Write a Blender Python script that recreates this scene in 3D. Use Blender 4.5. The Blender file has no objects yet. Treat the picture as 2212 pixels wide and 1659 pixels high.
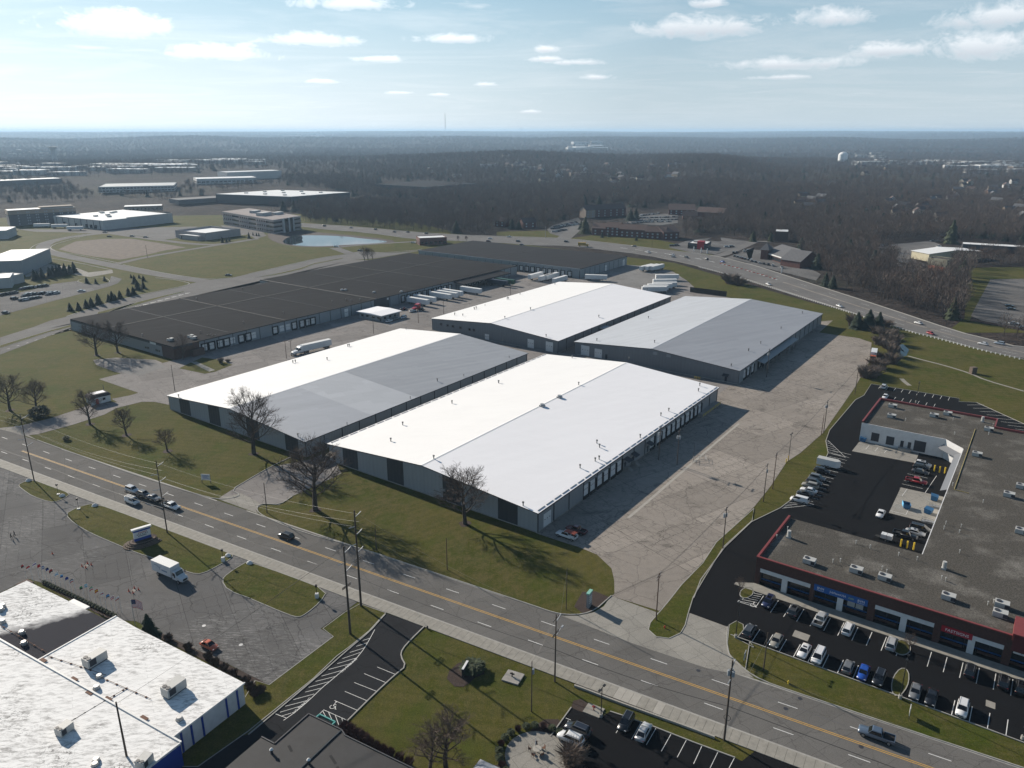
import bpy, math, random
from math import sin, cos, pi, radians, sqrt, atan2, hypot
from mathutils import Vector, Matrix
import mathutils.noise as mn
random.seed(7)
S = bpy.context.scene
COL = S.collection
D = bpy.data
# ------------------------------------------------------------------ camera, light, exposure
CAM_H = 99.0
cam = D.cameras.new('camera'); camo = D.objects.new('camera', cam); COL.objects.link(camo)
cam.sensor_width = 36.0; cam.lens = 36.0*1655/2212
cam.clip_start = 1.0; cam.clip_end = 80000
camo.location = (0, 0, CAM_H)
camo.rotation_euler = (radians(90-18.276), 0, 0)
S.camera = camo
S.render.resolution_x = 1024; S.render.resolution_y = 768
S.view_settings.view_transform = 'Standard'; S.view_settings.look = 'None'
S.view_settings.exposure = 0.7; S.view_settings.gamma = 1.0
S.view_settings.use_curve_mapping = False
try:
    S.cycles.use_denoising = True
    S.cycles.max_bounces = 5; S.cycles.diffuse_bounces = 2; S.cycles.glossy_bounces = 2
    S.cycles.transmission_bounces = 2; S.cycles.transparent_max_bounces = 6; S.cycles.volume_bounces = 0
    S.cycles.sample_clamp_indirect = 4.0
    S.cycles.caustics_reflective = False; S.cycles.caustics_refractive = False
except Exception: pass
SUN_EL, SUN_AZ = radians(24.0), radians(-45.5)      # azimuth from +Y towards +X
sun = D.lights.new('sun', 'SUN'); suno = D.objects.new('sun', sun); COL.objects.link(suno)
sun.energy = 4.6; sun.angle = radians(0.5); sun.color = (1.0, 0.91, 0.79)
suno.rotation_euler = (pi/2-SUN_EL, 0, -SUN_AZ+pi)
sd = Vector((sin(SUN_AZ)*cos(SUN_EL), cos(SUN_AZ)*cos(SUN_EL), sin(SUN_EL)))
suno.rotation_euler = sd.to_track_quat('Z', 'Y').to_euler()
W = D.worlds.new('World'); S.world = W; W.use_nodes = True

class NT:
    """small node-tree writer"""
    def __init__(s, tree): s.t = tree; s.N = tree.nodes; s.L = tree.links
    def n(s, typ, inp=None, **kw):
        nd = s.N.new(typ)
        for k, v in kw.items(): setattr(nd, k, v)
        for k, v in (inp or {}).items():
            sk = nd.inputs[k]
            if isinstance(v, bpy.types.NodeSocket): s.L.new(v, sk)
            elif isinstance(v, bpy.types.Node): s.L.new(v.outputs[0], sk)
            else:
                if hasattr(sk.default_value, '__len__') and len(sk.default_value) == 4 and len(v) == 3: v = (*v, 1)
                sk.default_value = v
        return nd
    def math(s, op, a, b=0.5, clamp=False):
        return s.n('ShaderNodeMath', {0: a, 1: b}, operation=op, use_clamp=clamp).outputs[0]
    def mr(s, v, a, b, c=0.0, d=1.0):
        return s.n('ShaderNodeMapRange', {0: v, 1: a, 2: b, 3: c, 4: d}).outputs[0]
    def mix(s, f, a, b, bt='MIX'):
        nd = s.N.new('ShaderNodeMix'); nd.data_type = 'RGBA'; nd.blend_type = bt
        for i, v in ((0, f), (6, a), (7, b)):
            if isinstance(v, bpy.types.NodeSocket): s.L.new(v, nd.inputs[i])
            else: nd.inputs[i].default_value = (*v, 1) if (i > 0 and len(v) == 3) else v
        return nd.outputs[2]
    def noise(s, vec, scale, detail=4, rough=.55, dist=0):
        return s.n('ShaderNodeTexNoise', {'Vector': vec, 'Scale': scale, 'Detail': detail, 'Roughness': rough, 'Distortion': dist}).outputs[0]
    def pos(s, rot=0.0, scale=(1, 1, 1), loc=(0, 0, 0)):
        g = s.n('ShaderNodeNewGeometry')
        return s.n('ShaderNodeMapping', {'Vector': g.outputs['Position'], 'Rotation': (0, 0, rot), 'Scale': scale, 'Location': loc}).outputs[0]

# sky: clear winter sky with thin cirrus and scattered low cumulus, bright towards the sun
w = NT(W.node_tree); W.node_tree.nodes.clear()
sky = w.n('ShaderNodeTexSky', sky_type='NISHITA', sun_disc=False, sun_elevation=SUN_EL, sun_rotation=SUN_AZ,
          altitude=250, air_density=1.0, dust_density=.6, ozone_density=1.0)
tc = w.n('ShaderNodeTexCoord').outputs['Generated']
sx = w.n('ShaderNodeSeparateXYZ', {0: tc})
X, Y, Z = sx.outputs
elev = Z
zc = w.math('MAXIMUM', w.math('ADD', Z, 0.035), 0.02)
pl = w.n('ShaderNodeCombineXYZ', {0: w.math('DIVIDE', X, zc), 1: w.math('DIVIDE', Y, zc), 2: 0.0}).outputs[0]
cirr = w.noise(w.n('ShaderNodeMapping', {'Vector': pl, 'Rotation': (0, 0, .5), 'Scale': (.6, .8, 1)}).outputs[0], .5, 9, .68, 1.6)
cirr = w.mr(cirr, .46, .9, 0, .5)
cum = w.noise(w.n('ShaderNodeMapping', {'Vector': pl, 'Location': (3.3, 1.1, 0), 'Scale': (.8, 1.1, 1)}).outputs[0], .85, 9, .6, .3)
cum = w.mr(cum, .615, .74)
# the larger clouds of the picture, each at its own bearing and height in the sky (azimuth deg, elevation deg, half sizes deg)
CL = [(-25.0, 6.17, 3.46, 0.93), (-19.5, 4.73, 3.18, 0.55), (-13.4, 5.7, 2.79, 0.5), (-4.0, 5.9, 2.41, 0.37), (-10.6, 7.93, 3.36, 0.55), (-9.3, 4.61, 2.07, 0.26), (12.7, 6.44, 4.14, 0.94), (20.8, 6.71, 2.12, 0.74), (2.5, 5.28, 0.89, 0.32), (4.3, 4.45, 1.84, 0.26), (2.4, 4.66, 1.34, 0.23), (18.4, 4.12, 4.22, 0.5), (29.2, 4.69, 3.51, 1.02), (29.9, 6.28, 2.99, 0.94), (6.1, 3.49, 1.14, 0.21), (-2.0, 3.06, 0.84, 0.18), (-5.2, 2.39, 0.77, 0.15), (-12.9, 3.16, 1.05, 0.18), (13.2, 7.86, 1.42, 0.38), (24.5, 4.75, 2.33, 0.58), (17.9, 3.34, 1.73, 0.2), (1.3, 1.27, 0.78, 0.15), (-7.6, 2.5, 0.96, 0.15)]
az = w.n('ShaderNodeMath', {0: X, 1: Y}, operation='ARCTAN2').outputs[0]
el = w.n('ShaderNodeMath', {0: Z}, operation='ARCSINE').outputs[0]
edge = w.math('SUBTRACT', w.noise(w.n('ShaderNodeMapping', {'Vector': tc, 'Scale': (1, 1, 1.7)}).outputs[0], 34, 10, .68, .4), .5)
big = None; under = None
for a, e, ha, he in CL:
    dx = w.math('DIVIDE', w.math('SUBTRACT', az, radians(a)), radians(ha))
    dy = w.math('DIVIDE', w.math('SUBTRACT', el, radians(e)), radians(he))
    dyl = w.math('MULTIPLY', dy, w.mr(dy, -.2, .2, 1.7, 1.0))
    r = w.math('SQRT', w.math('ADD', w.math('MULTIPLY', dx, dx), w.math('MULTIPLY', dyl, dyl)))
    m = w.mr(w.math('ADD', r, w.math('MULTIPLY', edge, 3.0)), 1.15, .35)
    sh = w.math('MULTIPLY', m, w.mr(dy, .35, -.45))
    big = m if big is None else w.math('MAXIMUM', big, m)
    under = sh if under is None else w.math('MAXIMUM', under, sh)
sdv = w.n('ShaderNodeVectorMath', {0: tc, 1: tuple(sd)}, operation='DOT_PRODUCT').outputs['Value']
glow = w.mr(sdv, .55, 1.0)
hz = w.mix(glow, (3.3, 3.75, 4.0), (6.3, 6.7, 6.9))
up = w.mix(w.mr(Z, .1, .55, .75, .06), w.mix(1.0, sky.outputs[0], (.31, .36, .41), 'MULTIPLY'), w.mix(glow, (1.5, 2.65, 3.45), (2.3, 4.0, 4.9)))
c0 = w.mix(w.mr(Z, -.01, .19, .97, 0.0), up, hz)
ccol = w.mix(glow, (4.3, 4.5, 4.7), (7.6, 7.8, 7.9))
hi = w.mr(Z, .15, .6, 1, .15)
c1 = w.mix(w.math('MULTIPLY', cirr, hi), c0, ccol)
c2 = w.mix(w.math('MULTIPLY', w.math('MULTIPLY', cum, hi), w.mr(Z, .02, .12, .25, .7)), c1, ccol)
c3 = w.mix(w.math('MULTIPLY', big, .85), c2, w.mix(under, w.mix(1.0, ccol, (1.12, 1.12, 1.12), 'MULTIPLY'), w.mix(1.0, ccol, (.72, .75, .8), 'MULTIPLY')))
bg = w.n('ShaderNodeBackground', {'Color': c3, 'Strength': 0.12})
w.L.new(bg.outputs[0], w.n('ShaderNodeOutputWorld').inputs[0])

# ------------------------------------------------------------------ frames of reference on the ground
CO = Vector((6.58, 176.55)); CTH = radians(35.5)
CU = Vector((sin(CTH), cos(CTH))); CW = Vector((CU.y, -CU.x))
def C(u, w_): p = CO+CU*u+CW*w_; return (p.x, p.y)           # warehouse / strip-mall grid
CR = pi/2-CTH                                                 # z rotation that turns +X into the u axis
RO = Vector((-29.6, 155.6)); RTH = radians(119.83)
RS = Vector((sin(RTH), cos(RTH))); RN = Vector((-RS.y, RS.x))
def R(s, t): p = RO+RS*s+RN*t; return (p.x, p.y)              # street: s along, t across
RR = pi/2-RTH
# ------------------------------------------------------------------ mesh and object helpers
class MB:
    def __init__(s): s.v = []; s.f = []; s.m = []
    def add(s, vs, fs, mi=0):
        o = len(s.v); s.v += [tuple(p) for p in vs]
        for f in fs: s.f.append([o+i for i in f]); s.m.append(mi)
        return s
    def box(s, x0, x1, y0, y1, z0, z1, mi=0):
        return s.add([(x0, y0, z0), (x1, y0, z0), (x1, y1, z0), (x0, y1, z0), (x0, y0, z1), (x1, y0, z1), (x1, y1, z1), (x0, y1, z1)],
              [(3, 2, 1, 0), (4, 5, 6, 7), (0, 1, 5, 4), (1, 2, 6, 5), (2, 3, 7, 6), (3, 0, 4, 7)], mi)
    def prism(s, poly, z0, z1, mi=0, side=None, bottom=True):
        poly = ccw(poly); n = len(poly)
        z0f = z0 if callable(z0) else (lambda p: z0); z1f = z1 if callable(z1) else (lambda p: z1)
        vs = [(*p[:2], z0f(p)) for p in poly]+[(*p[:2], z1f(p)) for p in poly]
        s.add(vs, [tuple(range(n, 2*n))]+([tuple(range(n-1, -1, -1))] if bottom else []), mi)
        s.add(vs, [(i, (i+1) % n, n+(i+1) % n, n+i) for i in range(n)], mi if side is None else side)
        return s
    def sheet(s, poly, z, mi=0):
        poly = ccw(poly); return s.add([(*p[:2], z) for p in poly], [tuple(range(len(poly)))], mi)
    def cyl(s, x, y, z0, z1, r0, r1=None, n=8, mi=0, x1=None, y1=None, cap=True):
        r1 = r0 if r1 is None else r1; x1 = x if x1 is None else x1; y1 = y if y1 is None else y1
        a = [(x+r0*cos(2*pi*i/n), y+r0*sin(2*pi*i/n), z0) for i in range(n)]+[(x1+r1*cos(2*pi*i/n), y1+r1*sin(2*pi*i/n), z1) for i in range(n)]
        f = [(i, (i+1) % n, n+(i+1) % n, n+i) for i in range(n)]
        if cap: f += [tuple(range(n, 2*n)), tuple(range(n-1, -1, -1))]
        return s.add(a, f, mi)
    def tube(s, pts, r, n=4, mi=0, r1=None):
        pts = [Vector(p) for p in pts]; k = len(pts); rings = []
        for i, p in enumerate(pts):
            d = (pts[min(i+1, k-1)]-pts[max(i-1, 0)])
            d = d.normalized() if d.length > 1e-9 else Vector((0, 0, 1))
            a = d.cross(Vector((0, 0, 1)) if abs(d.z) < .9 else Vector((1, 0, 0))).normalized(); b = d.cross(a)
            rr = r if r1 is None else r+(r1-r)*i/(k-1)
            rings += [p+a*(rr*cos(2*pi*j/n))+b*(rr*sin(2*pi*j/n)) for j in range(n)]
        f = []
        for i in range(k-1):
            for j in range(n): f.append((i*n+j, i*n+(j+1) % n, (i+1)*n+(j+1) % n, (i+1)*n+j))
        f += [tuple(range(n-1, -1, -1)), tuple(range((k-1)*n, k*n))]
        return s.add(rings, f, mi)
    def obox(s, c, d, L, wd, z0, z1, mi=0):
        """box centred at c, long axis along unit d"""
        c = Vector(c[:2]); d = Vector(d[:2]).normalized(); p = Vector((-d.y, d.x))
        q = [c-d*L/2-p*wd/2, c+d*L/2-p*wd/2, c+d*L/2+p*wd/2, c-d*L/2+p*wd/2]
        return s.prism([(t.x, t.y) for t in q], z0, z1, mi)
    def mesh(s, name, mats, smooth=False):
        me = D.meshes.new(name); me.from_pydata(s.v, [], s.f)
        for m in (mats if isinstance(mats, (list, tuple)) else [mats]): me.materials.append(m)
        if len(me.materials) > 1: me.polygons.foreach_set('material_index', s.m)
        if smooth: me.polygons.foreach_set('use_smooth', [True]*len(s.f))
        me.update(); return me
def ccw(p):
    a = sum(p[i][0]*p[(i+1) % len(p)][1]-p[(i+1) % len(p)][0]*p[i][1] for i in range(len(p)))
    return list(p) if a > 0 else list(p)[::-1]
def ob(name, me, parent=None, loc=None, rz=0, mats=None, smooth=False):
    if isinstance(me, MB): me = me.mesh(name, mats, smooth)
    o = D.objects.new(name, me); COL.objects.link(o)
    if parent: o.parent = parent
    if loc is not None: o.location = (*loc, 0) if len(loc) == 2 else loc
    if rz: o.rotation_euler = (0, 0, rz)
    return o
def tag(o, label, cat, group=None):
    o['label'] = label; o['category'] = cat
    if group: o['group'] = group
    return o
def thing(name, label, cat, loc=(0, 0, 0), rz=0, group=None):
    o = D.objects.new(name, None); COL.objects.link(o); o.empty_display_size = .5
    o.location = (*loc, 0) if len(loc) == 2 else loc; o.rotation_euler = (0, 0, rz)
    return tag(o, label, cat, group)
def struct(name, me, mats=None, kind='structure'):
    o = ob(name, me, mats=mats); o['kind'] = kind; return o
def kids(o): return [c for c in o.children]
def dup(o, loc=None, rz=None, parent=None, label=None, group=None, color=None):
    c = o.copy(); COL.objects.link(c)
    if parent is not None: c.parent = parent
    if loc is not None: c.location = (*loc, 0) if len(loc) == 2 else loc
    if rz is not None: c.rotation_euler = (0, 0, rz)
    if label: c['label'] = label
    if group: c['group'] = group
    if color: c.color = (*color, 1)
    for k in list(o.children): dup(k, parent=c, color=color)
    return c
def offs(pts, d, closed=False):
    """offset a polyline to its left by d"""
    n = len(pts); out = []
    for i in range(n):
        a = Vector(pts[i-1] if (i or closed) else pts[i]); b = Vector(pts[(i+1) % n] if (i < n-1 or closed) else pts[i])
        t = (b-a); t = t.normalized() if t.length > 1e-6 else Vector((1, 0))
        out.append((pts[i][0]-t.y*d, pts[i][1]+t.x*d))
    return out
def strip(mb, pts, w_, z0, z1, mi=0, closed=False):
    """solid band of width w_ centred on a polyline"""
    a = offs(pts, w_/2, closed); b = offs(pts, -w_/2, closed); n = len(pts)
    vs = [(*p, z0) for p in a]+[(*p, z0) for p in b]+[(*p, z1) for p in a]+[(*p, z1) for p in b]
    for i in range(n if closed else n-1):
        j = (i+1) % n
        mb.add([vs[i], vs[j], vs[n+i], vs[n+j], vs[2*n+i], vs[2*n+j], vs[3*n+i], vs[3*n+j]],
               [(4, 6, 7, 5), (0, 4, 5, 1), (2, 3, 7, 6)]+([(0, 2, 6, 4)] if i == 0 and not closed else [])+([(1, 5, 7, 3)] if i == n-2 and not closed else []), mi)
def flat(mb, pts, w_, z, mi=0):
    a = offs(pts, w_/2); b = offs(pts, -w_/2)
    for i in range(len(pts)-1): mb.add([(*a[i], z), (*b[i], z), (*b[i+1], z), (*a[i+1], z)], [(0, 1, 2, 3)], mi)
def smooth_line(pts, it=2, closed=False):
    for _ in range(it):
        o = [] if closed else [pts[0]]
        for i in range(len(pts) if closed else len(pts)-1):
            a, b = pts[i], pts[(i+1) % len(pts)]
            o += [(a[0]*.75+b[0]*.25, a[1]*.75+b[1]*.25), (a[0]*.25+b[0]*.75, a[1]*.25+b[1]*.75)]
        if not closed: o.append(pts[-1])
        pts = o
    return pts
def lerp2(a, b, t): return (a[0]+(b[0]-a[0])*t, a[1]+(b[1]-a[1])*t)
def inpoly(x, y, poly):
    r = False; j = len(poly)-1
    for i in range(len(poly)):
        xi, yi = poly[i][:2]; xj, yj = poly[j][:2]
        if (yi > y) != (yj > y) and x < (xj-xi)*(y-yi)/(yj-yi)+xi: r = not r
        j = i
    return r
ORD = ['first', 'second', 'third', 'fourth', 'fifth', 'sixth', 'seventh', 'eighth', 'ninth', 'tenth', 'eleventh', 'twelfth', 'thirteenth', 'fourteenth', 'fifteenth', 'sixteenth', 'seventeenth', 'eighteenth', 'nineteenth', 'twentieth']

# ------------------------------------------------------------------ materials
def mat(name, col, rough=.7, metal=0.0, spec=.4, vary=.0, vscale=1.0, bump=0.0, bscale=8.0, coat=0.0, objcol=False, rot=0, vs=(1, 1, 1)):
    m = D.materials.new(name); m.use_nodes = True; t = NT(m.node_tree); b = m.node_tree.nodes['Principled BSDF']
    b.inputs['Base Color'].default_value = (*col, 1); b.inputs['Roughness'].default_value = rough
    b.inputs['Metallic'].default_value = metal; b.inputs['Specular IOR Level'].default_value = spec
    if coat: b.inputs['Coat Weight'].default_value = coat; b.inputs['Coat Roughness'].default_value = .06
    src = None
    if objcol: src = t.n('ShaderNodeObjectInfo').outputs['Color']; t.L.new(src, b.inputs['Base Color'])
    if vary:
        p = t.pos(rot, vs); f = t.noise(p, vscale, 6, .65)
        base = src if src else (*col, 1)
        f2 = t.mr(f, .25, .75, 1-vary, 1+vary)
        c = t.n('ShaderNodeVectorMath', {0: base if src else col, 'Scale': f2}, operation='SCALE').outputs[0]
        t.L.new(c, b.inputs['Base Color'])
    if bump:
        bn = t.n('ShaderNodeBump', {'Strength': bump, 'Height': t.noise(t.pos(), bscale, 4)})
        t.L.new(bn.outputs[0], b.inputs['Normal'])
    return m
def shader(name, fn, rough=.95, spec=.06):
    m = D.materials.new(name); m.use_nodes = True; t = NT(m.node_tree); b = m.node_tree.nodes['Principled BSDF']
    b.inputs['Roughness'].default_value = rough; b.inputs['Specular IOR Level'].default_value = spec
    r = fn(t, b)
    if r is not None: t.L.new(r, b.inputs['Base Color'])
    return m
def bumpn(t, b, h, strength=.4, dist=.1):
    t.L.new(t.n('ShaderNodeBump', {'Strength': strength, 'Distance': dist, 'Height': h}).outputs[0], b.inputs['Normal'])
def grass_fn(dry=.45, leaf=.0, rot=.6):
    def fn(t, b):
        p = t.pos(); pr = t.pos(rot, (1, .12, 1))
        big = t.noise(p, .035, 4); mid = t.noise(p, .35, 5, .6); fine = t.noise(p, 5.0, 5, .8); st = t.noise(pr, 1.1, 4, .6)
        c = t.mix(t.mr(big, .35, .65), (.044, .054, .007), (.082, .076, .016))
        c = t.mix(t.mr(t.math('ADD', t.math('MULTIPLY', mid, .6), t.math('MULTIPLY', st, .4)), .40, .64, 0, dry+.25), c, (.105, .088, .036))
        c = t.mix(t.mr(st, .5, .75, 0, .4), c, (.024, .042, .008))
        c = t.mix(t.math('MULTIPLY', t.mr(t.noise(p, 1.4, 6, .72), .5, .66), .5), c, (.125, .104, .036)); c = t.mix(t.math('MULTIPLY', t.mr(t.noise(p, .09, 5, .6), .5, .66), .55), c, (.042, .066, .005))
        mw = t.math('SINE', t.math('MULTIPLY', t.n('ShaderNodeSeparateXYZ', {0: t.pos(rot*.8-.3)}).outputs[1], 2.6)); c = t.mix(t.mr(mw, -1, 1, 0, .16), c, (.022, .034, .004))
        lf = t.math('MULTIPLY', t.mr(t.noise(p, 7.5, 3, .7), .56, .68), t.mr(t.noise(p, .06, 3), .42, .62, 0, leaf))
        c = t.mix(lf, c, (.15, .085, .042))
        sp = t.mr(t.noise(p, 1.2, 6, .75), .66, .8, 0, .55); c = t.mix(sp, c, (.12, .09, .06))
        c = t.mix(1.0, c, t.n('ShaderNodeCombineXYZ', {0: t.mr(fine, .32, .68, .45, 1.6), 1: t.mr(fine, .32, .68, .45, 1.6), 2: t.mr(fine, .32, .68, .5, 1.5)}).outputs[0], 'MULTIPLY')
        bumpn(t, b, t.math('ADD', fine, mid), .7, .15)
        return c
    return fn
def pave_fn(base, joint=(4.5, 6.0), rot=-CTH, crack=.6, stain=.5, patch=.12, jdark=.35, jw=.04, tint=(1, .97, .93), fine=.3, cs=.16, grid=None, bleach=0):
    """old paving: slabs with joints, cracks, oil stains and patches"""
    def fn(t, b):
        p = t.pos(); pr = t.pos(rot)
        n1 = t.noise(p, .05, 5, .6); n2 = t.noise(p, .6, 6, .65); n3 = t.noise(p, 9, 4, .8)
        bb = [base*x for x in tint]
        c = t.mix(t.mr(n1, .3, .7), [x*.86 for x in bb], [x*1.12 for x in bb])
        c = t.mix(t.mr(n2, .45, .75, 0, stain*.6), c, [x*.62 for x in bb])
        if joint:
            wob = t.n('ShaderNodeVectorMath', {0: pr, 1: t.n('ShaderNodeVectorMath', {0: t.n('ShaderNodeTexNoise', {'Vector': p, 'Scale': .5}).outputs[1], 'Scale': .25}, operation='SCALE').outputs[0]}, operation='ADD').outputs[0]
            br = t.n('ShaderNodeTexBrick', {'Vector': wob, 'Color1': (1-patch,)*3, 'Color2': (1+patch,)*3, 'Mortar': (jdark,)*3, 'Scale': 1.0, 'Mortar Size': jw, 'Mortar Smooth': .3, 'Brick Width': joint[0], 'Row Height': joint[1]}, offset=0.0)
            c = t.mix(1.0, c, br.outputs[0], 'MULTIPLY')
        if patch:
            br = t.n('ShaderNodeTexBrick', {'Vector': pr, 'Color1': (1-patch,)*3, 'Color2': (1+patch*.7,)*3, 'Mortar': (1, 1, 1), 'Scale': 1.0, 'Mortar Size': .0, 'Brick Width': 13.0, 'Row Height': 9.0}, offset=.37)
            c = t.mix(t.mr(n1, .4, .6), c, t.mix(1.0, c, br.outputs[0], 'MULTIPLY'))
        if crack:
            dn = t.n('ShaderNodeVectorMath', {0: p, 1: t.n('ShaderNodeVectorMath', {0: t.n('ShaderNodeTexNoise', {'Vector': p, 'Scale': .4, 'Detail': 5.0}).outputs[1], 'Scale': 2.5}, operation='SCALE').outputs[0]}, operation='ADD').outputs[0]
            vo = t.n('ShaderNodeTexVoronoi', {'Vector': dn, 'Scale': cs}, feature='DISTANCE_TO_EDGE').outputs['Distance']
            vf = t.n('ShaderNodeTexVoronoi', {'Vector': dn, 'Scale': cs*3.4}, feature='DISTANCE_TO_EDGE').outputs['Distance']
            k = t.math('MAXIMUM', t.mr(vo, .13*cs, .03*cs), t.math('MULTIPLY', t.mr(vf, .28*cs, .08*cs), t.mr(t.noise(p, .045, 2), .5, .58)))
            c = t.mix(t.math('MULTIPLY', k, crack), c, [x*.22 for x in bb])
        if bleach:
            bs = t.noise(t.pos(rot+.1, (.2, 1, 1)), 2.2, 7, .8); c = t.mix(t.math('MULTIPLY', t.mr(bs, .50, .60), t.mr(t.noise(t.pos(0, (1, 1, 1), (40, 0, 0)), .03, 3), .44, .56, 0, bleach)), c, (.29, .285, .275))
        if grid:
            wg = t.n('ShaderNodeVectorMath', {0: pr, 1: t.n('ShaderNodeVectorMath', {0: t.n('ShaderNodeTexNoise', {'Vector': p, 'Scale': .9, 'Detail': 4.0}).outputs[1], 'Scale': 1.1}, operation='SCALE').outputs[0]}, operation='ADD').outputs[0]
            bg_ = t.n('ShaderNodeTexBrick', {'Vector': wg, 'Color1': (1, 1, 1), 'Color2': (.9,)*3, 'Mortar': (.2,)*3, 'Scale': 1.0, 'Mortar Size': .065, 'Mortar Smooth': .5, 'Brick Width': grid[0], 'Row Height': grid[1]}, offset=.4)
            c = t.mix(t.mr(t.noise(p, .05, 4, .6), .46, .53, 0, grid[2]), c, t.mix(1.0, c, bg_.outputs[0], 'MULTIPLY'))
        if stain:
            s_ = t.math('MULTIPLY', t.math('MAXIMUM', t.mr(t.noise(p, .11, 7, .72, .8), .57, .70), t.mr(t.noise(t.pos(rot, (.35, 1, 1), (7, 3, 0)), .16, 6, .7), .60, .70)), stain)
            c = t.mix(s_, c, [x*.26 for x in bb])
        c = t.mix(1.0, c, t.n('ShaderNodeCombineXYZ', {0: t.mr(n3, .3, .7, 1-fine, 1+fine), 1: t.mr(n3, .3, .7, 1-fine, 1+fine), 2: t.mr(n3, .3, .7, 1-fine, 1+fine)}).outputs[0], 'MULTIPLY')
        bumpn(t, b, n3, .25, .03)
        return c
    return fn
MT = {}
MT['grass'] = shader('lawn grass', grass_fn(.45, .25))
MT['leafy'] = shader('leaf strewn grass', grass_fn(.7, 1.0, -.5))
MT['field'] = shader('rough field grass', grass_fn(.75, .1, .2))
MT['yard'] = shader('old concrete yard', pave_fn(.27, (21, 13.5), crack=.45, stain=.75, patch=.10, tint=(1.03, .92, .81), jw=.07, jdark=.4, cs=.10, grid=(2.3, 3.4, .8)))
MT['yard2'] = shader('worn yard asphalt', pave_fn(.225, (17, 12), crack=.4, stain=.55, patch=.12, jdark=.6, tint=(1, .93, .88), cs=.09, grid=(4, 5, .5)))
MT['gravel'] = shader('gravel', pave_fn(.20, None, crack=0, stain=.7, patch=.0, fine=.6))
MT['lot'] = shader('weathered lot asphalt', pave_fn(.125, (18, 9), rot=-RTH, crack=.5, stain=.3, patch=.14, jdark=.5, jw=.06, tint=(1, .97, .95), cs=.06, grid=(9, 2.6, .5), bleach=.6))
MT['black'] = shader('fresh black asphalt', pave_fn(.0095, None, crack=.0, stain=.15, patch=.06, tint=(.98, 1, 1.12), fine=.35))
MT['dark'] = shader('dark sealed asphalt', pave_fn(.024, None, crack=.35, stain=.2, patch=.1, tint=(.97, 1, 1.1), fine=.3, cs=.07))
MT['street'] = shader('grey street asphalt', pave_fn(.132, (12.0, 3.75), rot=-(RTH-pi/2), crack=.30, stain=.18, patch=.05, jdark=.72, jw=.05, tint=(1, .955, .90), cs=.05))
MT['road'] = shader('far road asphalt', pave_fn(.155, None, crack=.2, stain=.2, patch=.06, tint=(1, .96, .92)))
MT['conc'] = shader('pale concrete', pave_fn(.27, (4.2, 4.2), rot=-(RTH-pi/2), crack=.25, stain=.25, patch=.06, jdark=.55, tint=(1, .95, .85)))
MT['slab'] = mat('sidewalk concrete', (.25, .235, .205), .9, vary=.22, vscale=.8)
MT['slab2'] = mat('new sidewalk concrete', (.33, .31, .275), .9, vary=.12, vscale=.8)
MT['kerb'] = mat('kerb concrete', (.30, .29, .265), .9, vary=.2, vscale=1.0)
MT['soil'] = mat('bare brown soil', (.105, .078, .058), 1, vary=.5, vscale=.25, bump=.5, bscale=3)
MT['mulch'] = mat('mulch', (.040, .026, .021), 1, vary=.55, vscale=2.5, bump=.9, bscale=6)
MT['white'] = mat('white road paint', (.62, .62, .60), .7, vary=.25, vscale=1.5)
MT['yellow'] = mat('yellow road paint', (.52, .30, .05), .7, vary=.2, vscale=1.5)
# ================================================================== GROUND
def smooth01(x): x = min(1, max(0, x)); return x*x*(3-2*x)
def hgt(x, y):
    """terrain height: level around the estate, wooded swells beyond, a wide valley, then far ridges"""
    r = hypot(x, y); a = math.degrees(atan2(x, y))
    if r < 750: return 0.0
    h = smooth01((r-750)/700)*(9*mn.noise(Vector((x*.0016, y*.0016, 3.1)))-3)
    wr = smooth01((a+6)/16); wl = 1-smooth01((a+14)/10)
    cr = 2350+500*mn.noise(Vector((a*.06, 1.7, 0)))
    h += (22+20*mn.noise(Vector((a*.11, .3, 4))))*math.exp(-((r-cr)/600)**2)*(1-.55*wl)*(1-smooth01((a-14)/6))
    h -= (6*wr+10)*smooth01((r-2700)/900)*(1-smooth01((r-5200)/2200))
    h += (40+34*mn.noise(Vector((a*.13, 7.7, 0))))*math.exp(-((r-7400-900*mn.noise(Vector((a*.08, 9.7, 0))))/1500)**2)*(.7+.5*wl)
    h += (70+5*mn.noise(Vector((a*.16, 3.3, 0))))*smooth01((r-9000)/7500)
    h += (14+22*mn.noise(Vector((a*.33, 5.3, 1))))*math.exp(-((r-12500)/1600)**2)
    h += 13*smooth01((r-16500)/4500)*(1+.35*mn.noise(Vector((a*.5, 8.8, 0))))
    h += 26*smooth01((r-7000)/3000)*mn.noise(Vector((x*.00035, y*.00035, 5)))
    return h
def terrain_fn(t, b):
    p = t.pos(); n1 = t.noise(p, .0018, 6, .6); n2 = t.noise(p, .012, 6, .7); n3 = t.noise(p, .11, 5, .75)
    c = t.mix(t.mr(n2, .35, .65), (.030, .024, .021), (.056, .044, .037))
    c = t.mix(t.mr(n1, .55, .66, 0, .5), c, (.060, .060, .028))
    c = t.mix(t.mr(t.noise(p, .006, 4), .62, .70, 0, .6), c, (.026, .034, .018))
    c = t.mix(1.0, c, t.n('ShaderNodeCombineXYZ', {0: t.mr(n3, .3, .7, .5, 1.4), 1: t.mr(n3, .3, .7, .5, 1.4), 2: t.mr(n3, .3, .7, .55, 1.4)}).outputs[0], 'MULTIPLY')
    bumpn(t, b, t.math('ADD', n3, n2), 1.0, 6.0)
    return c
MT['terrain'] = shader('wooded terrain', terrain_fn, 1.0, .1)
rad = [0, 20, 120, 300, 600, 760]+[760*(24000/760)**(i/72) for i in range(1, 73)]
angs = [-180, -150, -120, -95, -80, -65, -52]+[-45+i*1.0 for i in range(91)]+[52, 65, 80, 95, 120, 150]
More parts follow.
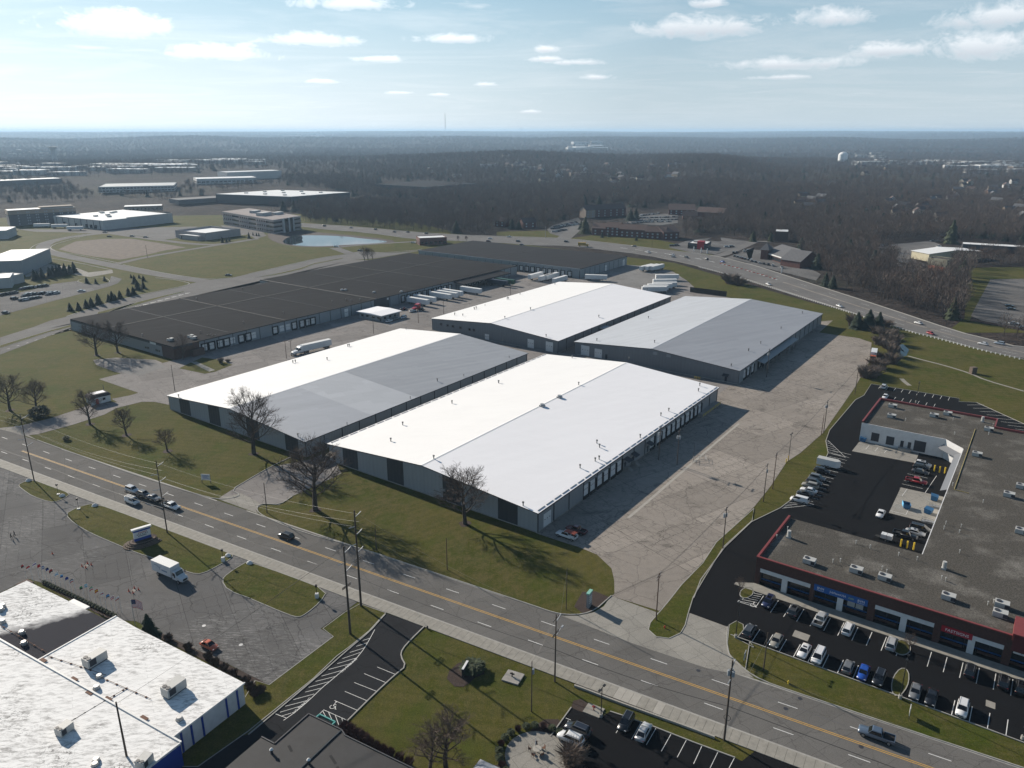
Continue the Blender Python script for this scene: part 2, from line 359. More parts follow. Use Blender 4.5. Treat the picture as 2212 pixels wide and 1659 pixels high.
g = MB(); na = len(angs)
for r in rad:
    for a in angs:
        x, y = r*sin(radians(a)), r*cos(radians(a)); g.v.append((x, y, hgt(x, y)-.06))
for i in range(len(rad)-1):
    for j in range(na):
        k = (j+1) % na; g.f.append((i*na+j, (i+1)*na+j, (i+1)*na+k, i*na+k)); g.m.append(0)
struct('ground', g, MT['terrain']).data.polygons.foreach_set('use_smooth', [True]*len(g.f))

def area(name, poly, m, z, kind='structure'):
    mb = MB(); mb.sheet(poly, z); return struct(name, mb, MT[m])
# lawns
area('lawn', [R(-420, 7), R(150, 7), R(150, 60), C(40, 130), C(190, 160), C(300, 40), C(330, -20), C(420, -150), C(440, -350), C(560, -620), (-900, 900), (-900, 420)], 'grass', -.03)
area('verge_lawn', [R(-200, -7), R(190, -7), R(190, -90), R(-200, -90)], 'grass', -.032)
area('leafy_lawn', [(-70.2, 191.1), (-62.7, 197.2), (-56.8, 206.7), (-52.6, 212.8), (-56.8, 217), (6.4, 176.3), (12.7, 172.4), (16.5, 169.3), (21.1, 165.7), (23.6, 159.3), (23.3, 153.4), (22.3, 148.7), (15.5, 149.9), (13.5, 144.7), (14.3, 141.5), (10.8, 141.7), (-3.5, 150.1), (-21.3, 159.8), (-38, 169.3), (-55, 177.5), (-64.4, 183.4), (-70.1, 188.7)], 'leafy', -.012)
area('field', [(-303, 596), (-299, 630), (-275, 683), (-243, 736), (-235, 720), (-220, 736), (-207, 708), (-189, 697), (-164, 693), (-146, 672), (-140, 655), (-160, 633), (-175, 598), (-194, 560), (-200, 543), (-212, 536), (-230, 545), (-265, 570)], 'field', -.015)
area('bare_field', [(-400, 679), (-412, 728), (-394, 748), (-368, 748), (-331, 720), (-292, 690), (-304, 669), (-308, 643), (-318, 621), (-345, 636), (-373, 655)], 'soil', -.01)
area('far_lawn', [(-483, 728), (-475, 770), (-431, 784), (-444, 753), (-450, 728), (-425, 676), (-397, 643), (-335, 596), (-301, 575), (-302, 565), (-324, 575), (-391, 612), (-421, 630)], 'field', -.014)
area('hillside_lawn', [(177.8, 396.8), (197.9, 396.8), (212.4, 373.3), (233.5, 335.2), (112.2, 144.1), (184.6, 258.2), (179, 277.8), (149, 302), (147.5, 307.1), (163, 323.4), (179.2, 343.5), (180.7, 373.3)], 'field', -.016)
area('inn_lawn', [(-16, 802), (35, 812), (58, 753), (81, 774), (133, 757), (156, 705), (153, 669), (172, 643), (163, 644), (130, 677), (93, 714), (55, 744), (31, 757), (-15, 768)], 'field', -.014)
area('pond_bank_grass', [(-231, 848), (-203, 822), (-147, 770), (-92, 736), (-111, 716), (-105, 693), (-147, 679), (-159, 690), (-209, 705), (-239, 728), (-251, 798)], 'field', -.018)
area('orchard_lawn', [(348, 582), (393, 587), (362, 537), (337, 535), (251.2, 410.3), (266.9, 387.9), (264.8, 384.5), (231.4, 384.5), (233, 394.7), (251.8, 416.3)], 'grass', -.014)

# yards and drives of the warehouse estate
area('concrete_yard', [(6.4, 176.3), (12.6, 172.1), (16.6, 169.5), (20.9, 165.9), (23.7, 159.6), (23.7, 154.4), (23.1, 149.2), (22.2, 148.2), (32, 142.6), (34.7, 146.1), (39, 152.7), (63.2, 186.1), (67.6, 191.7), (75.6, 203.6), (86.6, 221.6), (93.4, 228.6), (107.5, 246), (124, 271.5), (139.4, 295.4), (151.9, 316), (161.1, 331.2), (177.2, 364.8), (174.4, 373.3), (159, 384.7)]+[C(290, 2), C(282, -4), C(60, -4), C(2, -4)], 'yard', .02)
area('service_yard', [C(1, -222), C(1, -150), C(60, -70), C(60, -3), C(282, -3)]+[(135.4, 472.7), (121.5, 504.7), (122, 528), (119, 569), (98, 592), (87, 597)]+[C(318, -176), C(318, -228), C(300, -224)], 'yard2', .024)
area('trailer_yard', [(80, 536), (66, 525), (95, 593), (110, 580), (116, 565), (120, 536), (107, 487.3), (89.5, 498.7), (68, 523)], 'gravel', .03)
area('entrance_drive', [(-163.2, 244.6), (-156, 253.4), (-149.8, 263.9), (-148.8, 270.8), (-142.5, 277.9), (-137.6, 277.9), (-130.4, 274.3)]+[C(10, -163), C(80, -200)]+[(-129.7, 326.9), (-130.1, 315.3), (-146.1, 323.9), (-153.4, 326.5), (-162.2, 334.7), (-182.1, 338.5), (-190.8, 334.7), (-185, 326.5), (-172.5, 317), (-156.9, 307.1), (-142.8, 298.1), (-150.5, 285.5), (-155.8, 281.3), (-151.6, 277.3), (-160.6, 276.6), (-163.2, 268.3), (-167.4, 260.3), (-174.2, 252.3), (-179.8, 250.6), (-178.8, 249.1), (-168.4, 242.7)], 'yard2', .028)
area('side_drive', [(-83.4, 195.9), (-81.5, 201.3), (-78.8, 208.5), (-75.2, 217.4), (-64, 223.4), (-61.5, 227.3), (-55.6, 221.6), (-51.9, 213.1), (-56.1, 206.7), (-62.8, 197.5), (-64.9, 192.2), (-69.5, 192.9), (-70.4, 191.1), (-70.1, 188.7)], 'yard2', .026)
area('driveway_apron', [(-83.4, 195.9), (-78, 199.4), (-72.4, 195), (-69.9, 192.2), (-70.7, 189.4), (-69, 187)], 'conc', .034)
area('driveway_apron', [(-179.7, 250.5), (-174.6, 250.8), (-161.6, 240.6), (-159.5, 239.1), (-170, 245.4), (-178.8, 249.1)], 'conc', .036)
area('driveway_apron', [(10.7, 140.8), (14.2, 140.8), (17.6, 142), (20.1, 144.2), (22.2, 148.2), (31.7, 141.8), (29.6, 138.9), (28.6, 135.9), (29.6, 133.4), (32.2, 133), (35.2, 134.8), (36.6, 137.5), (38.4, 141.8), (45.3, 136.9), (43.9, 132.5), (43.3, 128.8), (43.3, 127.4), (46.1, 121.1), (37.7, 123.9), (25.2, 131)], 'conc', .038)
area('entrance_lawn', [(-146.2, 321.6), (-144.2, 332), (-142.5, 338.5), (-133.7, 335.1), (-124.5, 326.9), (-128.5, 316.5), (-131.9, 313.6)], 'grass', .05)
area('entrance_path', [(-145.3, 331.4), (-142.5, 331.8), (-129.4, 319), (-131, 316.5)], 'slab', .06)
area('leaf_gravel', [(-188.9, 334.2), (-181.8, 337.9), (-162.5, 334.2), (-153.4, 324.2), (-158.5, 310.7), (-173.5, 319)], 'gravel', .034)
mb = MB(); flat(mb, [(31.3, 184.7), (38.2, 194.3), (47.4, 207.5), (69.4, 238.8), (80.8, 254.7)], .8, .028); struct('paving_strip', mb, MT['slab2'])
# the main street
mb = MB(); mb.sheet([R(-520, -7.5), R(330, -7.5), R(330, 7.5), R(-520, 7.5)], .03); struct('street', mb, MT['street'])
mk = MB()
for t_ in (-.2, .2):
    for a_, b_ in ((-420, -166), (-150, 300)): mk.add([(*R(a_, t_-.07), .04), (*R(b_, t_-.07), .04), (*R(b_, t_+.07), .04), (*R(a_, t_+.07), .04)], [(0, 1, 2, 3)], 1)
for k in range(-34, 26):
    for t_, s0 in ((3.3, -21.6), (-3.65, -33.2)):
        s_ = s0+k*12.2; mk.add([(*R(s_, t_-.075), .04), (*R(s_+3.4, t_-.075), .04), (*R(s_+3.4, t_+.075), .04), (*R(s_, t_+.075), .04)], [(0, 1, 2, 3)], 0)
struct('street_markings', mk, [MT['white'], MT['yellow']])
gut = MB()
for a_, b_ in ((-140, -66), (-54, 28), (57, 330)): gut.sheet([R(a_, 7.1), R(b_, 7.1), R(b_, 7.5), R(a_, 7.5)], .037)
gut.sheet([R(-520, -7.5), R(330, -7.5), R(330, -7.1), R(-520, -7.1)], .037)
struct('gutter', gut, MT['kerb'])
kb = MB()
for pl_ in ([(-160.1, 239.4), (-137.1, 225.5), (-112.4, 210.7), (-90.1, 198.6), (-83.3, 195.6), (-79, 196.4), (-77.8, 198.6), (-81.6, 201.5), (-78.8, 208.5), (-75.2, 217.4), (-70.2, 225.9)],
            [(-62.7, 197.3), (-64.8, 192.3), (-68.8, 192.9), (-70.6, 192.2), (-70.5, 190.1), (-69.1, 187.4), (-64.4, 183.4), (-54.9, 177), (-38, 169), (-21.2, 159.3), (-4.4, 149.7), (4.3, 144.7), (8.8, 142), (11.7, 141.1), (15.3, 141.3), (18.2, 143), (20.9, 146.5), (22.3, 148.3)],
            [(45.3, 136.9), (43.9, 132.5), (43.3, 128.8), (43.3, 127.4), (45, 123.3), (47.5, 120.2), (52.6, 117.1), (58.4, 113.8), (69.2, 107.5), (83.8, 99.3)]+[R(190, 7.6)]):
    strip(kb, smooth_line(pl_, 1), .22, 0, .15)
struct('kerb', kb, MT['kerb'])
# sidewalk of single slabs
sw = thing('sidewalk', 'pale concrete sidewalk of slabs along the near side of the street', 'sidewalk'); sw['kind'] = 'structure'
del sw['category']
slab_a = MB(); slab_a.box(-.74, .74, -1.57, 1.57, 0, .10); me_a = slab_a.mesh('slab', MT['slab']); me_b = slab_a.mesh('slab_new', MT['slab2'])
for k in range(-112, 80):
    s_ = k*1.52; p = R(s_, -9.12); fresh = (62 < s_ < 66.5 or 68.5 < s_ < 70.5)
    ob('slab', me_b if fresh else me_a, sw, (p[0], p[1], .018+.012*mn.noise(Vector((k*.7, 0, 0)))), RR+.004*mn.noise(Vector((k*1.3, 2, 0))))
# dealership lot and the three islands between it and the street
area('dealership_lot', [R(-200, -10.75)]+[(-34, 146.2), (-40.1, 136.3), (-36.6, 133.7), (-45.7, 119.1), (-48.8, 120.6), (-48.4, 120.7), (-54.8, 124.7), (-69.8, 132.9), (-73, 134.8), (-80, 138.9), (-86.2, 139.6), (-97, 146.6), (-105.7, 152.3), (-112.7, 155.2), (-113.8, 153), (-115.6, 149.5)]+[R(-110, -40), R(-200, -40)], 'lot', .02)
def island(name, poly, z=.13, w_=.16, it=1, m='grass'):
    poly = smooth_line(ccw(poly), it, True)
    k = MB(); strip(k, poly, w_, 0, z, closed=True); struct(name+'_kerb', k, MT['kerb'])
    return area(name, poly, m, z-.03)
island('lot_island', [(-144.8, 204.1), (-145.5, 205.9), (-143.3, 208.5), (-135.1, 203.8), (-126.8, 199.2), (-127, 196.6), (-127.7, 194.3), (-129.7, 193.8), (-136.8, 197.5), (-141.8, 201.5)])
island('lot_island', [(-121.4, 186.6), (-120.8, 189.4), (-119.6, 191.5), (-116.7, 193.2), (-101.6, 184.7), (-83.8, 174.8), (-68.6, 165.9), (-68.4, 164), (-70, 161.4), (-72.8, 157.1), (-75.7, 157.4), (-81.5, 160.9), (-88.6, 164.8), (-91.8, 166.1), (-101.5, 171.8), (-109.2, 176.4), (-116.2, 181.5)])
island('lot_island', [(-67.4, 154.5), (-66.9, 157.4), (-64.6, 161.8), (-63.7, 162.5), (-52.2, 156.3), (-41.8, 150.2), (-42.5, 145.6), (-44.4, 141.5), (-45.7, 140.1), (-48.2, 141.1), (-58.8, 147.4), (-57.8, 146.9), (-64.4, 150.3)])
area('planting_strip', [(-108.7, 153.8), (-107.1, 153.9), (-96.3, 147.8), (-85.4, 141.1), (-86.3, 139.7), (-94.7, 144.7), (-108.2, 152.9)], 'mulch', .04)
area('planting_strip', [(-72.7, 134.8), (-70.8, 133.6), (-60.2, 127.7), (-52.1, 122.9), (-48.5, 120.9), (-45.6, 119), (-47.3, 118.7), (-50.8, 120.4), (-72.2, 133)], 'mulch', .044)
island('verge_island', [(-39.6, 136.3), (-36.2, 142), (-33.5, 145.1), (-27.3, 141.8), (-28.4, 139.1), (-29.8, 135.5), (-33, 130.1), (-34.8, 127.4), (-37.8, 120.9), (-45.8, 107.4), (-51.5, 99.6), (-54, 99.6), (-55.9, 103.8), (-49.1, 115.9), (-48.7, 120.3), (-45.7, 119.1), (-36.8, 133.6)], .12, .16, 0)
# dark lot in front of the low black-roofed building
area('clinic_lot', [(-27.1, 141.6), (-18.5, 137), (-20.7, 132.7), (-22.1, 129.5), (-22, 127.4), (-20.6, 124.4), (-22.3, 122.1), (-29.7, 108.7)]+[R(31, -48), R(15, -56), R(5, -75), R(-12, -70)]+[(-45.5, 106.6), (-37.7, 120.4), (-32.9, 129.5), (-29.5, 135.5), (-28.2, 139.1)], 'dark', .022)
kb = MB()
for pl_ in ([(-18.5, 136.9), (-20.7, 132.7), (-22.1, 129.5), (-22.1, 127.4), (-20.6, 124.4), (-22.3, 122.1), (-25.2, 117.2), (-29.7, 108.7)], [(-27.3, 141.4), (-28.2, 139.1), (-29.5, 135.5), (-32.9, 129.5), (-37.7, 120.4), (-45.5, 106.6)]): strip(kb, smooth_line(pl_, 1), .24, 0, .15)
struct('kerb', kb, MT['kerb'])
mk = MB()
def line(a, b, w_=.10, mi=0, z=.032): flat(mk, [a, b], w_, z, mi)
hl = [(-28.7, 136), (-29, 134), (-29.7, 130.1), (-30.3, 128.1), (-31.2, 125.6), (-32.6, 123.4), (-34.5, 120.1), (-35.5, 118.5), (-37.2, 114.9), (-38.9, 112), (-40.4, 110)]; hl = smooth_line(hl, 1)
flat(mk, hl, .12, .032)
HB = [[(-29.2, 133.1), (-30.5, 132.4)], [(-29.4, 131.7), (-31.5, 130.5)], [(-29.8, 130), (-32.4, 128.6)], [(-30.3, 128.6), (-33.5, 126.7)], [(-30.8, 126.9), (-34.2, 125.2)], [(-31.6, 125.2), (-35.5, 123.5)], [(-32.7, 123.3), (-36.4, 121.6)], [(-33.5, 121.6), (-37.2, 120.1)], [(-34.5, 120.1), (-38.1, 118.5)], [(-35.6, 118.3), (-38.4, 117.2)], [(-36.6, 116.7), (-40.1, 115.2)], [(-37.4, 115), (-41.1, 113.5)], [(-38.4, 113.5), (-41.6, 112)], [(-39.5, 111.8), (-41, 111.1)], [(-42.3, 111.6), (-40.1, 110.6)],
      [(-26.2, 124.2), (-22.4, 122.1)], [(-28.4, 122.3), (-23.7, 119.7)], [(-29.8, 119.8), (-25, 117.3)], [(-31.1, 117.4), (-26.3, 114.8)], [(-32.5, 115), (-27.7, 112.4)], [(-33.9, 112.6), (-29.1, 110)], [(-34.5, 111.4), (-33.9, 112.6)], [(-32.9, 112), (-31.8, 110)], [(-31.6, 111.4), (-30.4, 108.9)], [(-30.3, 110.7), (-29.7, 109.4)], [(-34, 112.3), (-33.2, 111)]]
for a_, b_ in HB: line(a_, b_)
struct('lot_markings', mk, [MT['white'], MT['yellow']])
# corner lot at the bottom of the picture
area('corner_lot', [(10.7, 113.2), (13.3, 111.7), (15.4, 110.4), (17.6, 112.2), (19.9, 111.1), (24.6, 108.6), (37.1, 101.5)]+[R(112, -17), R(112, -60), R(60, -60)]+[(11.5, 98.4), (11.7, 100.5), (11, 103.8), (6.4, 106.1)], 'black', .024)
area('side_street', [(41.2, 103.2), (47.7, 100.7)]+[R(128, -40), R(112, -40)]+[(37.1, 100.1)], 'black', .027)
kb = MB()
for pl_ in ([(17.6, 112.2), (19.9, 111.1), (24.6, 108.6), (31.1, 104.8), (37.1, 101.5)], [(10.7, 113.2), (6.6, 106.2)]): strip(kb, pl_, .2, 0, .14)
struct('kerb', kb, MT['kerb'])
mk = MB()
for a_, b_ in ([(27.5, 106.8), (25.1, 102.9)], [(29.9, 105.5), (27.5, 101.6)], [(32.2, 104.1), (29.9, 100.2)], [(34.6, 102.8), (32.2, 99)], [(37, 101.5), (34.4, 97.7)], [(25.1, 108.1), (22.8, 104.3)], [(22.8, 109.6), (20.5, 105.6)], [(20.4, 111.1), (18, 107)], [(8.1, 108.2), (9.1, 107.6)], [(9.5, 110.6), (10.4, 110.1)]): line(a_, b_)
struct('lot_markings', mk, [MT['white']])
area('mulch_bed', [(10.7, 113.2), (11.2, 114.9), (12.6, 115.4), (14.1, 114), (13.3, 111.7), (11.9, 112.4)], 'mulch', .03)
area('mulch_bed', [(8.2, 110.3), (5.9, 110.3), (4, 108.9), (3.2, 107.5), (-0.6, 103.8), (-1, 100.3)]+[R(45, -40)]+[(11.5, 98.4), (11.7, 100.5), (11, 103.8), (6.5, 106.2), (8.8, 109.4)], 'mulch', .028)
pa = MB(); cx, cy = (4.1, 102.1); pa.prism([(cx+5.3*cos(i*pi/16), cy+5.3*sin(i*pi/16)) for i in range(32)], 0, .07); struct('patio', pa, MT['conc'])
area('mulch_bed', [(-12.4, 120.9), (-12.1, 123.2), (-10.6, 125.3), (-8.4, 126.3), (-6.8, 126.1), (-5.4, 124.2), (-5.3, 122.2), (-7, 121.2), (-8.1, 119.6), (-9.1, 118.7), (-10.8, 118.7)], 'mulch', .02)
area('mulch_bed', [(15.9, 149.8), (18.9, 150), (21.6, 147.9), (20.4, 145.5), (17.6, 142.3), (15.3, 141.6), (13.6, 144.2)], 'mulch', .02)
# strip mall lot (on the warehouse grid)
area('mall_lot', [C(182.4, 43.6), C(182.8, 75.5), C(178.6, 75.8), C(181.5, 81.5), C(165, 98), C(150, 118), C(100, 118), C(6.0, 112), C(-11.8, 112), C(-11.6, 88), C(-12, 56), C(-13.8, 50.5)]+[(45.3, 136.9), (38.4, 141.8)]+[C(-4, 44.6), C(3.9, 43.0), C(21, 42.2), C(38, 43.2), C(50.5, 47), C(57.5, 48), C(85.4, 48.9), C(97.9, 47.8), C(108, 44.5), C(118.9, 43), C(157.6, 42.9), C(165.2, 44.4)], 'black', .026)
island('mall_island', [(31.7, 141.8), (29.3, 138.3), (28.5, 135.9), (29.7, 133.6), (32.2, 133), (35, 134.8), (36.5, 137.5), (38.2, 142), (40.5, 147.7), (45, 155.7), (53, 169.5), (64.2, 183.1), (66.8, 190.1), (51.8, 171.8), (46, 161.9), (39, 152.7), (34.7, 146.1), (32.3, 142.6)], .12, .18, 0)
kb = MB(); strip(kb, [C(-4, 44.6), C(3.9, 43.0), C(21, 42.2), C(38, 43.2), C(50.5, 47), C(57.5, 48), C(85.4, 48.9), C(97.9, 47.8), C(108, 44.5), C(118.9, 43), C(157.6, 42.9), C(165.2, 44.4), C(182.4, 43.6), C(182.8, 75.5), C(178.6, 75.8), C(181.5, 81.5), C(165, 98)], .2, 0, .15)
strip(kb, [C(-12, 56), C(-11.9, 60), C(-11.6, 88), C(-11.6, 112)], .2, 0, .15); struct('kerb', kb, MT['kerb'])
mb = MB(); mb.prism([C(6.4, 50), C(6.4, 110), C(9.6, 110), C(9.6, 53.6), C(7.4, 50)], 0, .14); struct('storefront_walk', mb, MT['slab'])
for q, sz in (((-7.2, 87.3), (4.6, 1.3)), ((4.0, 85.6), (2.6, 1.6)), ((4.8, 53.5), (2.4, 1.3))):
    pl_ = [C(q[0]+sz[0]*(1 if abs(cos(a*pi/8)) > .7 else .9)*cos(a*pi/8), q[1]+sz[1]*sin(a*pi/8)) for a in range(16)]
    island('planting_island', pl_, .14, .16, 0)
island('mall_verge', [(44, 132.1), (45.8, 137.5), (47.7, 138.9), (48.8, 137.7), (48.4, 135.9), (46.1, 133), (48.8, 130.1)]+[C(-11.9, 60)]+[(45.2, 123.6)]+[(43.3, 127.7), (43.3, 129.5)], .12, .16, 0)
mk = MB()
for k in range(19):
    if k != 11 and k != 0: line(C(.6, 57.5+2.77*k), C(6.0, 57.5+2.77*k), .13)
    if k not in (9, 10): line(C(-11.6, 57.6+2.77*k), C(-6.8, 57.6+2.77*k), .13)
for k in range(6): line(C(.7+k*.95, 53.2+.25*k), C(1.6+k*.9, 56.6), .12)
line(C(.4, 53.0), C(6, 55.0), .12); line(C(.7, 57.0), C(5.9, 57.0), .12); line(C(.4, 53), C(.7, 57), .12)
for k in range(10): line(C(177.9, 47.3+2.77*k), C(182.5, 47.3+2.77*k), .13)
for k in range(7): line(C(166.6, 52.2+2.77*k), C(170.6, 52.2+2.77*k), .13)
for k in range(9): line(C(180.2-3*k, 84+2.7*k), C(176.2-2.6*k, 78.8+2.4*k), .13)
for k in range(15): line(C(62+2.77*k, 48.6), C(62+2.77*k, 54.2), .12)
for k in range(6): line(C(99+1.9*k, 47.2-.6*k+.2), C(98.3+1.9*k, 51.5-1.1*k), .12)
line(C(98, 48), C(97.5, 53.2), .12); line(C(97.5, 53.2), C(109, 44.9), .12)
for k in range(6): line(C(51.5+1.2*k, 47.6), C(52.2+1.5*k, 53.3-1.0*(5-k)), .12)
line(C(50.6, 47.4), C(58, 54), .12); line(C(58, 54), C(59, 48.4), .12)
for k in range(4): line(C(86.8+2.9*k, 71.5), C(86.8+2.9*k, 77.0), .12)
line(C(83.3, 71.5), C(83.3, 78), .12); line(C(83.3, 78), C(99, 79), .12); line(C(44, 71), C(38, 71), .12); line(C(38, 71), C(38, 77), .12)
struct('lot_markings', mk, [MT['white'], MT['yellow']])
area('loading_pad', [C(113.6, 53.8), C(104.0, 53.7), C(105.6, 72.0), C(115.0, 71.8), C(115, 55)], 'conc', .034)
area('loading_pad', [C(84, 71.7), C(64.9, 72.0), C(64.8, 83.6), C(84.4, 83.4)], 'conc', .034)
mk = MB()
for k in range(3): line(C(108.5, 57+2.8*k), C(112.3, 57.2+2.8*k), .12, 0, .042)
line(C(66.5, 72), C(66.5, 76), .1, 0, .042); line(C(66.5, 76), C(71, 76), .1, 0, .042); line(C(78, 73), C(84, 73.4), .1, 0, .042)
struct('lot_markings', mk, [MT['white']])
# patched rectangle round a lot drain (two) and paint symbols
area('drain_patch', [C(-2.6, 66.4), C(-5.0, 66.5), C(-5, 69.6), C(-2.6, 69.5)], 'slab', .034)
area('drain_patch', [C(-3.3, 101.0), C(-5.2, 101.1), C(-5.2, 102.6), C(-3.3, 102.5)], 'slab', .034)
# boulevard with a grass median west of the warehouses
area('boulevard', [(-238.6, 343.3), (-235.5, 378.6), (-231.3, 399.5), (-231, 419.8)]+[C(28, -330), C(160, -329), C(310, -332)]+[(-129, 619), (-111, 629), (-82, 667), (-79, 683), (-82, 676), (-110, 660), (-132, 667), (-139, 655), (-139, 651), (-159, 629), (-174, 595), (-192, 556), (-199, 540), (-211, 533), (-219.4, 518.2), (-221.4, 505.9), (-242.2, 468.5), (-250, 419.9), (-253.8, 410.6), (-254.5, 395.7), (-258.4, 374.5)], 'road', .02)
def median(poly): island('median', poly, .12, .18, 0, 'field')
median([(-248.8, 359.4), (-243, 383.4), (-236.5, 403.4), (-233.3, 414.2), (-232.1, 440.5), (-228.8, 459.8), (-227.9, 457.8), (-228.6, 433.5), (-231, 419.8), (-233.7, 398.2), (-239.6, 385.8), (-245.5, 354.2)])
median([(-238.2, 431.1), (-229, 455.7), (-220.1, 479), (-213.5, 492), (-212.5, 489.7), (-218, 474.1), (-225.6, 448.3), (-234.5, 423.8)])
median([(-183, 541), (-171, 558), (-161, 580), (-156, 603), (-139, 630), (-138, 627), (-155, 597), (-159, 574), (-170, 553)])
median([(-110, 657), (-97, 665), (-78, 674), (-78, 670), (-97, 660)])
kb = MB()
for pl_ in ([(-250.4, 420.5), (-242.6, 469.2), (-221.8, 506.7), (-218.9, 516.9), (-224, 523), (-236, 532), (-253, 540)], [(-199, 540), (-211, 533), (-244, 550), (-303, 596)], [(-307, 601), (-360, 643), (-391, 662), (-410, 683), (-420, 705), (-423, 732), (-425, 774)], [(-300, 572), (-352, 612), (-396, 639), (-418, 665), (-431, 690), (-440, 720), (-437, 757), (-431, 784)], [(-192, 556), (-174, 595), (-159, 629), (-139, 651)]):
    strip(kb, smooth_line(pl_, 1), .5, 0, .16)
struct('kerb', kb, MT['kerb'])
mb = MB(); flat(mb, smooth_line([(-210, 525), (-259, 555), (-298, 584), (-351, 624), (-387, 652), (-411, 676), (-427, 701), (-436, 729), (-435, 757), (-426, 779), (-414, 793)], 2), 11.5, .026); struct('cross_street', mb, MT['road'])
mb = MB(); flat(mb, smooth_line([(-423, 800), (-382, 770), (-333, 736), (-289, 708), (-267, 708), (-247, 748), (-248, 748)], 2), 8, .03); flat(mb, smooth_line([(-310, 601), (-302, 636), (-277, 690), (-247, 748)], 1), 6.5, .033); struct('service_road', mb, MT['road'])
mb = MB(); flat(mb, [(-159, 688), (-149, 672), (-138, 654)], 9, .026); flat(mb, smooth_line([(-156, 691), (-135, 708), (-110, 720), (-90, 728)], 1), 6, .03); struct('service_road', mb, MT['road'])
area('truck_court', [(-531, 827), (-493, 822), (-434, 827), (-424, 832), (-343, 848), (-336, 770), (-338, 748), (-386, 779), (-429, 788), (-460, 798), (-494, 802)], 'road', .018)
area('car_park', [(-398, 802), (-360, 838), (-324, 757), (-334, 740), (-376, 774)], 'road', .022)
area('car_park', [(-322, 859), (-278, 848), (-260, 807), (-244, 770), (-248, 748), (-265, 779), (-278, 770)], 'road', .022)
area('car_park', [(-322.6, 475.7), (-315.1, 494.9), (-312.4, 517.7), (-302, 528), (-283.6, 514.5), (-278.3, 517.7), (-280, 529), (-288, 547), (-275, 536), (-269.9, 519.9), (-270.1, 507.1), (-274.7, 489), (-281.3, 463.1), (-285.6, 441.3), (-289, 422.7)], 'lot', .02)
island('car_park_island', [(-304, 529), (-300, 540), (-291, 543), (-279, 528), (-276.8, 518.8), (-282, 514.5), (-291.8, 517.7)], .13, .3, 1, 'field')
area('loading_court', [(-389, 606), (-370, 603), (-330, 580), (-312, 562), (-300, 573), (-293, 560), (-301, 543), (-333, 562), (-339, 565), (-347, 543)], 'conc', .022)
mk = MB()
for k in range(11):
    a_ = ([(-228.5, 427.7), (-207.1, 489.2)]); p0 = lerp2(a_[0], a_[1], k/11); p1 = lerp2(a_[0], a_[1], (k+.72)/11); line(p0, p1, .5, 0, .04)
    q0 = lerp2(a_[0], a_[1], (k+.5)/11); line(q0, (q0[0]-2.2, q0[1]-.6), .35, 0, .04)
for k in range(8):
    a_ = [(-241.3, 352.8), (-231.1, 395.7)]; p0 = lerp2(a_[0], a_[1], k/8); line(p0, lerp2(a_[0], a_[1], (k+.3)/8), .2, 0, .034)
struct('boulevard_markings', mk, [MT['white']])
# the wide road behind the estate
HF = [(-238, 879), (-174, 848), (-91, 793), (-43, 774), (-6, 766), (33, 757), (57, 748), (94, 716), (130, 679), (164, 648), (174, 631), (188, 593), (193, 571), (206.5, 507.1), (220.2, 445.2), (231.8, 385.3), (237.8, 373.3), (245.4, 354)]
HN = [(-230, 846), (-192, 817), (-151, 796), (-92, 742), (-63, 736), (-6, 718), (18, 701), (50, 701), (78, 676), (112, 646), (138, 601), (147, 580), (168, 528), (180.9, 482.1), (195.2, 431.9), (207, 387.9), (213.7, 375.7), (223.1, 353.3), (233.8, 335.8)]
HF = HF+[(HF[-1][0]+180, HF[-1][1]-75)]; HN = HN+[(HN[-1][0]+180, HN[-1][1]-75)]
area('highway', smooth_line(HF, 1)+smooth_line(HN, 1)[::-1], 'road', .022)
def hw(f, i0=0, i1=99):
    """line running at fraction f between the far and near edge of the highway"""
    def res(pl_, n=60):
        ds = [0]
        for i in range(1, len(pl_)): ds.append(ds[-1]+hypot(pl_[i][0]-pl_[i-1][0], pl_[i][1]-pl_[i-1][1]))
        out = []
        for k in range(n+1):
            d = ds[-1]*k/n; i = 0
            while i < len(ds)-2 and ds[i+1] < d: i += 1
            out.append(lerp2(pl_[i], pl_[i+1], (d-ds[i])/(ds[i+1]-ds[i])))
        return out
    a_, b_ = res(HF), res(HN); return [lerp2(p, q, f) for p, q in zip(a_, b_)]
kb = MB(); strip(kb, smooth_line(HF, 1), .9, 0, .16); strip(kb, smooth_line(HN, 1), .35, 0, .16); struct('kerb', kb, MT['kerb'])
mk = MB(); HL = {f: hw(f) for f in (.25, .46, .52, .75)}
for f in (.25, .75):
    for i in range(60):
        if i % 2: line(HL[f][i], lerp2(HL[f][i], HL[f][i+1], .45), .16, 0, .034)
for i in range(24, 36): line(HL[.46][i], lerp2(HL[.46][i], HL[.46][i+1], .5), .7, 0, .034)
struct('highway_markings', mk, [MT['white'], MT['yellow']])
area('median_paving', HL[.46][36:60]+HL[.52][36:60][::-1], 'yard', .03)
mb = MB(); flat(mb, [(47, 736), (61, 798), (72, 848), (82, 905)], 14, .026); flat(mb, [(166, 636), (179, 649), (205, 690), (228, 728), (244, 729)], 9, .026); struct('side_street', mb, MT['road'])
area('car_park', [(37, 822), (45, 859), (80, 943), (80, 882), (67, 798), (49, 761), (39, 788)], 'lot', .02)
area('car_park', [(144, 918), (162, 984), (209, 984), (188, 882), (163, 859), (128, 882)], 'lot', .02)
area('car_park', [(140, 690), (167, 736), (202, 761), (225, 728), (191, 676), (172, 649), (156, 655)], 'lot', .02)
area('car_park', [(175, 630), (217, 690), (206, 680), (217, 673), (226, 587), (225, 555), (212, 530), (205, 549), (184, 605), (188, 604)], 'lot', .021)
